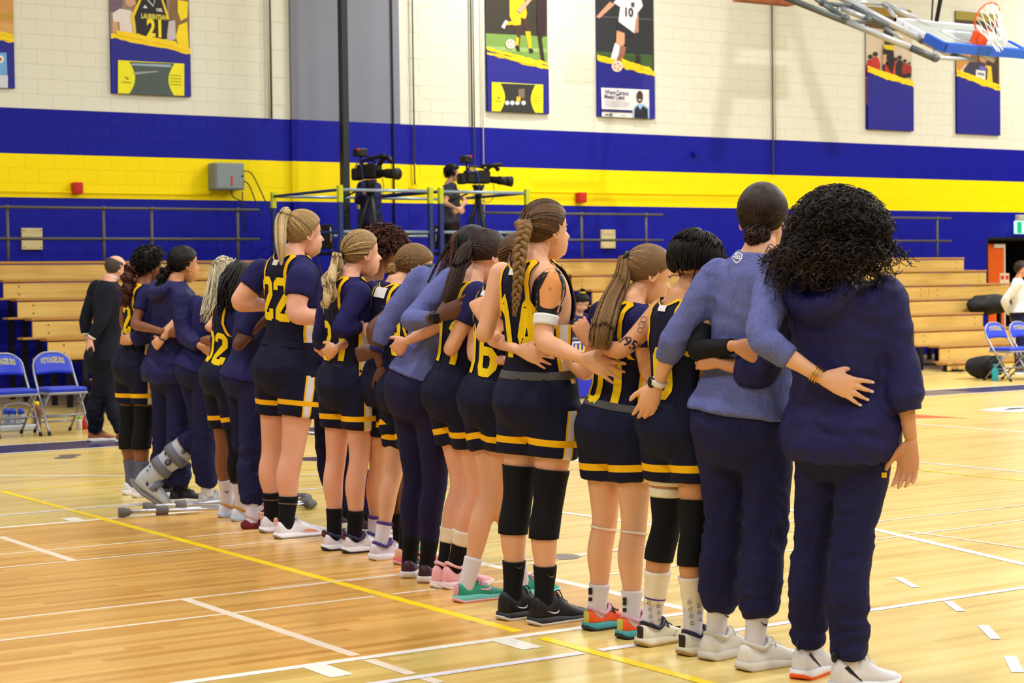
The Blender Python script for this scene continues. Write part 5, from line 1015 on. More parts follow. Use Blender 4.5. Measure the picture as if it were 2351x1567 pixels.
def shoe(p, sd, upper, sole, style='low', L=None, collar=None, lace=None, logo=None, heel=None, sole2=None, toe=None, pitch=0., side_patch=None, wedge=None, logox=(.3, .62), hs=None, loop=None, shadow=None):
    L = (L or .285)*p.k; hp = p.heel[sd] if sd in p.heel else p.J['an'+sd]*np.array([1, 1, 0])-np.array([math.cos(p.fy[sd]), math.sin(p.fy[sd]), 0])*.062*p.k
    M = rotz(p.fy[sd])@roty(pitch); tw = lambda VF: (np.asarray(VF[0])@M.T+hp, VF[1])
    U = shoe_local(L, style); o = part('shoe', tw(U), cmat(upper), p.root); bv = BVHTree.FromPolygons([Vector(v) for v in U[0]], U[1])
    part('sole', tw(sole_local(L, .026, .036)), cmat(sole), o)
    if sole2: part('outsole', tw(sole_local(L, .01, .012, .0075)), cmat(sole2), o)
    ax = p.heel_an if hasattr(p, 'heel_an') else .062*p.k
    if collar:
        th = np.linspace(0, 2*math.pi, 21)[:-1]; zc = {'low': .255, 'mid': .365, 'slip': .2}[style]*L
        P = np.stack([ax+.012*p.k+np.cos(th)*.052*p.k, np.sin(th)*.040*p.k, zc+.012*np.abs(np.cos(th))**2+np.where(np.cos(th) > 0, .02, .012)*np.abs(np.cos(th))], 1); part('collar', tw(tube(np.concatenate([P, P[:1]]), .009*p.k, 6, cap=False)), cmat(collar), o)
    def onside(V2, sg, o_=.002):
        out = []
        for x, z in V2:
            h = bv.ray_cast(Vector((x, sg*.2, z)), Vector((0, -sg, 0))); y = h[0].y if h[0] is not None else sg*.02
            out.append((x, y+sg*o_, z))
        return np.array(out)
    if logo:
        V2, F2 = swoosh2(); Vd = []
        for sg in (-1, 1): part('logo', tw((onside([(logox[0]*L+(1-v[0])*0+v[0]*(logox[1]-logox[0])*L, .045+v[1]*.13*L*1.6*(logox[1]-logox[0])/.32*.8+.004) for v in V2], sg), F2)), cmat(logo), o)
    if side_patch:
        c, pts = side_patch
        for sg in (-1, 1): part('overlay', tw((onside([(x*L, z*L) for x, z in pts], sg, .0025), [tuple(range(len(pts)))])), cmat(c), o)
    if heel:
        part('heel_tab', tw(bevbox((-.006, -.016, .11*L), (.006, .016, .3*L), .004)), cmat(heel), o)
    if loop:
        th = np.linspace(0, 2*math.pi, 13); zc = {'low': .33, 'mid': .42, 'slip': .2}[style]*L; part('pull_loop', tw(tube(np.stack([.0+.008*np.cos(th), th*0, zc+.016*np.sin(th)], 1), .006, 6)), cmat(loop), o)
    if lace:
        for i, x in enumerate(np.linspace(.42, .6, 5)):
            w = .042*L/.285*.285; z = np.interp(x, SHOE_X, SHOE_T[style])*L
            part('lace', tw(tube(spline([(x*L-.006, -.032, z-.016), (x*L, -.012, z+.002), (x*L+.004, .012, z+.002), (x*L-.004, .032, z-.016)], 3), .0032, 5)), cmat(lace), o)
        z = np.interp(.4, SHOE_X, SHOE_T[style])*L
        for q in (1, -1): part('lace', tw(tube(spline([(.4*L, 0, z+.004), (.42*L, .022*q, z+.016), (.45*L, .03*q, z-.004), (.46*L, .036*q, z-.022)], 4), .0026, 5)), cmat(lace), o)
    if wedge:
        for sg in (-1, 1):
            for x in np.linspace(.2, .75, 5): part('sole_tooth', tw((onside([(x*L-.016, .004), (x*L+.016, .004), (x*L, .034)], sg, .009), [(0, 1, 2)])), cmat(wedge), o)
    return o
def sock(p, sd, top, mat, off=.005, name='sock', ext=True):
    off0 = off; return p.band('leg', sd, top, 2.16, mat, name, offs=([top, top+.02, 1.9, 2.1, 2.16], [off, off+.001, off+.003, off+.003, off]))

# ---- hair
def strands(Ps, r, n=3):
    Ps = np.asarray(Ps, float); N, m, _ = Ps.shape; r = np.broadcast_to(np.asarray(r, float), (N, m)) if np.ndim(r) < 2 else r
    T = np.gradient(Ps, axis=1); T /= np.linalg.norm(T, axis=2)[..., None]+1e-9
    ref = np.where(np.abs(T[..., 2:3]) < .8, np.array([0, 0, 1.]), np.array([1., 0, 0])); A = np.cross(T, ref); A /= np.linalg.norm(A, axis=2)[..., None]+1e-9; B = np.cross(T, A)
    th = np.arange(n)*2*math.pi/n; V = Ps[:, :, None]+(A[:, :, None]*np.cos(th)[None, None, :, None]+B[:, :, None]*np.sin(th)[None, None, :, None])*r[:, :, None, None]
    idx = np.arange(N*m*n).reshape(N, m, n); a = idx[:, :-1]; b = idx[:, 1:]; F = np.stack([a, np.roll(a, -1, 2), np.roll(b, -1, 2), b], -1).reshape(-1, 4)
    return V.reshape(-1, 3), F
def hdir(az, el): az, el = math.radians(az), math.radians(el); return np.array([math.cos(el)*math.cos(az), math.cos(el)*math.sin(az), math.sin(el)])
def hw_(p, P): return np.asarray(P)@p.HM.T*1+p.J['head']
def hair_cap(p, mat, thick=.012, lift=0., name='hair', recede=None, bald=False):
    d, F = SPH; az = np.arctan2(d[:, 1], d[:, 0]); el = np.arcsin(np.clip(d[:, 2], -1, 1)); hl = hairline(az)
    if recede is not None: hl = hl+recede*np.clip(np.cos(az), 0, 1)
    m = smooth(-.08, .1, el-hl)
    if bald: m = m*(1-smooth(.62, .95, el+.25*np.cos(az)))
    R = SPH_R+thick*m-.012*(1-m); keep = [f for f in F if max(m[i] for i in f) > 0]
    return part(name, (hw_(p, d*R[:, None]*p.hs), keep), mat, p.root)
def hair_roots(p, n, rng):
    out = []
    while len(out) < n:
        v = rng.normal(size=(n*3, 3)); v /= np.linalg.norm(v, axis=1)[:, None]; az = np.arctan2(v[:, 1], v[:, 0]); el = np.arcsin(v[:, 2]); out += list(v[el > hairline(az)+.02])
    return np.array(out[:n])
def hair_pull(p, mat, cap, tie, n=260, thick=.013, r=.0032, m=9, name='combed_strands', edge=True):
    """strands combed over the skull to a tie point (local unit direction)"""
    rng = p.rng; t = nrm(tie); d = hair_roots(p, n, rng)
    if edge:
        az = rng.uniform(-math.pi, math.pi, n//2); el = hairline(az)+.03; d[:n//2] = np.stack([np.cos(el)*np.cos(az), np.cos(el)*np.sin(az), np.sin(el)], 1)
    s = np.linspace(0, 1, m)[None, :, None]; om = np.arccos(np.clip(d@t, -1, 1))[:, None, None]; P = (np.sin((1-s)*om)*d[:, None]+np.sin(s*om)*t)/(np.sin(om)+1e-6); P /= np.linalg.norm(P, axis=2)[..., None]
    R = head_r(P.reshape(-1, 3)).reshape(n, m)+thick*(.6+.4*np.linspace(0, 1, m))[None]+rng.uniform(-.002, .003, (n, 1)); R = R-np.where(np.linspace(0, 1, m)[None] < .08, .008, 0)
    return part(name, strands(hw_(p, P*R[..., None]*p.hs), r*p.hs), mat, cap)
def bundle(p, guide, R, n, r, mat, parent, name='ponytail', wave=0., freq=3., m=26, flat=None, taper=.5, core=True, curl=0.):
    rng = p.rng; G = spline(np.array(guide), 6); m0 = len(G); T, A, B = frames(G); s = np.linspace(0, 1, m0); Rr = np.interp(s, np.linspace(0, 1, len(R)), R)
    q = np.sqrt(rng.uniform(0, 1, n)); ph = rng.uniform(0, 2*math.pi, n); u, v = q*np.cos(ph), q*np.sin(ph)
    end = rng.uniform(.82, 1.03, n); S_ = s[None]*end[:, None]; idx = np.clip(S_*(m0-1), 0, m0-1.001); i0 = idx.astype(int); f = (idx-i0)[..., None]
    L = lambda X: X[i0]*(1-f)+X[i0+1]*f
    RR = (Rr[i0]*(1-f[..., 0])+Rr[i0+1]*f[..., 0])[..., None]
    P = L(G)+(L(A)*u[:, None, None]+L(B)*v[:, None, None])*RR
    if wave: w = wave*np.sin(S_*freq*2*math.pi+rng.uniform(0, 1.2, (n, 1)))[..., None]; P = P+L(A)*w+L(B)*wave*np.cos(S_*freq*2*math.pi+rng.uniform(0, 1.2, (n, 1)))[..., None]
    rr = r*np.interp(s, [0, .7, 1], [1, 1, taper]); o = part(name, strands(P, np.broadcast_to(rr, (n, m0))), mat, parent)
    if core: part(name+'_core', tube(G, np.maximum(Rr*.8, .002), 10), mat, parent)
    return o
def braid(p, guide, R, mat, parent, name='braid', turns=7., n=3, k=.55):
    G = spline(np.array(guide), 14); T, A, B = frames(G, ref=RT); s = np.linspace(0, 1, len(G)); Rr = np.interp(s, np.linspace(0, 1, len(R)), R)
    for i in range(n):
        a = s*turns*2*math.pi/1.+i*2*math.pi/n; P = G+A*(Rr*np.sin(a)*.75)[:, None]+B*(Rr*.42*np.sin(2*a))[:, None]; part(name+'_strand', tube(P, np.stack([Rr*k, Rr*k*.8], 1), 7), mat, parent)
def curly(p, n, length, mat, cap, name='curls', rad=.011, turns=4., grav=.25, r=.0022, m=26, center=None, roots=None, shape=None):
    rng = p.rng; d = hair_roots(p, n, rng) if roots is None else roots; s = np.linspace(0, 1, m); R0 = head_r(d)+.004
    ln = length*rng.uniform(.55, 1.05, n)
    if shape is not None: ln = ln*shape(d)
    out = d*np.array([1, 1, .8]); out /= np.linalg.norm(out, axis=1)[:, None]
    P = d[:, None]*R0[:, None, None]+out[:, None]*(ln[:, None]*s[None])[..., None]; P[..., 2] -= grav*ln[:, None]*s[None]**2*1.0
    a1 = np.cross(out, rng.normal(size=(n, 3))); a1 /= np.linalg.norm(a1, axis=1)[:, None]; a2 = np.cross(out, a1); ph = s[None]*turns*2*math.pi*rng.uniform(.7, 1.3, (n, 1))+rng.uniform(0, 6.3, (n, 1)); w = rad*np.minimum(1, s*3)[None]*rng.uniform(.7, 1.3, (n, 1))
    P = P+a1[:, None]*(np.cos(ph)*w)[..., None]+a2[:, None]*(np.sin(ph)*w)[..., None]
    return part(name, strands(hw_(p, P*p.hs), r), mat, cap)
def scrunchie(p, c, ax, R, mat, parent, r=.008):
    T = nrm(ax); A = nrm(np.cross(T, (0.1, .2, 1))); B = np.cross(T, A); th = np.linspace(0, 2*math.pi, 17); P = c+A*(np.cos(th)*R)[:, None]+B*(np.sin(th)*R)[:, None]; return part('hair_tie', tube(P, r, 6, cap=False), mat, parent)
def tie_pt(p, az, el, ex=.0): d = hdir(az, el); return hw_(p, d*(head_r(d[None])[0]+ex)*p.hs), d
def bun(p, c, R, mat, parent, n=46, name='bun', r=.004):
    rng = p.rng; part(name+'_core', ellipsoid(c, (R*.86,)*3, 14, 9), mat, parent); m = 16; P = np.zeros((n, m, 3))
    for i in range(n):
        ax = nrm(rng.normal(size=3)); a = nrm(np.cross(ax, rng.normal(size=3))); b = np.cross(ax, a); t = np.linspace(0, rng.uniform(2, 4.2), m); h = rng.uniform(-.6, .6); q = math.sqrt(1-h*h)
        P[i] = c+R*(a*(np.cos(t)*q)[:, None]+b*(np.sin(t)*q)[:, None]+ax*h)*rng.uniform(.9, 1.04)
    return part(name, strands(P, r), mat, parent)

# ================================================================ the line of players, from the near end
PP = {}
def P_(key, *a, **k): PP[key] = Person(key, *a, **k); return PP[key]
P_('p1', 'person in navy hooded rain jacket with huge black curly hair, nearest the camera', None, 1.80, 22, dict(ftL=(1834, 1560), ftR=(1916, 1590), fyR=0, fyL=22, knR=(1955, 1265), knL=(1868, 1258), hipR=(1985, 1015), hipL=(1890, 1010), neck=(1925, 628), shR=(2030, 672), shL=(1832, 668, .1), head=(1928, 545), elR=(2068, 850), wrR=(2092, 1015, -.02), elL=(1752, 852, .04), wrL=(1648, 832, 0)), w=1.03, lw=1.0, skin='tan')
P_('p2', 'person in heather blue long-sleeved shirt with low dark bun and gold bracelets', None, 1.87, 24, dict(ftL=(1619, 1516), ftR=(1702, 1540), fyR=2, fyL=12, knR=(1762, 1205), knL=(1668, 1200), hipR=(1752, 985), hipL=(1655, 980), neck=(1750, 574), shR=(1782, 632, -.12), shL=(1648, 634), head=(1753, 504), elR=(1746, 778, -.22), wrR=(1888, 868), elL=(1552, 770), wrL=(1510, 884)), w=1.0, skin='fair', headyaw=8, headpitch=-2)
P_('p3', 'person with short black hair, tattooed left arm and black compression sleeve', None, 1.72, 8, dict(ftL=(1470, 1484), ftR=(1566, 1505), knR=(1597, 1208), knL=(1532, 1200), hipR=(1592, 985), hipL=(1528, 980), neck=(1572, 679), shR=(1622, 722), shL=(1520, 712), head=(1598, 612), elR=(1600, 806, -.1), wrR=(1688, 793), elL=(1428, 806, -.03), wrL=(1352, 790)), skin='tan', headpitch=-28, headyaw=-4)
P_('p4', 'person with long light brown ponytail and orange and teal shoes', None, 1.68, 4, dict(ftL=(1347, 1447), ftR=(1424, 1466), knR=(1457, 1206), knL=(1390, 1196), hipR=(1448, 990), hipL=(1380, 985), neck=(1452, 687), shR=(1478, 735), shL=(1386, 722), head=(1492, 632), elR=(1487, 860), wrR=(1555, 880, .12), elL=(1350, 858, .05), wrL=(1306, 838)), skin='fair', headpitch=-20, headyaw=-20, lw=1.05)
P_('p5', 'tall person in jersey 14 with braided ponytail and taped right shoulder', None, 1.84, 6, dict(ftL=(1150, 1424), ftR=(1222, 1436), knR=(1260, 1148), knL=(1190, 1138), hipR=(1275, 925), hipL=(1198, 920), neck=(1226, 590), shR=(1266, 648), shL=(1152, 630), head=(1256, 530), elR=(1245, 785, -.05), wrR=(1338, 822), elL=(1112, 772, -.02), wrL=(1112, 735, .08)), w=1.05, lw=1.03, aw=1.06, skin='fair', headpitch=2, headyaw=-2)
P_('p6', 'person half hidden behind the player in jersey 14, with green and pink shoes', None, 1.70, 4, dict(ftL=(1048, 1383), ftR=(1172, 1372), knL=(1128, 1128), knR=(1160, 1120), hipL=(1110, 920), hipR=(1150, 922), neck=(1160, 652), shL=(1094, 676), shR=(1160, 690), head=(1190, 600), elL=(1034, 806), wrL=(1040, 770, .12), elR=(1128, 775, -.03), wrR=(1190, 803)), skin='fair', headpitch=-30)
P_('p7', 'person with long dark brown ponytail leaning on the next shoulder, pink shoes', None, 1.74, 2, dict(ftL=(995, 1350), ftR=(1018, 1352), knL=(1062, 1112), knR=(1098, 1120), hipL=(1025, 905), hipR=(1068, 910), neck=(1085, 641), shL=(1030, 665), shR=(1104, 680), head=(1119, 590), elR=(1086, 818, -.05), wrR=(1162, 828), elL=(1002, 748, -.06), wrL=(932, 784)), skin='rosy', headpitch=-24, headyaw=6)
P_('p8', 'person in heather blue shirt with long braids, bending towards the neighbour', None, 1.80, 14, dict(ftL=(936, 1328), ftR=(974, 1339), fyL=50, fyR=45, knL=(956, 1105), knR=(1000, 1112), hipL=(938, 895), hipR=(990, 900), neck=(1046, 606), shL=(968, 640), shR=(1034, 645, -.05), head=(1086, 584), elR=(938, 738, -.1), wrR=(1006, 727), elL=(890, 735, -.02), wrL=(862, 808)), skin='dark', headpitch=-25)
P_('p9', 'person with small brown bun and bowed head, purple-topped white socks', None, 1.74, 2, dict(ftR=(852, 1286), ftL=(838, 1262), knL=(870, 1070), knR=(908, 1072), hipL=(866, 880), hipR=(910, 885), neck=(916, 646), shL=(853, 672), shR=(930, 680), head=(953, 615), elL=(832, 768, -.04), wrL=(772, 800), elR=(950, 800), wrR=(985, 830, .15)), skin='fair', headpitch=-18, headyaw=-22, lw=.95)
P_('p10', 'person with bushy dark auburn curls and navy track pants behind the wavy ponytail', None, 1.78, 0, dict(ftL=(772, 1213), ftR=(832, 1228), neck=(856, 648), head=(884, 576), shL=(810, 660), shR=(872, 668), hipL=(752, 850), hipR=(792, 855), knL=(756, 1030), knR=(806, 1040)), skin='brown', headpitch=-18)
P_('px', 'person in shorts with coral shoes, almost hidden behind the bending blue shirt', None, 1.66, 4, dict(ftL=(898, 1275), ftR=(910, 1296), neck=(962, 695), head=(988, 662), shL=(925, 700), shR=(975, 712), hipL=(912, 900), hipR=(944, 905), knL=(915, 1080), knR=(948, 1085), elL=(852, 752, -.1), wrL=(874, 845), elR=(985, 800)), skin='dark', headpitch=-35)
P_('p11', 'person with wavy blonde ponytail and long navy sleeves under the jersey', None, 1.80, 0, dict(ftL=(744, 1264), ftR=(790, 1270), knL=(772, 1050), knR=(826, 1052), hipL=(775, 880), hipR=(822, 885), neck=(802, 630), shL=(758, 662), shR=(826, 672), head=(832, 583), elR=(778, 758, -.08), wrR=(835, 748), elL=(738, 760), wrL=(730, 800, .1)), skin='rosy', headpitch=2)
P_('p13', 'very tall person in jersey 22 with high blonde ponytail', None, 1.93, 2, dict(ftL=(601, 1223), ftR=(634, 1237), knL=(627, 1034), knR=(672, 1040), hipL=(632, 845), hipR=(690, 850), neck=(674, 579), shL=(600, 628), shR=(692, 642), head=(700, 538), elL=(545, 694, -.02), wrL=(620, 702, .1), elR=(676, 722, -.06), wrR=(752, 735)), w=1.1, lw=1.12, aw=1.28, skin='rosy')
P_('p14', 'person in navy tee and track pants with maroon slippers, partly behind jersey 22', None, 1.74, 0, dict(ftL=(566, 1192), ftR=(558, 1214), neck=(590, 700), head=(606, 662), shL=(552, 712), shR=(590, 722), hipL=(552, 870), hipR=(582, 875), knL=(562, 1035), knR=(580, 1040), elR=(540, 800, -.06), wrR=(598, 742)), skin='dark', headpitch=-20)
P_('p15', 'person with long black braids, navy sleeve and black right knee sleeve', None, 1.66, 4, dict(ftL=(504, 1188), ftR=(535, 1197), knL=(514, 1022), knR=(547, 1028), hipL=(500, 865), hipR=(528, 870), neck=(540, 690), head=(552, 648), shL=(520, 715), shR=(568, 722), elL=(512, 770, -.08), wrL=(490, 782), elR=(560, 790), wrR=(590, 800, .1)), skin='brown', headpitch=-20)
P_('p16', 'person with long pale blonde hair wearing a grey walking boot', None, 1.72, 6, dict(ftR=(457, 1160), fyR=0, knR=(470, 1005), hipL=(440, 850), hipR=(475, 855), neck=(500, 685), head=(522, 640), shL=(452, 700), shR=(520, 712), elL=(388, 756, -.06), wrL=(372, 782), elR=(478, 755, -.06), wrR=(494, 740)), skin='fair', headpitch=-12)
P_('p17', 'person in navy hooded jacket with dark slicked ponytail and gold earrings', None, 1.77, 4, dict(ftL=(360, 1142), ftR=(392, 1157), knL=(380, 1020), knR=(412, 1022), hipL=(378, 850), hipR=(412, 855), neck=(402, 642), head=(424, 608), shL=(362, 670), shR=(415, 682), elR=(425, 770, -.08), wrR=(462, 795), elL=(340, 765), wrL=(300, 785)), w=1.08, skin='olive')
P_('p18', 'person with curly dark ponytail and grey socks at the far end of the line', None, 1.73, 4, dict(ftL=(284, 1136), ftR=(306, 1142), knL=(298, 968), knR=(332, 968), hipL=(296, 838), hipR=(330, 842), neck=(330, 647), head=(346, 610), shL=(295, 675), shR=(335, 682), elR=(308, 745, -.06), wrR=(372, 760), elL=(284, 735), wrL=(300, 780, .1)), lw=1.08, skin='brown')
q = PP
for k_, v_ in (('p1', .035), ('p2', .018), ('p8', .018), ('p16', .02), ('p17', .035)): PP[k_].loose = v_
# ---------- p1
p = q['p1']; p.browc = 'black'; p.hand_px('L', (1610, 826), on=q['p2'], style='soft'); p.hand('R', at_depth(2078, 1130, depth(p.J['wrR'])-.0)-p.J['wrR'], nb=FW*.8+RT*.55, style='soft', sc=1.05); p.body()
hood = [tube(spline([p.surf([.97], [math.radians(150)], .02)[0], p.surf([.9], [math.radians(146)], .03)[0], p.surf([.84], [math.radians(163)], .035)[0], p.surf([.805], [math.pi], .035)[0], p.surf([.84], [math.radians(-163)], .035)[0], p.surf([.9], [math.radians(-146)], .03)[0], p.surf([.97], [math.radians(-150)], .02)[0]], 4), np.interp(np.linspace(0, 1, 25), [0, .2, .5, .8, 1], [.03, .04, .05, .04, .03]), 12)]
p.top(M_jacket, 'jacket', sleeve=1.55, t0=-.1, t1=.99, vox=.0105, amp=.011, extra=hood, flare=([-.2, 0, .15, .4, .65, .85, 1.], [.048, .044, .05, .05, .036, .02, .016]), cuff=([0, .6, 1.2, 1.45, 1.55], [.024, .026, .03, .034, .016]))
p.bottoms(M_pants, end=1.93, amp=.009, vox=.0105, offs=([0, .5, .9, 1.3, 1.7, 1.9, 1.93], [.008, .01, .016, .02, .026, .03, .022])); p.band('arm', 'R', 1.46, 1.56, M_jacket, 'cuff', .02); p.band('arm', 'L', 1.46, 1.56, M_jacket, 'cuff', .02)
cap = hair_cap(p, HAIR['frizz'], .06); curly(p, 2500, .13, HAIR['frizz'], cap, rad=.015, turns=5, grav=.45, r=.0019, m=25, shape=lambda d: np.where(d[:, 2] < .1, 1.5, .95)*(.9+.15*np.abs(d[:, 1])))
for sd in 'LR':
    shoe(p, sd, (226, 222, 228), (238, 236, 236), 'mid', L=.3, lace=(225, 222, 226), sole2=(250, 100, 30), side_patch=((22, 22, 26), [(.06, .3), (.12, .24), (.3, .11), (.28, .15), (.26, .16), (.12, .32)]), loop=(30, 30, 34)); sock(p, sd, 1.8, M_whs)
p.print_on(p.botbvh, [(-.5, -.5), (.5, -.5), (.5, .5), (-.5, .5)], [(0, 1, 2, 3)], (2030, 1090), .018, M_gold, p.root, 'pants_logo')
# ---------- p2
p = q['p2']; p.hand_px('R', (1990, 903), on=q['p1'], style='flat', nails=True, dd=-.015, sc=1.02); p.hand_px('L', (1488, 930), on=q['p3'], style='soft', dd=-.02); p.body()
p.top(M_heather, 'long_sleeved_shirt', sleeve=1.5, t0=.08, t1=.985, vox=.0105, amp=.008, flare=([0, .15, .3, .6, .85, 1.], [.05, .036, .034, .026, .012, .01]), cuff=([0, .6, 1.1, 1.45, 1.5], [.014, .016, .014, .01, .008]))
p.bottoms(M_pants, end=1.78, amp=.009, ttop=.12, vox=.0105, offs=([0, .5, .9, 1.3, 1.6, 1.74, 1.78], [.01, .014, .022, .026, .034, .03, .014]))
cap = hair_cap(p, HAIR['dkbrown'], .014); hair_pull(p, HAIR['dkbrown'], cap, hdir(180, -32), 320); c, d = tie_pt(p, 180, -36, .02); bun(p, c, .05, HAIR['dkbrown'], cap, 60)
for sd in 'LR': shoe(p, sd, (226, 220, 212), (214, 206, 194), 'low', L=.3, lace=(230, 226, 220), sole2=(196, 184, 166), collar=(216, 210, 200)); sock(p, sd, 1.55, M_whs)
sv, sf = swoosh2()
for px in ((1672, 1406), (1756, 1424)): p.print_on(BVHTree.FromPolygons([Vector(v) for v in p.limb('leg', 'L' if px[0] < 1700 else 'R', 1.5, 2.1, .011, n=24)[0]], p.limb('leg', 'L' if px[0] < 1700 else 'R', 1.5, 2.1, .011, n=24)[1]), sv-.5, sf, px, .04, M_blk2, p.root, 'sock_logo')
for off, s_ in ((.010, 1.86), (.010, 1.9), (.009, 1.94)): p.band('arm', 'R', s_, s_+.014, plain('gold_bracelet', srgb(212, 168, 70), .25, .9), 'bracelet', .005)
p.band('arm', 'L', 1.9, 1.98, plain('white_watch_strap', srgb(232, 226, 220), .5), 'watch_strap', .005)
w_ = p.J['wrL']; part('watch_face', ellipsoid(lerp(p.J['elL'], w_, .94)-RT*.03, (.012, .02, .024), 10, 6), M_blk, p.root)
sh_o = [(-.5, .35), (-.3, .45), (0, .5), (.3, .45), (.5, .35), (.48, -.1), (.3, -.4), (0, -.6), (-.3, -.4), (-.48, -.1)]; sh_i = [(x*.8, y*.82) for x, y in sh_o]; n_ = len(sh_o)
p.print_on(p.topbvh, sh_o+sh_i, [(i, (i+1) % n_, n_+(i+1) % n_, n_+i) for i in range(n_)], (1692, 590), .04, M_whc, p.root, 'shirt_crest', rot=-.12); tv, tf = text_vf('HEL', .5, bold=.012); p.print_on(p.topbvh, tv[:, :2]+np.array([-.02, .02]), tf, (1692, 590), .042, M_whc, p.root, 'shirt_crest_letters', rot=-.12)
# ---------- p3
p = q['p3']; p.hand_px('R', (1760, 824), on=q['p2'], style='soft', dd=-.02); p.hand_px('L', (1334, 752), on=q['p4'], style='grip', dd=-.03); p.body(); p.jersey('0', t0=.0, numt=.42)
p.bottoms(M_shorts, 'shorts', end=.56, ttop=.2); p.band('arm', 'R', .42, 1.9, M_black, 'compression_sleeve', .004)
for sd in 'LR':
    p.band('leg', sd, .72, 1.36, M_black, 'knee_sleeve', .006, amp=.002); p.band('leg', sd, 1.46, 1.8, M_tape, 'ankle_tape', .007, amp=.003); sock(p, sd, 1.74, M_whs)
    shoe(p, sd, (226, 218, 196), (222, 210, 186), 'low', lace=(24, 22, 26), sole2=(176, 142, 86), heel=(48, 30, 30), side_patch=((20, 20, 28), [(.52, .1), (.95, .1), (.93, .17), (.6, .18)]), collar=(28, 26, 50))
p.band('leg', 'L', .5, .6, M_tape, 'thigh_tape', .006); p.band('leg', 'L', .63, .72, M_tape, 'thigh_tape', .006); p.band('leg', 'L', 1.73, 1.745, M_purp, 'sock_stripe', .008)
cap = hair_cap(p, HAIR['black'], .022); rng = p.rng; d = hair_roots(p, 420, rng); tp = hdir(150, 62); m = 12; s_ = np.linspace(0, 1, m)
P = np.zeros((420, m, 3))
for i, v in enumerate(d):
    v2 = nrm(tp*.25+v*.75); e = nrm(v*np.array([1, 1, .3])+np.array([0, 0, -.55])); e2 = nrm(lerp(v2, e, .8))
    for j, t in enumerate(s_): u_ = nrm(lerp(v2, e2, t)); P[i, j] = u_*(head_r(u_[None])[0]+.024+.012*math.sin(t*3))
part('bob_strands', strands(hw_(p, P*p.hs), .0036), HAIR['black'], cap)
LEGBVH = lambda p, sd, a, b, o: BVHTree.FromPolygons([Vector(v) for v in p.limb('leg', sd, a, b, o, n=28)[0]], p.limb('leg', sd, a, b, o, n=28)[1])
for sd, cx in (('L', 1504), ('R', 1597)):
    bv = LEGBVH(p, sd, 1.6, 2.16, .011)
    for i in range(7):
        th = np.linspace(0, 2*math.pi, 9)[:-1]; ro = [(.5*math.cos(a), .32*math.sin(a)) for a in th]; ri = [(.38*math.cos(a), .2*math.sin(a)) for a in th]
        V2 = ro+ri; F2 = [(k, (k+1) % 8, 8+(k+1) % 8, 8+k) for k in range(8)]
        for z in (-.3, 0, .3): b0 = len(V2); V2 = V2+[(z-.04, .38), (z+.04, .38), (z+.1, .85), (z+.06, .85)]; F2 = F2+[(b0, b0+1, b0+2, b0+3)]
        p.print_on(bv, np.array(V2), F2, (cx-14+(i % 2)*22+(i//2)*2, 1383+i*8), .018, M_blk2, p.root, 'sock_print', rot=(-.5+.3*i) % 1-.4, off=.004)
tv, tf = text_vf('1951', 1., bold=.02); bv = p.bvh; p.print_on(bv, tv[:, :2], tf, (1447, 789), .056, M_blk2, p.root, 'arm_tattoo', rot=-.55, off=.002)
ring = lambda r0, r1, n=10, sx=1.: ([(r0*math.cos(a)*sx, r0*math.sin(a)) for a in np.arange(n)*2*math.pi/n]+[(r1*math.cos(a)*sx, r1*math.sin(a)) for a in np.arange(n)*2*math.pi/n], [(k, (k+1) % n, n+(k+1) % n, n+k) for k in range(n)])
M_ink2 = plain('faded_ink', srgb(120, 92, 82), .6)
for dx, dy, r in ((0, 0, .5), (4, -12, .45), (-4, 12, .4), (2, -4, .3)): V2, F2 = ring(r, r*.8); p.print_on(bv, V2, F2, (1474+dx, 745+dy), .03, M_ink2, p.root, 'arm_tattoo', off=.002)
# ---------- p4
p = q['p4']; p.hand('R', p.f+.2*p.l, style='soft'); p.hand('L', nrm(p.J['wrL']-p.J['elL']), style='soft'); p.body(); p.top(M_tee, sleeve=.5); p.jersey('01', t0=.14, numt=.36); p.bottoms(M_shorts, 'shorts', end=.54, ttop=.2)
wb = lambda p, m=M_grband, a=.17, b=.225: part('waistband', p.torso_vf(a, b, .022, n=36, m=5), m, p.root)
wb(p)
for sd in 'LR':
    p.band('leg', sd, 1.06, 1.085, M_tape, 'knee_strap', .004); sock(p, sd, 1.7, M_whs); shoe(p, sd, (250, 92, 26), (60, 160, 166), 'low', lace=(40, 40, 46), collar=(224, 170, 190), logo=(206, 44, 40) if sd == 'L' else (120, 50, 130), sole2=(40, 50, 56), logox=(.35, .72), heel=(206, 190, 80))
    V, F = p.limb('leg', sd, 1.72, 1.95, .011, n=24); bv = BVHTree.FromPolygons([Vector(v) for v in V], F); cx = 1355 if sd == 'L' else 1434
    for y0, y1 in ((1350, 1356), (1358, 1362), (1365, 1385)) if sd == 'L' else ((1372, 1379), (1381, 1388), (1391, 1408)): p.print_on(bv, [(-.5, -.5), (.5, -.5), (.5, .5), (-.5, .5)], [(0, 1, 2, 3)], (cx, (y0+y1)/2), .0155, M_blk2, p.root, 'sock_mark')
cap = hair_cap(p, HAIR['ltbrown'], .014); c, d = tie_pt(p, 172, 16, .025); hair_pull(p, HAIR['ltbrown'], cap, hdir(172, 16), 300); scrunchie(p, c, p.HM@d, .022, M_blk, cap, .009)
gd = [c, at_depth(1428, 640, depth(c)-.03), at_depth(1400, 700, depth(c)-.09), at_depth(1382, 760, depth(p.nk)-.2), at_depth(1376, 800, depth(p.nk)-.2)]; bundle(p, gd, [.022, .036, .046, .05, .044], 260, .0034, HAIR['ltbrown'], cap)
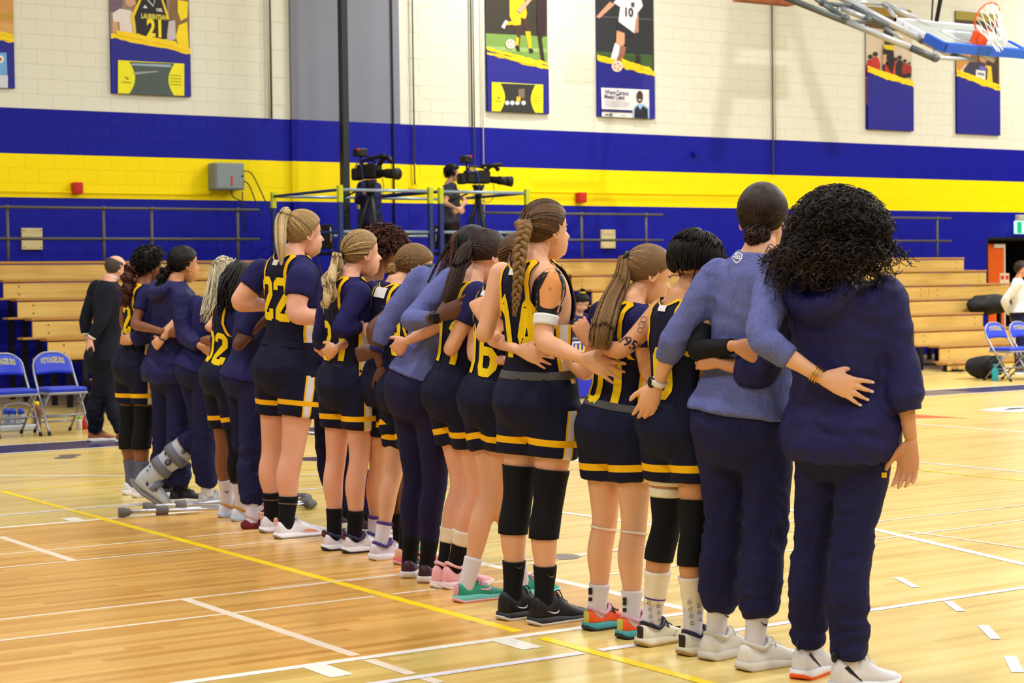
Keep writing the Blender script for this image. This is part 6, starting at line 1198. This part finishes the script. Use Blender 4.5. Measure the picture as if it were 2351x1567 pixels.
# ---------- p5
p = q['p5']; p.hand_px('R', (1424, 858), on=q['p4'], style='flat', dd=-.03, sc=1.05, ref=(1400, 850)); p.hand('L', UP*.9-RT*.35+FW*.25, nb=-FW, style='fist'); p.body(); p.jersey('14', t0=.14, numt=.52, numh=.24); p.bottoms(M_shorts, 'shorts', end=.56, ttop=.2); wb(p)
for sd in 'LR':
    p.band('leg', sd, .68, 1.36, M_black, 'knee_sleeve', .007, amp=.002); sock(p, sd, 1.63, M_black); shoe(p, sd, (16, 16, 20), (30, 30, 34), 'mid', L=.3, lace=(20, 20, 24), sole2=(206, 200, 196), logo=(228, 228, 232), logox=(.16, .36))
    V, F = p.limb('leg', sd, 1.6, 1.95, .010, n=24); p.print_on(BVHTree.FromPolygons([Vector(v) for v in V], F), sv-.5, sf, ((1190 if sd == 'L' else 1264), (1297 if sd == 'L' else 1317)), .03, M_greyp, p.root, 'sock_logo')
cap = hair_cap(p, HAIR['brown'], .012); c, d = tie_pt(p, 176, 14, .022); hair_pull(p, HAIR['brown'], cap, hdir(176, 14), 300); scrunchie(p, c, p.HM@d, .02, M_blk, cap, .009)
gd = [c, at_depth(1205, 520, depth(c)-.04), at_depth(1196, 560, depth(c)-.08), at_depth(1192, 620, depth(p.nk)-.17), at_depth(1186, 680, depth(p.nk)-.17), at_depth(1181, 725, depth(p.nk)-.16)]; braid(p, gd, [.026, .03, .028, .024, .018, .007], HAIR['ltbrown'], cap, turns=5.2)
p.band('arm', 'R', .56, .73, M_whc, 'upper_arm_band', .006)
def arm_patch(p, sd, s0, s1, a0, a1, mat, name, off=.004, n=14):
    V, F = p.limb('arm', sd, s0, s1, off, m=16, n=48); V = V[:16*48].reshape(16, 48, 3); j0, j1 = int(a0/360*48), int(a1/360*48); idx = [j % 48 for j in range(j0, j1+1)]; W_ = V[:, idx]; m_ = len(idx)
    return part(name, (W_.reshape(-1, 3), [(i*m_+j, i*m_+j+1, (i+1)*m_+j+1, (i+1)*m_+j) for i in range(15) for j in range(m_-1)]), mat, p.root)
bd = nrm(-FW)
Vd = p.J['shR']
for nm, mt, pts, o_ in (('shoulder_tape', M_tan, ((1234, 638), (1250, 622), (1276, 614), (1292, 640), (1296, 668), (1286, 700), (1262, 708), (1240, 700), (1232, 670)), .003), ('black_brace_strap', M_blackt, ((1256, 617), (1262, 620), (1240, 652), (1234, 690), (1240, 716), (1226, 722), (1220, 690), (1224, 650), (1240, 630)), .0045), ('black_brace_strap', M_blackt, ((1238, 703), (1262, 711), (1284, 700), (1290, 706), (1280, 722), (1240, 722)), .0045), ('black_brace_strap', M_blackt, ((1276, 612), (1284, 614), (1296, 640), (1300, 668), (1293, 690), (1288, 698), (1294, 668), (1290, 640)), .0045)):
    A = np.array(pts, float); A = spline(np.concatenate([A, A[:1]]), 5)[:-1]; c0 = A.mean(0); V2 = []; n_ = len(A)
    for r_ in (.02, .2, .4, .6, .8, 1.): V2 += [c0+(a_-c0)*r_ for a_ in A]
    F2 = [(i*n_+j, i*n_+(j+1) % n_, (i+1)*n_+(j+1) % n_, (i+1)*n_+j) for i in range(5) for j in range(n_)]+[tuple(range(n_))]; sz = depth(p.J['shR'])/F_PX
    p.print_on(p.bvh, (np.array(V2)-c0)*np.array([1, -1]), F2, tuple(c0), sz, mt, p.root, nm, off=o_+.003)
# ---------- p6
p = q['p6']; p.hand_px('R', (1262, 826), on=q['p5'], style='flat', dd=-.03); p.hand('L', p.f*.9+p.l*.4, style='soft'); p.body(); p.top(M_tee, sleeve=.5); p.jersey('16', t0=.14, numt=.42, numh=.22); p.bottoms(M_shorts, 'shorts', end=.55)
for sd in 'LR': sock(p, sd, 1.72, M_whs); shoe(p, sd, (40, 150, 122), (110, 200, 190), 'low', L=.29, lace=(236, 160, 190), logo=(240, 170, 190), sole2=(240, 180, 186), heel=(236, 160, 186), side_patch=((226, 206, 206), [(.62, .1), (.98, .09), (.9, .14), (.7, .2)]))
cap = hair_cap(p, HAIR['brown'], .016); hair_pull(p, HAIR['brown'], cap, hdir(178, -12), 220); c, d = tie_pt(p, 178, -14, .01); bundle(p, [c, at_depth(1184, 580, depth(c)-.03), at_depth(1170, 640, depth(p.nk)-.1), at_depth(1160, 690, depth(p.nk)-.14)], [.03, .036, .036, .02], 130, .0036, HAIR['brown'], cap)
# ---------- p7
p = q['p7']; p.hand_px('R', (1205, 834), on=q['p6'], style='soft', dd=-.01); p.hand_px('L', (914, 800), on=q['p8'], style='soft', dd=-.03); p.body(); p.top(M_tee, sleeve=.5); p.jersey('11', t0=.12, numt=.45); p.bottoms(M_shorts, 'shorts', end=.55)
for sd in 'LR': sock(p, sd, 1.62, M_black); p.band('leg', sd, 1.5, 1.68, M_tape, 'ankle_tape', .008); shoe(p, sd, (240, 176, 184), (236, 206, 208), 'mid', L=.28, lace=(244, 190, 200), sole2=(230, 220, 214), collar=(244, 190, 196))
cap = hair_cap(p, HAIR['dkbrown'], .014); c, d = tie_pt(p, 176, 2, .02); hair_pull(p, HAIR['dkbrown'], cap, hdir(176, 2), 300); scrunchie(p, c, p.HM@d, .02, M_blk, cap)
bundle(p, [c, at_depth(1066, 580, depth(c)-.04), at_depth(1046, 640, depth(p.nk)-.16), at_depth(1030, 690, depth(p.nk)-.2), at_depth(1018, 720, depth(p.nk)-.2)], [.022, .034, .04, .034, .012], 200, .0034, HAIR['dkbrown'], cap)
# ---------- p8
p = q['p8']; p.hand_px('R', (1077, 697), on=q['p7'], style='flat', dd=-.06, sc=1.08, ref=(1052, 700)); p.hand('L', -RT*.9+UP*-.15+FW*.2, nb=-FW, style='fist'); p.body(); p.top(M_heather, 'long_sleeved_shirt', sleeve=1.74, t0=.1, vox=.009, amp=.004, flare=([0, .2, .4, .8, 1.], [.036, .03, .028, .012, .01]), cuff=([0, .6, 1.3, 1.74], [.014, .014, .01, .006]))
p.bottoms(M_legg, 'leggings', end=1.8, amp=.002, offs=([0, 1, 1.8], [.008, .006, .005]), ttop=.14); p.band('arm', 'L', 1.84, 1.96, cloth('navy_wristband', (36, 34, 100)), 'wristband', .009); p.band('arm', 'R', 1.86, 1.95, M_blk, 'watch_strap', .005); part('watch_face', bevbox(p.J['wrR']-np.array([.02, .02, .02])+(p.J['elR']-p.J['wrR'])*.1-FW*.03, p.J['wrR']+np.array([.02, .02, .02])+(p.J['elR']-p.J['wrR'])*.1-FW*.03, .005), M_blk, p.root, False)
for sd in 'LR': sock(p, sd, 1.68, M_black); shoe(p, sd, (66, 30, 46), (226, 216, 210), 'low', L=.28, lace=(70, 34, 50), logo=(190, 170, 170), logox=(.1, .5))
cap = hair_cap(p, HAIR['black'], .02); c, d = tie_pt(p, 172, 12, .02)
for i in range(9):
    a = p.rng.uniform(-1, 1, 3); e = at_depth(985+i*9+p.rng.uniform(-8, 8), 650+p.rng.uniform(-20, 30), depth(p.nk)-.12); braid(p, [tie_pt(p, 40-8*i, 52+3*i, .012)[0], tie_pt(p, 120, 62, .02)[0], c+a*.012, lerp(c, e, .5)+np.array([0, 0, .02])+a*.01, e], [.006, .009, .009, .008, .004], HAIR['auburn'] if i % 3 else HAIR['black'], cap, turns=12, k=.7)
# ---------- p9
p = q['p9']; p.hand_px('L', (752, 812), on=q['p11'], style='soft', dd=-.03); p.hand('R', p.f, style='soft'); p.body(); p.top(M_tee, sleeve=.5); p.jersey('1', t0=.02, numt=.45, tagw=2.2); p.bottoms(M_shorts, 'shorts', end=.62)
for sd in 'LR': sock(p, sd, 1.73, M_whs); p.band('leg', sd, 1.715, 1.755, M_purp, 'sock_band', .0075); shoe(p, sd, (222, 210, 222), (232, 226, 232), 'low', lace=(196, 190, 220), collar=(72, 52, 130), side_patch=((236, 176, 158), [(.45, .12), (.8, .11), (.72, .17), (.55, .22)]))
cap = hair_cap(p, HAIR['ltbrown'], .013); hair_pull(p, HAIR['ltbrown'], cap, hdir(178, -18), 280); c, d = tie_pt(p, 178, -20, .035); bun(p, c, .032, HAIR['dblonde'], cap, 40); scrunchie(p, tie_pt(p, 178, -19, .015)[0], p.HM@d, .016, M_blk, cap, .006)
# ---------- p10, px
p = q['p10']; p.browc = 'black'; p.hand('R', p.f, style='soft'); p.hand('L', p.f, style='relaxed'); p.body(.013); p.top(M_tee, 'tee_shirt', sleeve=.55, vox=.012, flare=([0, .5, 1], [.03, .024, .012])); p.bottoms(M_pants, end=1.92, vox=.012)
for sd in 'LR': sock(p, sd, 1.8, M_black); shoe(p, sd, (60, 40, 48), (220, 216, 214), lace=(200, 196, 200))
cap = hair_cap(p, HAIR['auburn'], .03); curly(p, 800, .085, HAIR['auburn'], cap, rad=.009, turns=4, grav=.5, r=.003, m=18)
p = q['px']; p.browc = 'black'; p.hand('L', -UP*.9+RT*.2, nb=-FW, style='soft'); p.hand('R', p.f, style='relaxed'); p.body(.013); p.top(M_tee, sleeve=.5, vox=.012); p.jersey('3', t0=.02); p.bottoms(M_shorts, 'shorts', end=.7, vox=.012)
for sd in 'LR': sock(p, sd, 1.6, M_black); shoe(p, sd, (236, 176, 140), (246, 96, 112), 'low', lace=(60, 180, 110), sole2=(230, 180, 190), side_patch=((30, 30, 34), [(.3, .16), (.5, .14), (.42, .22)]))
hair_cap(p, HAIR['black'], .016)
# ---------- p11
p = q['p11']; p.hand_px('R', (862, 772), on=q['p9'], style='soft', dd=-.03); p.hand('L', p.f, style='soft'); p.body(); p.top(M_tee, sleeve=1.85, ease=.008); p.jersey('21', t0=.1, numt=.4); p.bottoms(M_shorts, 'shorts', end=.6)
for sd in 'LR': sock(p, sd, 1.66, M_black); shoe(p, sd, (228, 220, 224), (238, 232, 236), 'low', lace=(226, 220, 224), collar=(40, 36, 80), sole2=(36, 34, 58), loop=(90, 44, 48), wedge=(30, 30, 54) if sd == 'R' else None)
cap = hair_cap(p, HAIR['dblonde'], .012); c, d = tie_pt(p, 178, 0, .02); hair_pull(p, HAIR['dblonde'], cap, hdir(178, 0), 300); scrunchie(p, c, p.HM@d, .018, M_blk, cap)
bundle(p, [c, at_depth(772, 600, depth(c)-.03), at_depth(760, 640, depth(p.nk)-.12), at_depth(754, 680, depth(p.nk)-.18), at_depth(748, 708, depth(p.nk)-.18)], [.018, .032, .036, .032, .014], 150, .0036, HAIR['blonde'], cap, wave=.014, freq=2.4)
# ---------- p13
p = q['p13']; p.hand('R', RT*.8+FW*.6, style='soft'); p.hand('L', p.f, style='soft'); p.body(); p.top(M_tee, sleeve=.5); p.jersey('22', t0=.16, numt=.6, numh=.22, lo=.104); p.bottoms(M_shorts, 'shorts', end=.56, ttop=.24); wb(p, M_jersey, .2, .25)
for sd in 'LR':
    sock(p, sd, 1.62, M_black); p.band('leg', sd, 1.72, 1.735, M_greyp, 'sock_stripe', .009); shoe(p, sd, (232, 226, 236), (240, 236, 242), 'low', L=.29, lace=(230, 226, 236), loop=(240, 176, 160), side_patch=((240, 158, 132), [(.48, .1), (.78, .09), (.74, .13), (.6, .16), (.5, .15)]), sole2=(150, 140, 130))
cap = hair_cap(p, HAIR['dblonde'], .013); c, d = tie_pt(p, 172, 46, .022); hair_pull(p, HAIR['dblonde'], cap, hdir(172, 46), 320); scrunchie(p, c, p.HM@d, .018, M_blk, cap)
bundle(p, [c, at_depth(656, 486, depth(c)-.02), at_depth(645, 510, depth(c)-.05), at_depth(644, 560, depth(p.nk)-.16), at_depth(646, 608, depth(p.nk)-.17)], [.018, .03, .036, .032, .008], 220, .0034, HAIR['blonde'], cap)
# ---------- p14
p = q['p14']; p.browc = 'black'; p.hand('R', RT*.7+UP*.3+FW*.3, style='soft'); p.hand('L', p.f, style='soft'); p.body(.012); p.top(M_tee, 'tee_shirt', sleeve=.62, ease=.02, t0=.02, flare=([0, .4, 1], [.034, .026, .012]), amp=.005); p.bottoms(M_pants, end=1.84, amp=.009, vox=.011); hair_cap(p, HAIR['black'], .02)
M_maroon = plain('maroon_suede', srgb(108, 26, 36), .85)
for sd in 'LR': sock(p, sd, 1.7, M_whs); shoe(p, sd, M_maroon, M_maroon, 'slip', L=.28, collar=(206, 170, 164))
# ---------- p15
p = q['p15']; p.browc = 'black'; p.hand_px('L', (466, 786), on=q['p16'], style='fist', dd=-.05); p.hand('R', p.f, style='soft'); p.body(.012); p.top(M_tee, sleeve=1.8, ease=.009); p.jersey('02', t0=.06, numt=.38); p.bottoms(M_shorts, 'shorts', end=.74, vox=.011)
p.band('leg', 'R', .7, 1.55, M_black, 'knee_sleeve', .009)
for sd in 'LR': sock(p, sd, 1.58, M_whs); shoe(p, sd, (228, 232, 244), (196, 210, 240), 'low', lace=(230, 226, 230), collar=(206, 150, 50), L=.27); 
for px, sd in ((508, 'L'), (552, 'R')): p.print_on(LEGBVH(p, sd, 1.5, 2.1, .012), sv-.5, sf, (px+10, 1133 if sd == 'R' else 1124), .035, M_blk2, p.root, 'sock_logo')
cap = hair_cap(p, HAIR['black'], .02)
for i in range(34):
    az = p.rng.uniform(95, 265); r0 = tie_pt(p, az, p.rng.uniform(-5, 60), .018)[0]; e = at_depth(505+p.rng.uniform(-8, 40), 700+p.rng.uniform(0, 28), depth(p.nk)-.13+p.rng.uniform(-.02, .04)); mid = lerp(r0, e, .45)-FW*.05-RT*.02; part('box_braid', tube(spline([tie_pt(p, p.rng.uniform(0, 360), 66, .014)[0], r0, mid, e], 5), np.linspace(.0075, .005, 16), 6), HAIR['black'], cap)
# ---------- p16 (walking boot on the bent left leg)
p = q['p16']; p.browc = 'dblonde'
p.J['knL'] = at_depth(468, 992, depth(p.J['hipL'])-.02); p.J['anL'] = at_depth(340, 1098, depth(p.J['hipL'])+.02); p.hand_px('L', (350, 796), on=q['p17'], style='grip', dd=-.04); p.hand_px('R', (512, 728), on=None, style='soft', dd=.02); p.body(.012)
p.top(M_tee, 'tee_shirt', sleeve=.5, ease=.014, t0=.02, flare=([0, .4, 1], [.034, .026, .012]), amp=.004); p.bottoms(M_pants, end=1.3, endR=1.9, amp=.009, vox=.011); p.band('arm', 'L', 1.86, 1.93, M_blk, 'watch_strap', .005)
sock(p, 'R', 1.7, M_whs); shoe(p, 'R', (204, 202, 204), (224, 222, 224), 'low', lace=(214, 212, 214), side_patch=((160, 160, 166), [(.1, .12), (.4, .1), (.3, .22), (.12, .26)]))
cap = hair_cap(p, HAIR['ash'], .02); rng = p.rng; nst = 380; P = np.zeros((nst, 18, 3)); dn = depth(p.nk)
for i in range(nst):
    az = math.radians(rng.uniform(70, 290)); a0 = hdir(rng.uniform(-40, 40), 82); v = hdir(math.degrees(az), rng.uniform(-10, 62)); top_ = hw_(p, nrm(lerp(a0, v, .55))*(head_r(nrm(lerp(a0, v, .55))[None])[0]+.024)*p.hs); mid_ = hw_(p, v*(head_r(v[None])[0]+.026)*p.hs); u_ = rng.uniform(0, 1); e = at_depth(462+u_*72+rng.normal(0, 5), 745-u_*38+rng.uniform(-22, 10), dn-.15+rng.uniform(-.02, .05)); P[i] = spline([top_, mid_, lerp(mid_, e, .5)-FW*.02, e], 6)[:18]
part('long_strands', strands(P, .0038), HAIR['ash'], cap)
M_boot = plain('boot_shell', srgb(186, 188, 200), .4, var=.03); M_bootg = plain('boot_strap', srgb(110, 110, 126), .7); M_bootd = plain('boot_dark', srgb(58, 58, 70), .6)
kn, an = p.J['knL'], p.J['anL']; ax = nrm(an-kn); tdir = nrm(at_depth(378, 1166, depth(an)-.01)-at_depth(306, 1112, depth(an))); sidev = nrm(np.cross(ax, tdir)); fr = nrm(np.cross(sidev, ax))
L_ = np.linalg.norm(an-kn); o = part('walking_boot', remesh(*cat(tube([lerp(kn, an, .3), lerp(kn, an, .45), lerp(kn, an, .8), an, an+ax*.03], [(.078, .088), (.08, .088), (.066, .072), (.062, .07), (.05, .06)], 18, sidev), tube([an+ax*.035-tdir*.055, an+ax*.03, an+ax*.035+tdir*.09, an+ax*.05+tdir*.2, an+ax*.06+tdir*.235], [(.045, .05), (.055, .06), (.056, .05), (.052, .032), (.03, .018)], 16, sidev)), .008, 3), M_boot, p.root, label='grey plastic medical walking boot')
part('rocker_sole', remesh(*cat(tube([an+ax*.075-tdir*.075, an+ax*.09-tdir*.03, an+ax*.1+tdir*.06, an+ax*.092+tdir*.18, an+ax*.075+tdir*.25], [(.04, .012), (.05, .018), (.054, .02), (.052, .018), (.034, .01)], 14, sidev)), .007, 3), plain('boot_sole', srgb(128, 122, 126), .7), o)
for f0, f1 in ((.42, .55), (.68, .8)): part('strap', tube([lerp(kn, an, f0), lerp(kn, an, f1)], [(.086, .094) if f0 < .5 else (.078, .084)]*2, 22, sidev), M_bootg, o)
part('foot_strap', tube([an+ax*.01+tdir*.06, an+ax*.02+tdir*.1], [(.062, .066), (.06, .058)], 18, sidev), M_bootg, o)
sgn = 1 if sidev@(-FW) > 0 else -1
for f_, r_, dx in ((.6, .022, .01), (.34, .014, .02)): c = lerp(kn, an, f_)+sidev*sgn*.078+fr*dx; part('inflation_dial', tube([c, c+sidev*sgn*.014], r_, 14), M_bootd, o); part('dial_ring', tube([c, c+sidev*sgn*.017], r_*.5, 12), M_bootg, o)
for f_, dx, r_ in ((.5, -.045, .008), (.56, -.05, .009), (.31, -.03, .007), (.36, -.025, .006), (.84, -.05, .006), (.9, -.04, .006), (1.02, .03, .01), (.97, .1, .008)): c = lerp(kn, an, f_)+sidev*sgn*.064+fr*dx; part('vent_hole', ellipsoid(c, (r_, r_, r_*1.4), 8, 6), M_bootd, o)
part('liner', tube([lerp(kn, an, .27), lerp(kn, an, .33)], [(.074, .084), (.08, .09)], 18, sidev), plain('boot_liner', srgb(132, 128, 134), .9), o)
# ---------- p17
p = q['p17']; p.browc = 'black'; p.hand_px('R', (482, 806), on=q['p16'], style='fist', dd=-.05); p.hand_px('L', (278, 778), on=q['p18'], style='soft', dd=-.02); p.body(.012)
hood = [tube(spline([p.surf([.97], [math.radians(130)], .02)[0], p.surf([.9], [math.radians(150)], .03)[0], p.surf([.84], [math.pi], .035)[0], p.surf([.9], [math.radians(-150)], .03)[0], p.surf([.97], [math.radians(-130)], .02)[0]], 5), np.interp(np.linspace(0, 1, 21), [0, .5, 1], [.03, .055, .03]), 10)]
p.top(M_jacket, 'hooded_jacket', sleeve=1.9, t0=-.12, vox=.011, amp=.009, extra=hood, flare=([-.2, 0, .2, .5, .85, 1.], [.06, .05, .05, .04, .022, .018]), cuff=([0, .6, 1.3, 1.8, 1.9], [.022, .024, .026, .024, .01])); p.bottoms(M_pants, end=1.93, vox=.011, amp=.009)
for sd in 'LR': sock(p, sd, 1.8, M_black); shoe(p, sd, (26, 26, 32), (224, 218, 212), 'low', lace=(30, 30, 36))
cap = hair_cap(p, HAIR['black'], .012); hair_pull(p, HAIR['black'], cap, hdir(176, -14), 240, r=.0036); c, d = tie_pt(p, 176, -14, .02); bundle(p, [c, c-p.f*.05-p.u*.03, c-p.f*.07-p.u*.11, c-p.f*.06-p.u*.17], [.024, .036, .034, .02], 110, .004, HAIR['black'], cap, wave=.01, freq=5)
for dz in (-.036, -.06): part('earring', ellipsoid(hw_(p, np.array([-.004, -.086, dz])), (.006,)*3, 8, 6), plain('gold_earring', srgb(220, 186, 110), .25, .8), p.root)
# ---------- p18
p = q['p18']; p.browc = 'black'; p.hand_px('R', (392, 762), on=q['p17'], style='soft', dd=-.04); p.hand('L', p.f, style='soft'); p.body(.012); p.top(M_tee, sleeve=.5); p.jersey('2', t0=.1, numt=.55); p.bottoms(M_shorts, 'shorts', end=.68, vox=.011)
for sd in 'LR': p.band('leg', sd, .72, 1.42, M_black, 'knee_sleeve', .01); sock(p, sd, 1.62, M_greyc); shoe(p, sd, (226, 222, 222), (234, 230, 230), 'low', lace=(226, 180, 196), side_patch=((222, 176, 196), [(.3, .14), (.55, .12), (.5, .2), (.34, .22)]))
cap = hair_cap(p, HAIR['black'], .022); curly(p, 420, .045, HAIR['black'], cap, rad=.008, turns=3, grav=.2, r=.003, m=16); c, d = tie_pt(p, 176, -10, .02)
bundle(p, [c, c-p.f*.05-p.u*.02, at_depth(292, 665, depth(c)-.08), at_depth(286, 705, depth(p.nk)-.14)], [.024, .045, .045, .02], 120, .0036, HAIR['auburn'], cap, wave=.016, freq=5)
# ---------- man in the suit
P_('suit', 'person in dark suit and brown shoes with hands clasped behind the back', None, 1.78, 8, dict(ftL=(268, 1017), ftR=(204, 1014), hipR=(244, 822), hipL=(232, 818), knR=(225, 915), knL=(262, 918), neck=(254, 640), head=(268, 617), shR=(252, 662), shL=(222, 658), elR=(232, 738, -.05), wrR=(208, 778), elL=(196, 735), wrL=(198, 770)), w=1.12, lw=1.05, skin='rosy', headpitch=0)
p = q['suit']; p.browc = 'grey'; p.hand('R', -UP*.8-RT*.3, nb=-p.f, style='grip'); p.hand('L', -UP*.7+RT*.3, nb=-p.f, style='grip'); p.body(.012)
p.top(M_suit, 'suit_jacket', sleeve=1.84, t0=-.14, t1=.975, vox=.011, amp=.004, flare=([-.2, 0, .3, .6, .85, 1.], [.04, .03, .026, .026, .022, .01]), cuff=([0, .6, 1.84], [.022, .022, .02])); p.bottoms(M_suit, end=1.95, vox=.011, amp=.004, offs=([0, .5, 1, 1.5, 1.95], [.014, .02, .022, .03, .036]))
part('shirt_collar', tube([p.nk-p.u*.005, p.nk+p.u*.03+p.f*.008], [.064, .062], 18), cloth('pink_shirt', (226, 200, 208)), p.root)
for sd in 'LR':
    p.band('arm', sd, 1.84, 1.93, M_whc, 'shirt_cuff', .012); shoe(p, sd, (150, 88, 44), (232, 228, 226), 'low', L=.3, lace=(120, 66, 34), collar=(120, 66, 34))
hair_cap(p, HAIR['grey'], .008, recede=.3, bald=True)
part('phone', bevbox(p.J['wrR']+np.array([-.03, -.06, -.16]), p.J['wrR']+np.array([.0, .0, -.08]), .004), M_blk, p.root, False)

# ================================================================ people in the background
M_tshirt = cloth('grey_print_tee', (74, 74, 92)); M_brown = cloth('brown_trousers', (52, 38, 40)); M_njk = cloth('navy_work_jacket', (34, 32, 78))
def bgp(key, label, base, S, yaw, px=None, **k): PP[key] = Person(key, label, None, S, yaw, px, base=base, **k); return PP[key]
c = at_Y(1037, 500, 23.0); p = bgp('op', 'person in grey tee with headset standing beside the right video camera', (c[0], 23.0, DECK), 1.73, -22, dict(elR=(1020, 465, -.05), wrR=(1048, 478, -.25), elL=(1070, 460, -.1), wrL=(1056, 480, -.3)), skin='fair'); p.browc = 'black'
p.hand('R', RT*.8-UP*.5-FW*.2, style='grip'); p.hand('L', -RT*.8-UP*.4-FW*.2, style='grip'); p.body(.015); p.top(M_tshirt, 'tee_shirt', sleeve=.6, vox=.014, flare=([0, .5, 1], [.03, .03, .014]), ease=.02); p.bottoms(M_brown, end=1.95, vox=.014)
for sd in 'LR': shoe(p, sd, (30, 30, 34), (200, 196, 190))
cap = hair_cap(p, HAIR['black'], .022); curly(p, 260, .035, HAIR['black'], cap, rad=.008, turns=2, grav=.4, r=.004, m=12)
th = np.linspace(0, math.pi, 15); hs_ = part('headset_band', tube(hw_(p, np.stack([0*th, .105*np.cos(th), .02+.125*np.sin(th)], 1)), .008, 6), M_blk, p.root)
for s_ in (-1, 1): part('ear_cup', ellipsoid(hw_(p, np.array([0, .098*s_, .0])), (.035, .03, .045), 12, 8), M_blk, hs_)
part('boom_microphone', tube(spline(hw_(p, np.array([(.0, -.1, -.03), (.07, -.1, -.06), (.125, -.07, -.07)])), 4), .005, 6), M_blk, hs_); part('microphone_foam', ellipsoid(hw_(p, np.array([.13, -.065, -.07])), (.013,)*3, 8, 6), M_blk, hs_); part('necklace', tube(spline([p.surf([.98], [.9], .02)[0], p.surf([.86], [.0], .03)[0], p.surf([.98], [-.9], .02)[0]], 6), .006, 6), M_whc, p.root)
c = at_Y(852, 500, 23.1); p = bgp('op2', 'person in navy jacket hidden behind the left video camera', (c[0], 23.1, DECK), 1.72, -60, dict(elR=(822, 462, -.1), wrR=(838, 440, -.25)), skin='fair', w=1.1); p.hand('R', RT*.5+UP*.4-FW*.4, style='grip'); p.hand_free('L'); p.body(.015); p.top(M_njk, 'jacket', sleeve=1.85, vox=.014, t0=-.1, flare=([-.1, .5, 1], [.04, .035, .016]), ease=.02); p.bottoms(M_black, end=1.95, vox=.014); hair_cap(p, HAIR['black'], .016)
for sd in 'LR': shoe(p, sd, (30, 30, 34), (60, 60, 64))
# seated scorer
hd_ = at_Y(1335, 694, 19.75); G_ = np.array([hd_[0]-.05, 19.95, 0.]); p = bgp('scorer', 'person in navy quarter-zip bending over the scorers table, yellow hair tie', G_, 1.68, -62, dict(headdummy=(0, 0)), skin='fair', headpitch=-38, headyaw=28)
J = p.J; f_, l_, u_ = p.f, p.l, p.u; J['hipL'] = G_+l_*.09+u_*.5; J['hipR'] = G_-l_*.09+u_*.5; J['knL'] = J['hipL']+f_*.42; J['knR'] = J['hipR']+f_*.42; J['anL'] = J['knL']-u_*.4-f_*.05; J['anR'] = J['knR']-u_*.4-f_*.05; J['neck'] = G_+u_*1.04+f_*.14; J['head'] = hd_; J['shL'] = J['neck']+l_*.17-u_*.05; J['shR'] = J['neck']-l_*.17-u_*.05; J['elL'] = J['shL']-u_*.22+f_*.16+l_*.06; J['elR'] = J['shR']-u_*.22+f_*.16-l_*.06; J['wrL'] = J['elL']+f_*.2-u_*.0-l_*.06; J['wrR'] = J['elR']+f_*.2+l_*.06
for w_ in 'LR': J['wr'+w_][2] = .81
p._torso(); p.hand('L', f_-u_*.1, nb=u_, style='soft'); p.hand('R', f_-u_*.1, nb=u_, style='soft'); p.body(.015); p.top(M_njk, 'quarter_zip_top', sleeve=1.85, vox=.014); p.bottoms(M_black, end=1.9, vox=.014); cap = hair_cap(p, HAIR['black'], .014); c, d = tie_pt(p, 180, 58, .03); bun(p, c, .036, HAIR['black'], cap, 24); scrunchie(p, tie_pt(p, 180, 58, .01)[0], p.HM@d, .03, M_ly, cap, .012)
for sd in 'LR': shoe(p, sd, (40, 40, 46), (200, 196, 190))
o = empty('stool', G_, 'low black stool under the seated scorer', 'stool'); part('stool_seat', bevbox(G_+np.array([-.2, -.2, .36]), G_+np.array([.2, .2, .4]), .02), M_chbl, o, False)
for a, b in ((-1, -1), (-1, 1), (1, -1), (1, 1)): part('leg', pipe(G_+np.array([.17*a, .17*b, 0]), G_+np.array([.15*a, .15*b, .37]), .014), M_chrome, o)
# man in the white shirt
c = at_Y(2343, 680, 18.95); p = bgp('white', 'person in white long-sleeved team shirt at the right photo edge', (c[0], 18.95, 0), 1.70, -48, dict(elR=(2306, 690, .1), wrR=(2320, 722, .3)), skin='tan', w=1.14); p.browc = 'black'; p.hand('R', -UP+RT*.5, style='grip'); p.hand_free('L'); p.body(.014); p.top(M_whc, 'long_sleeved_shirt', sleeve=1.85, vox=.013, t0=.06, t1=1.03, flare=([0, .3, .6, 1], [.026, .03, .03, .012]), ease=.02); p.bottoms(M_pants, end=1.95, vox=.014); part('belt', p.torso_vf(.04, .1, .034, n=30, m=4), M_blk, p.root)
for sd in 'LR': shoe(p, sd, (40, 40, 46), (220, 216, 214))
hair_cap(p, HAIR['dkbrown'], .012)
for s_, y_, sz in (('TITANS', .72, .11), ('BASKETBALL', .63, .05)):
    tv, tf = text_vf(s_, sz, bold=.003); M3 = np.stack([-p.l*-1, p.u, p.f], 1); o_ = []
    for v in tv: o_.append(p.surf([y_+v[1]/p.len], [v[0]/.17], .045)[0])
    part('shirt_lettering', (np.array(o_), tf), plain('blue_print', srgb(90, 120, 220), .6), p.root)

bpy.data.scenes.remove(TS)
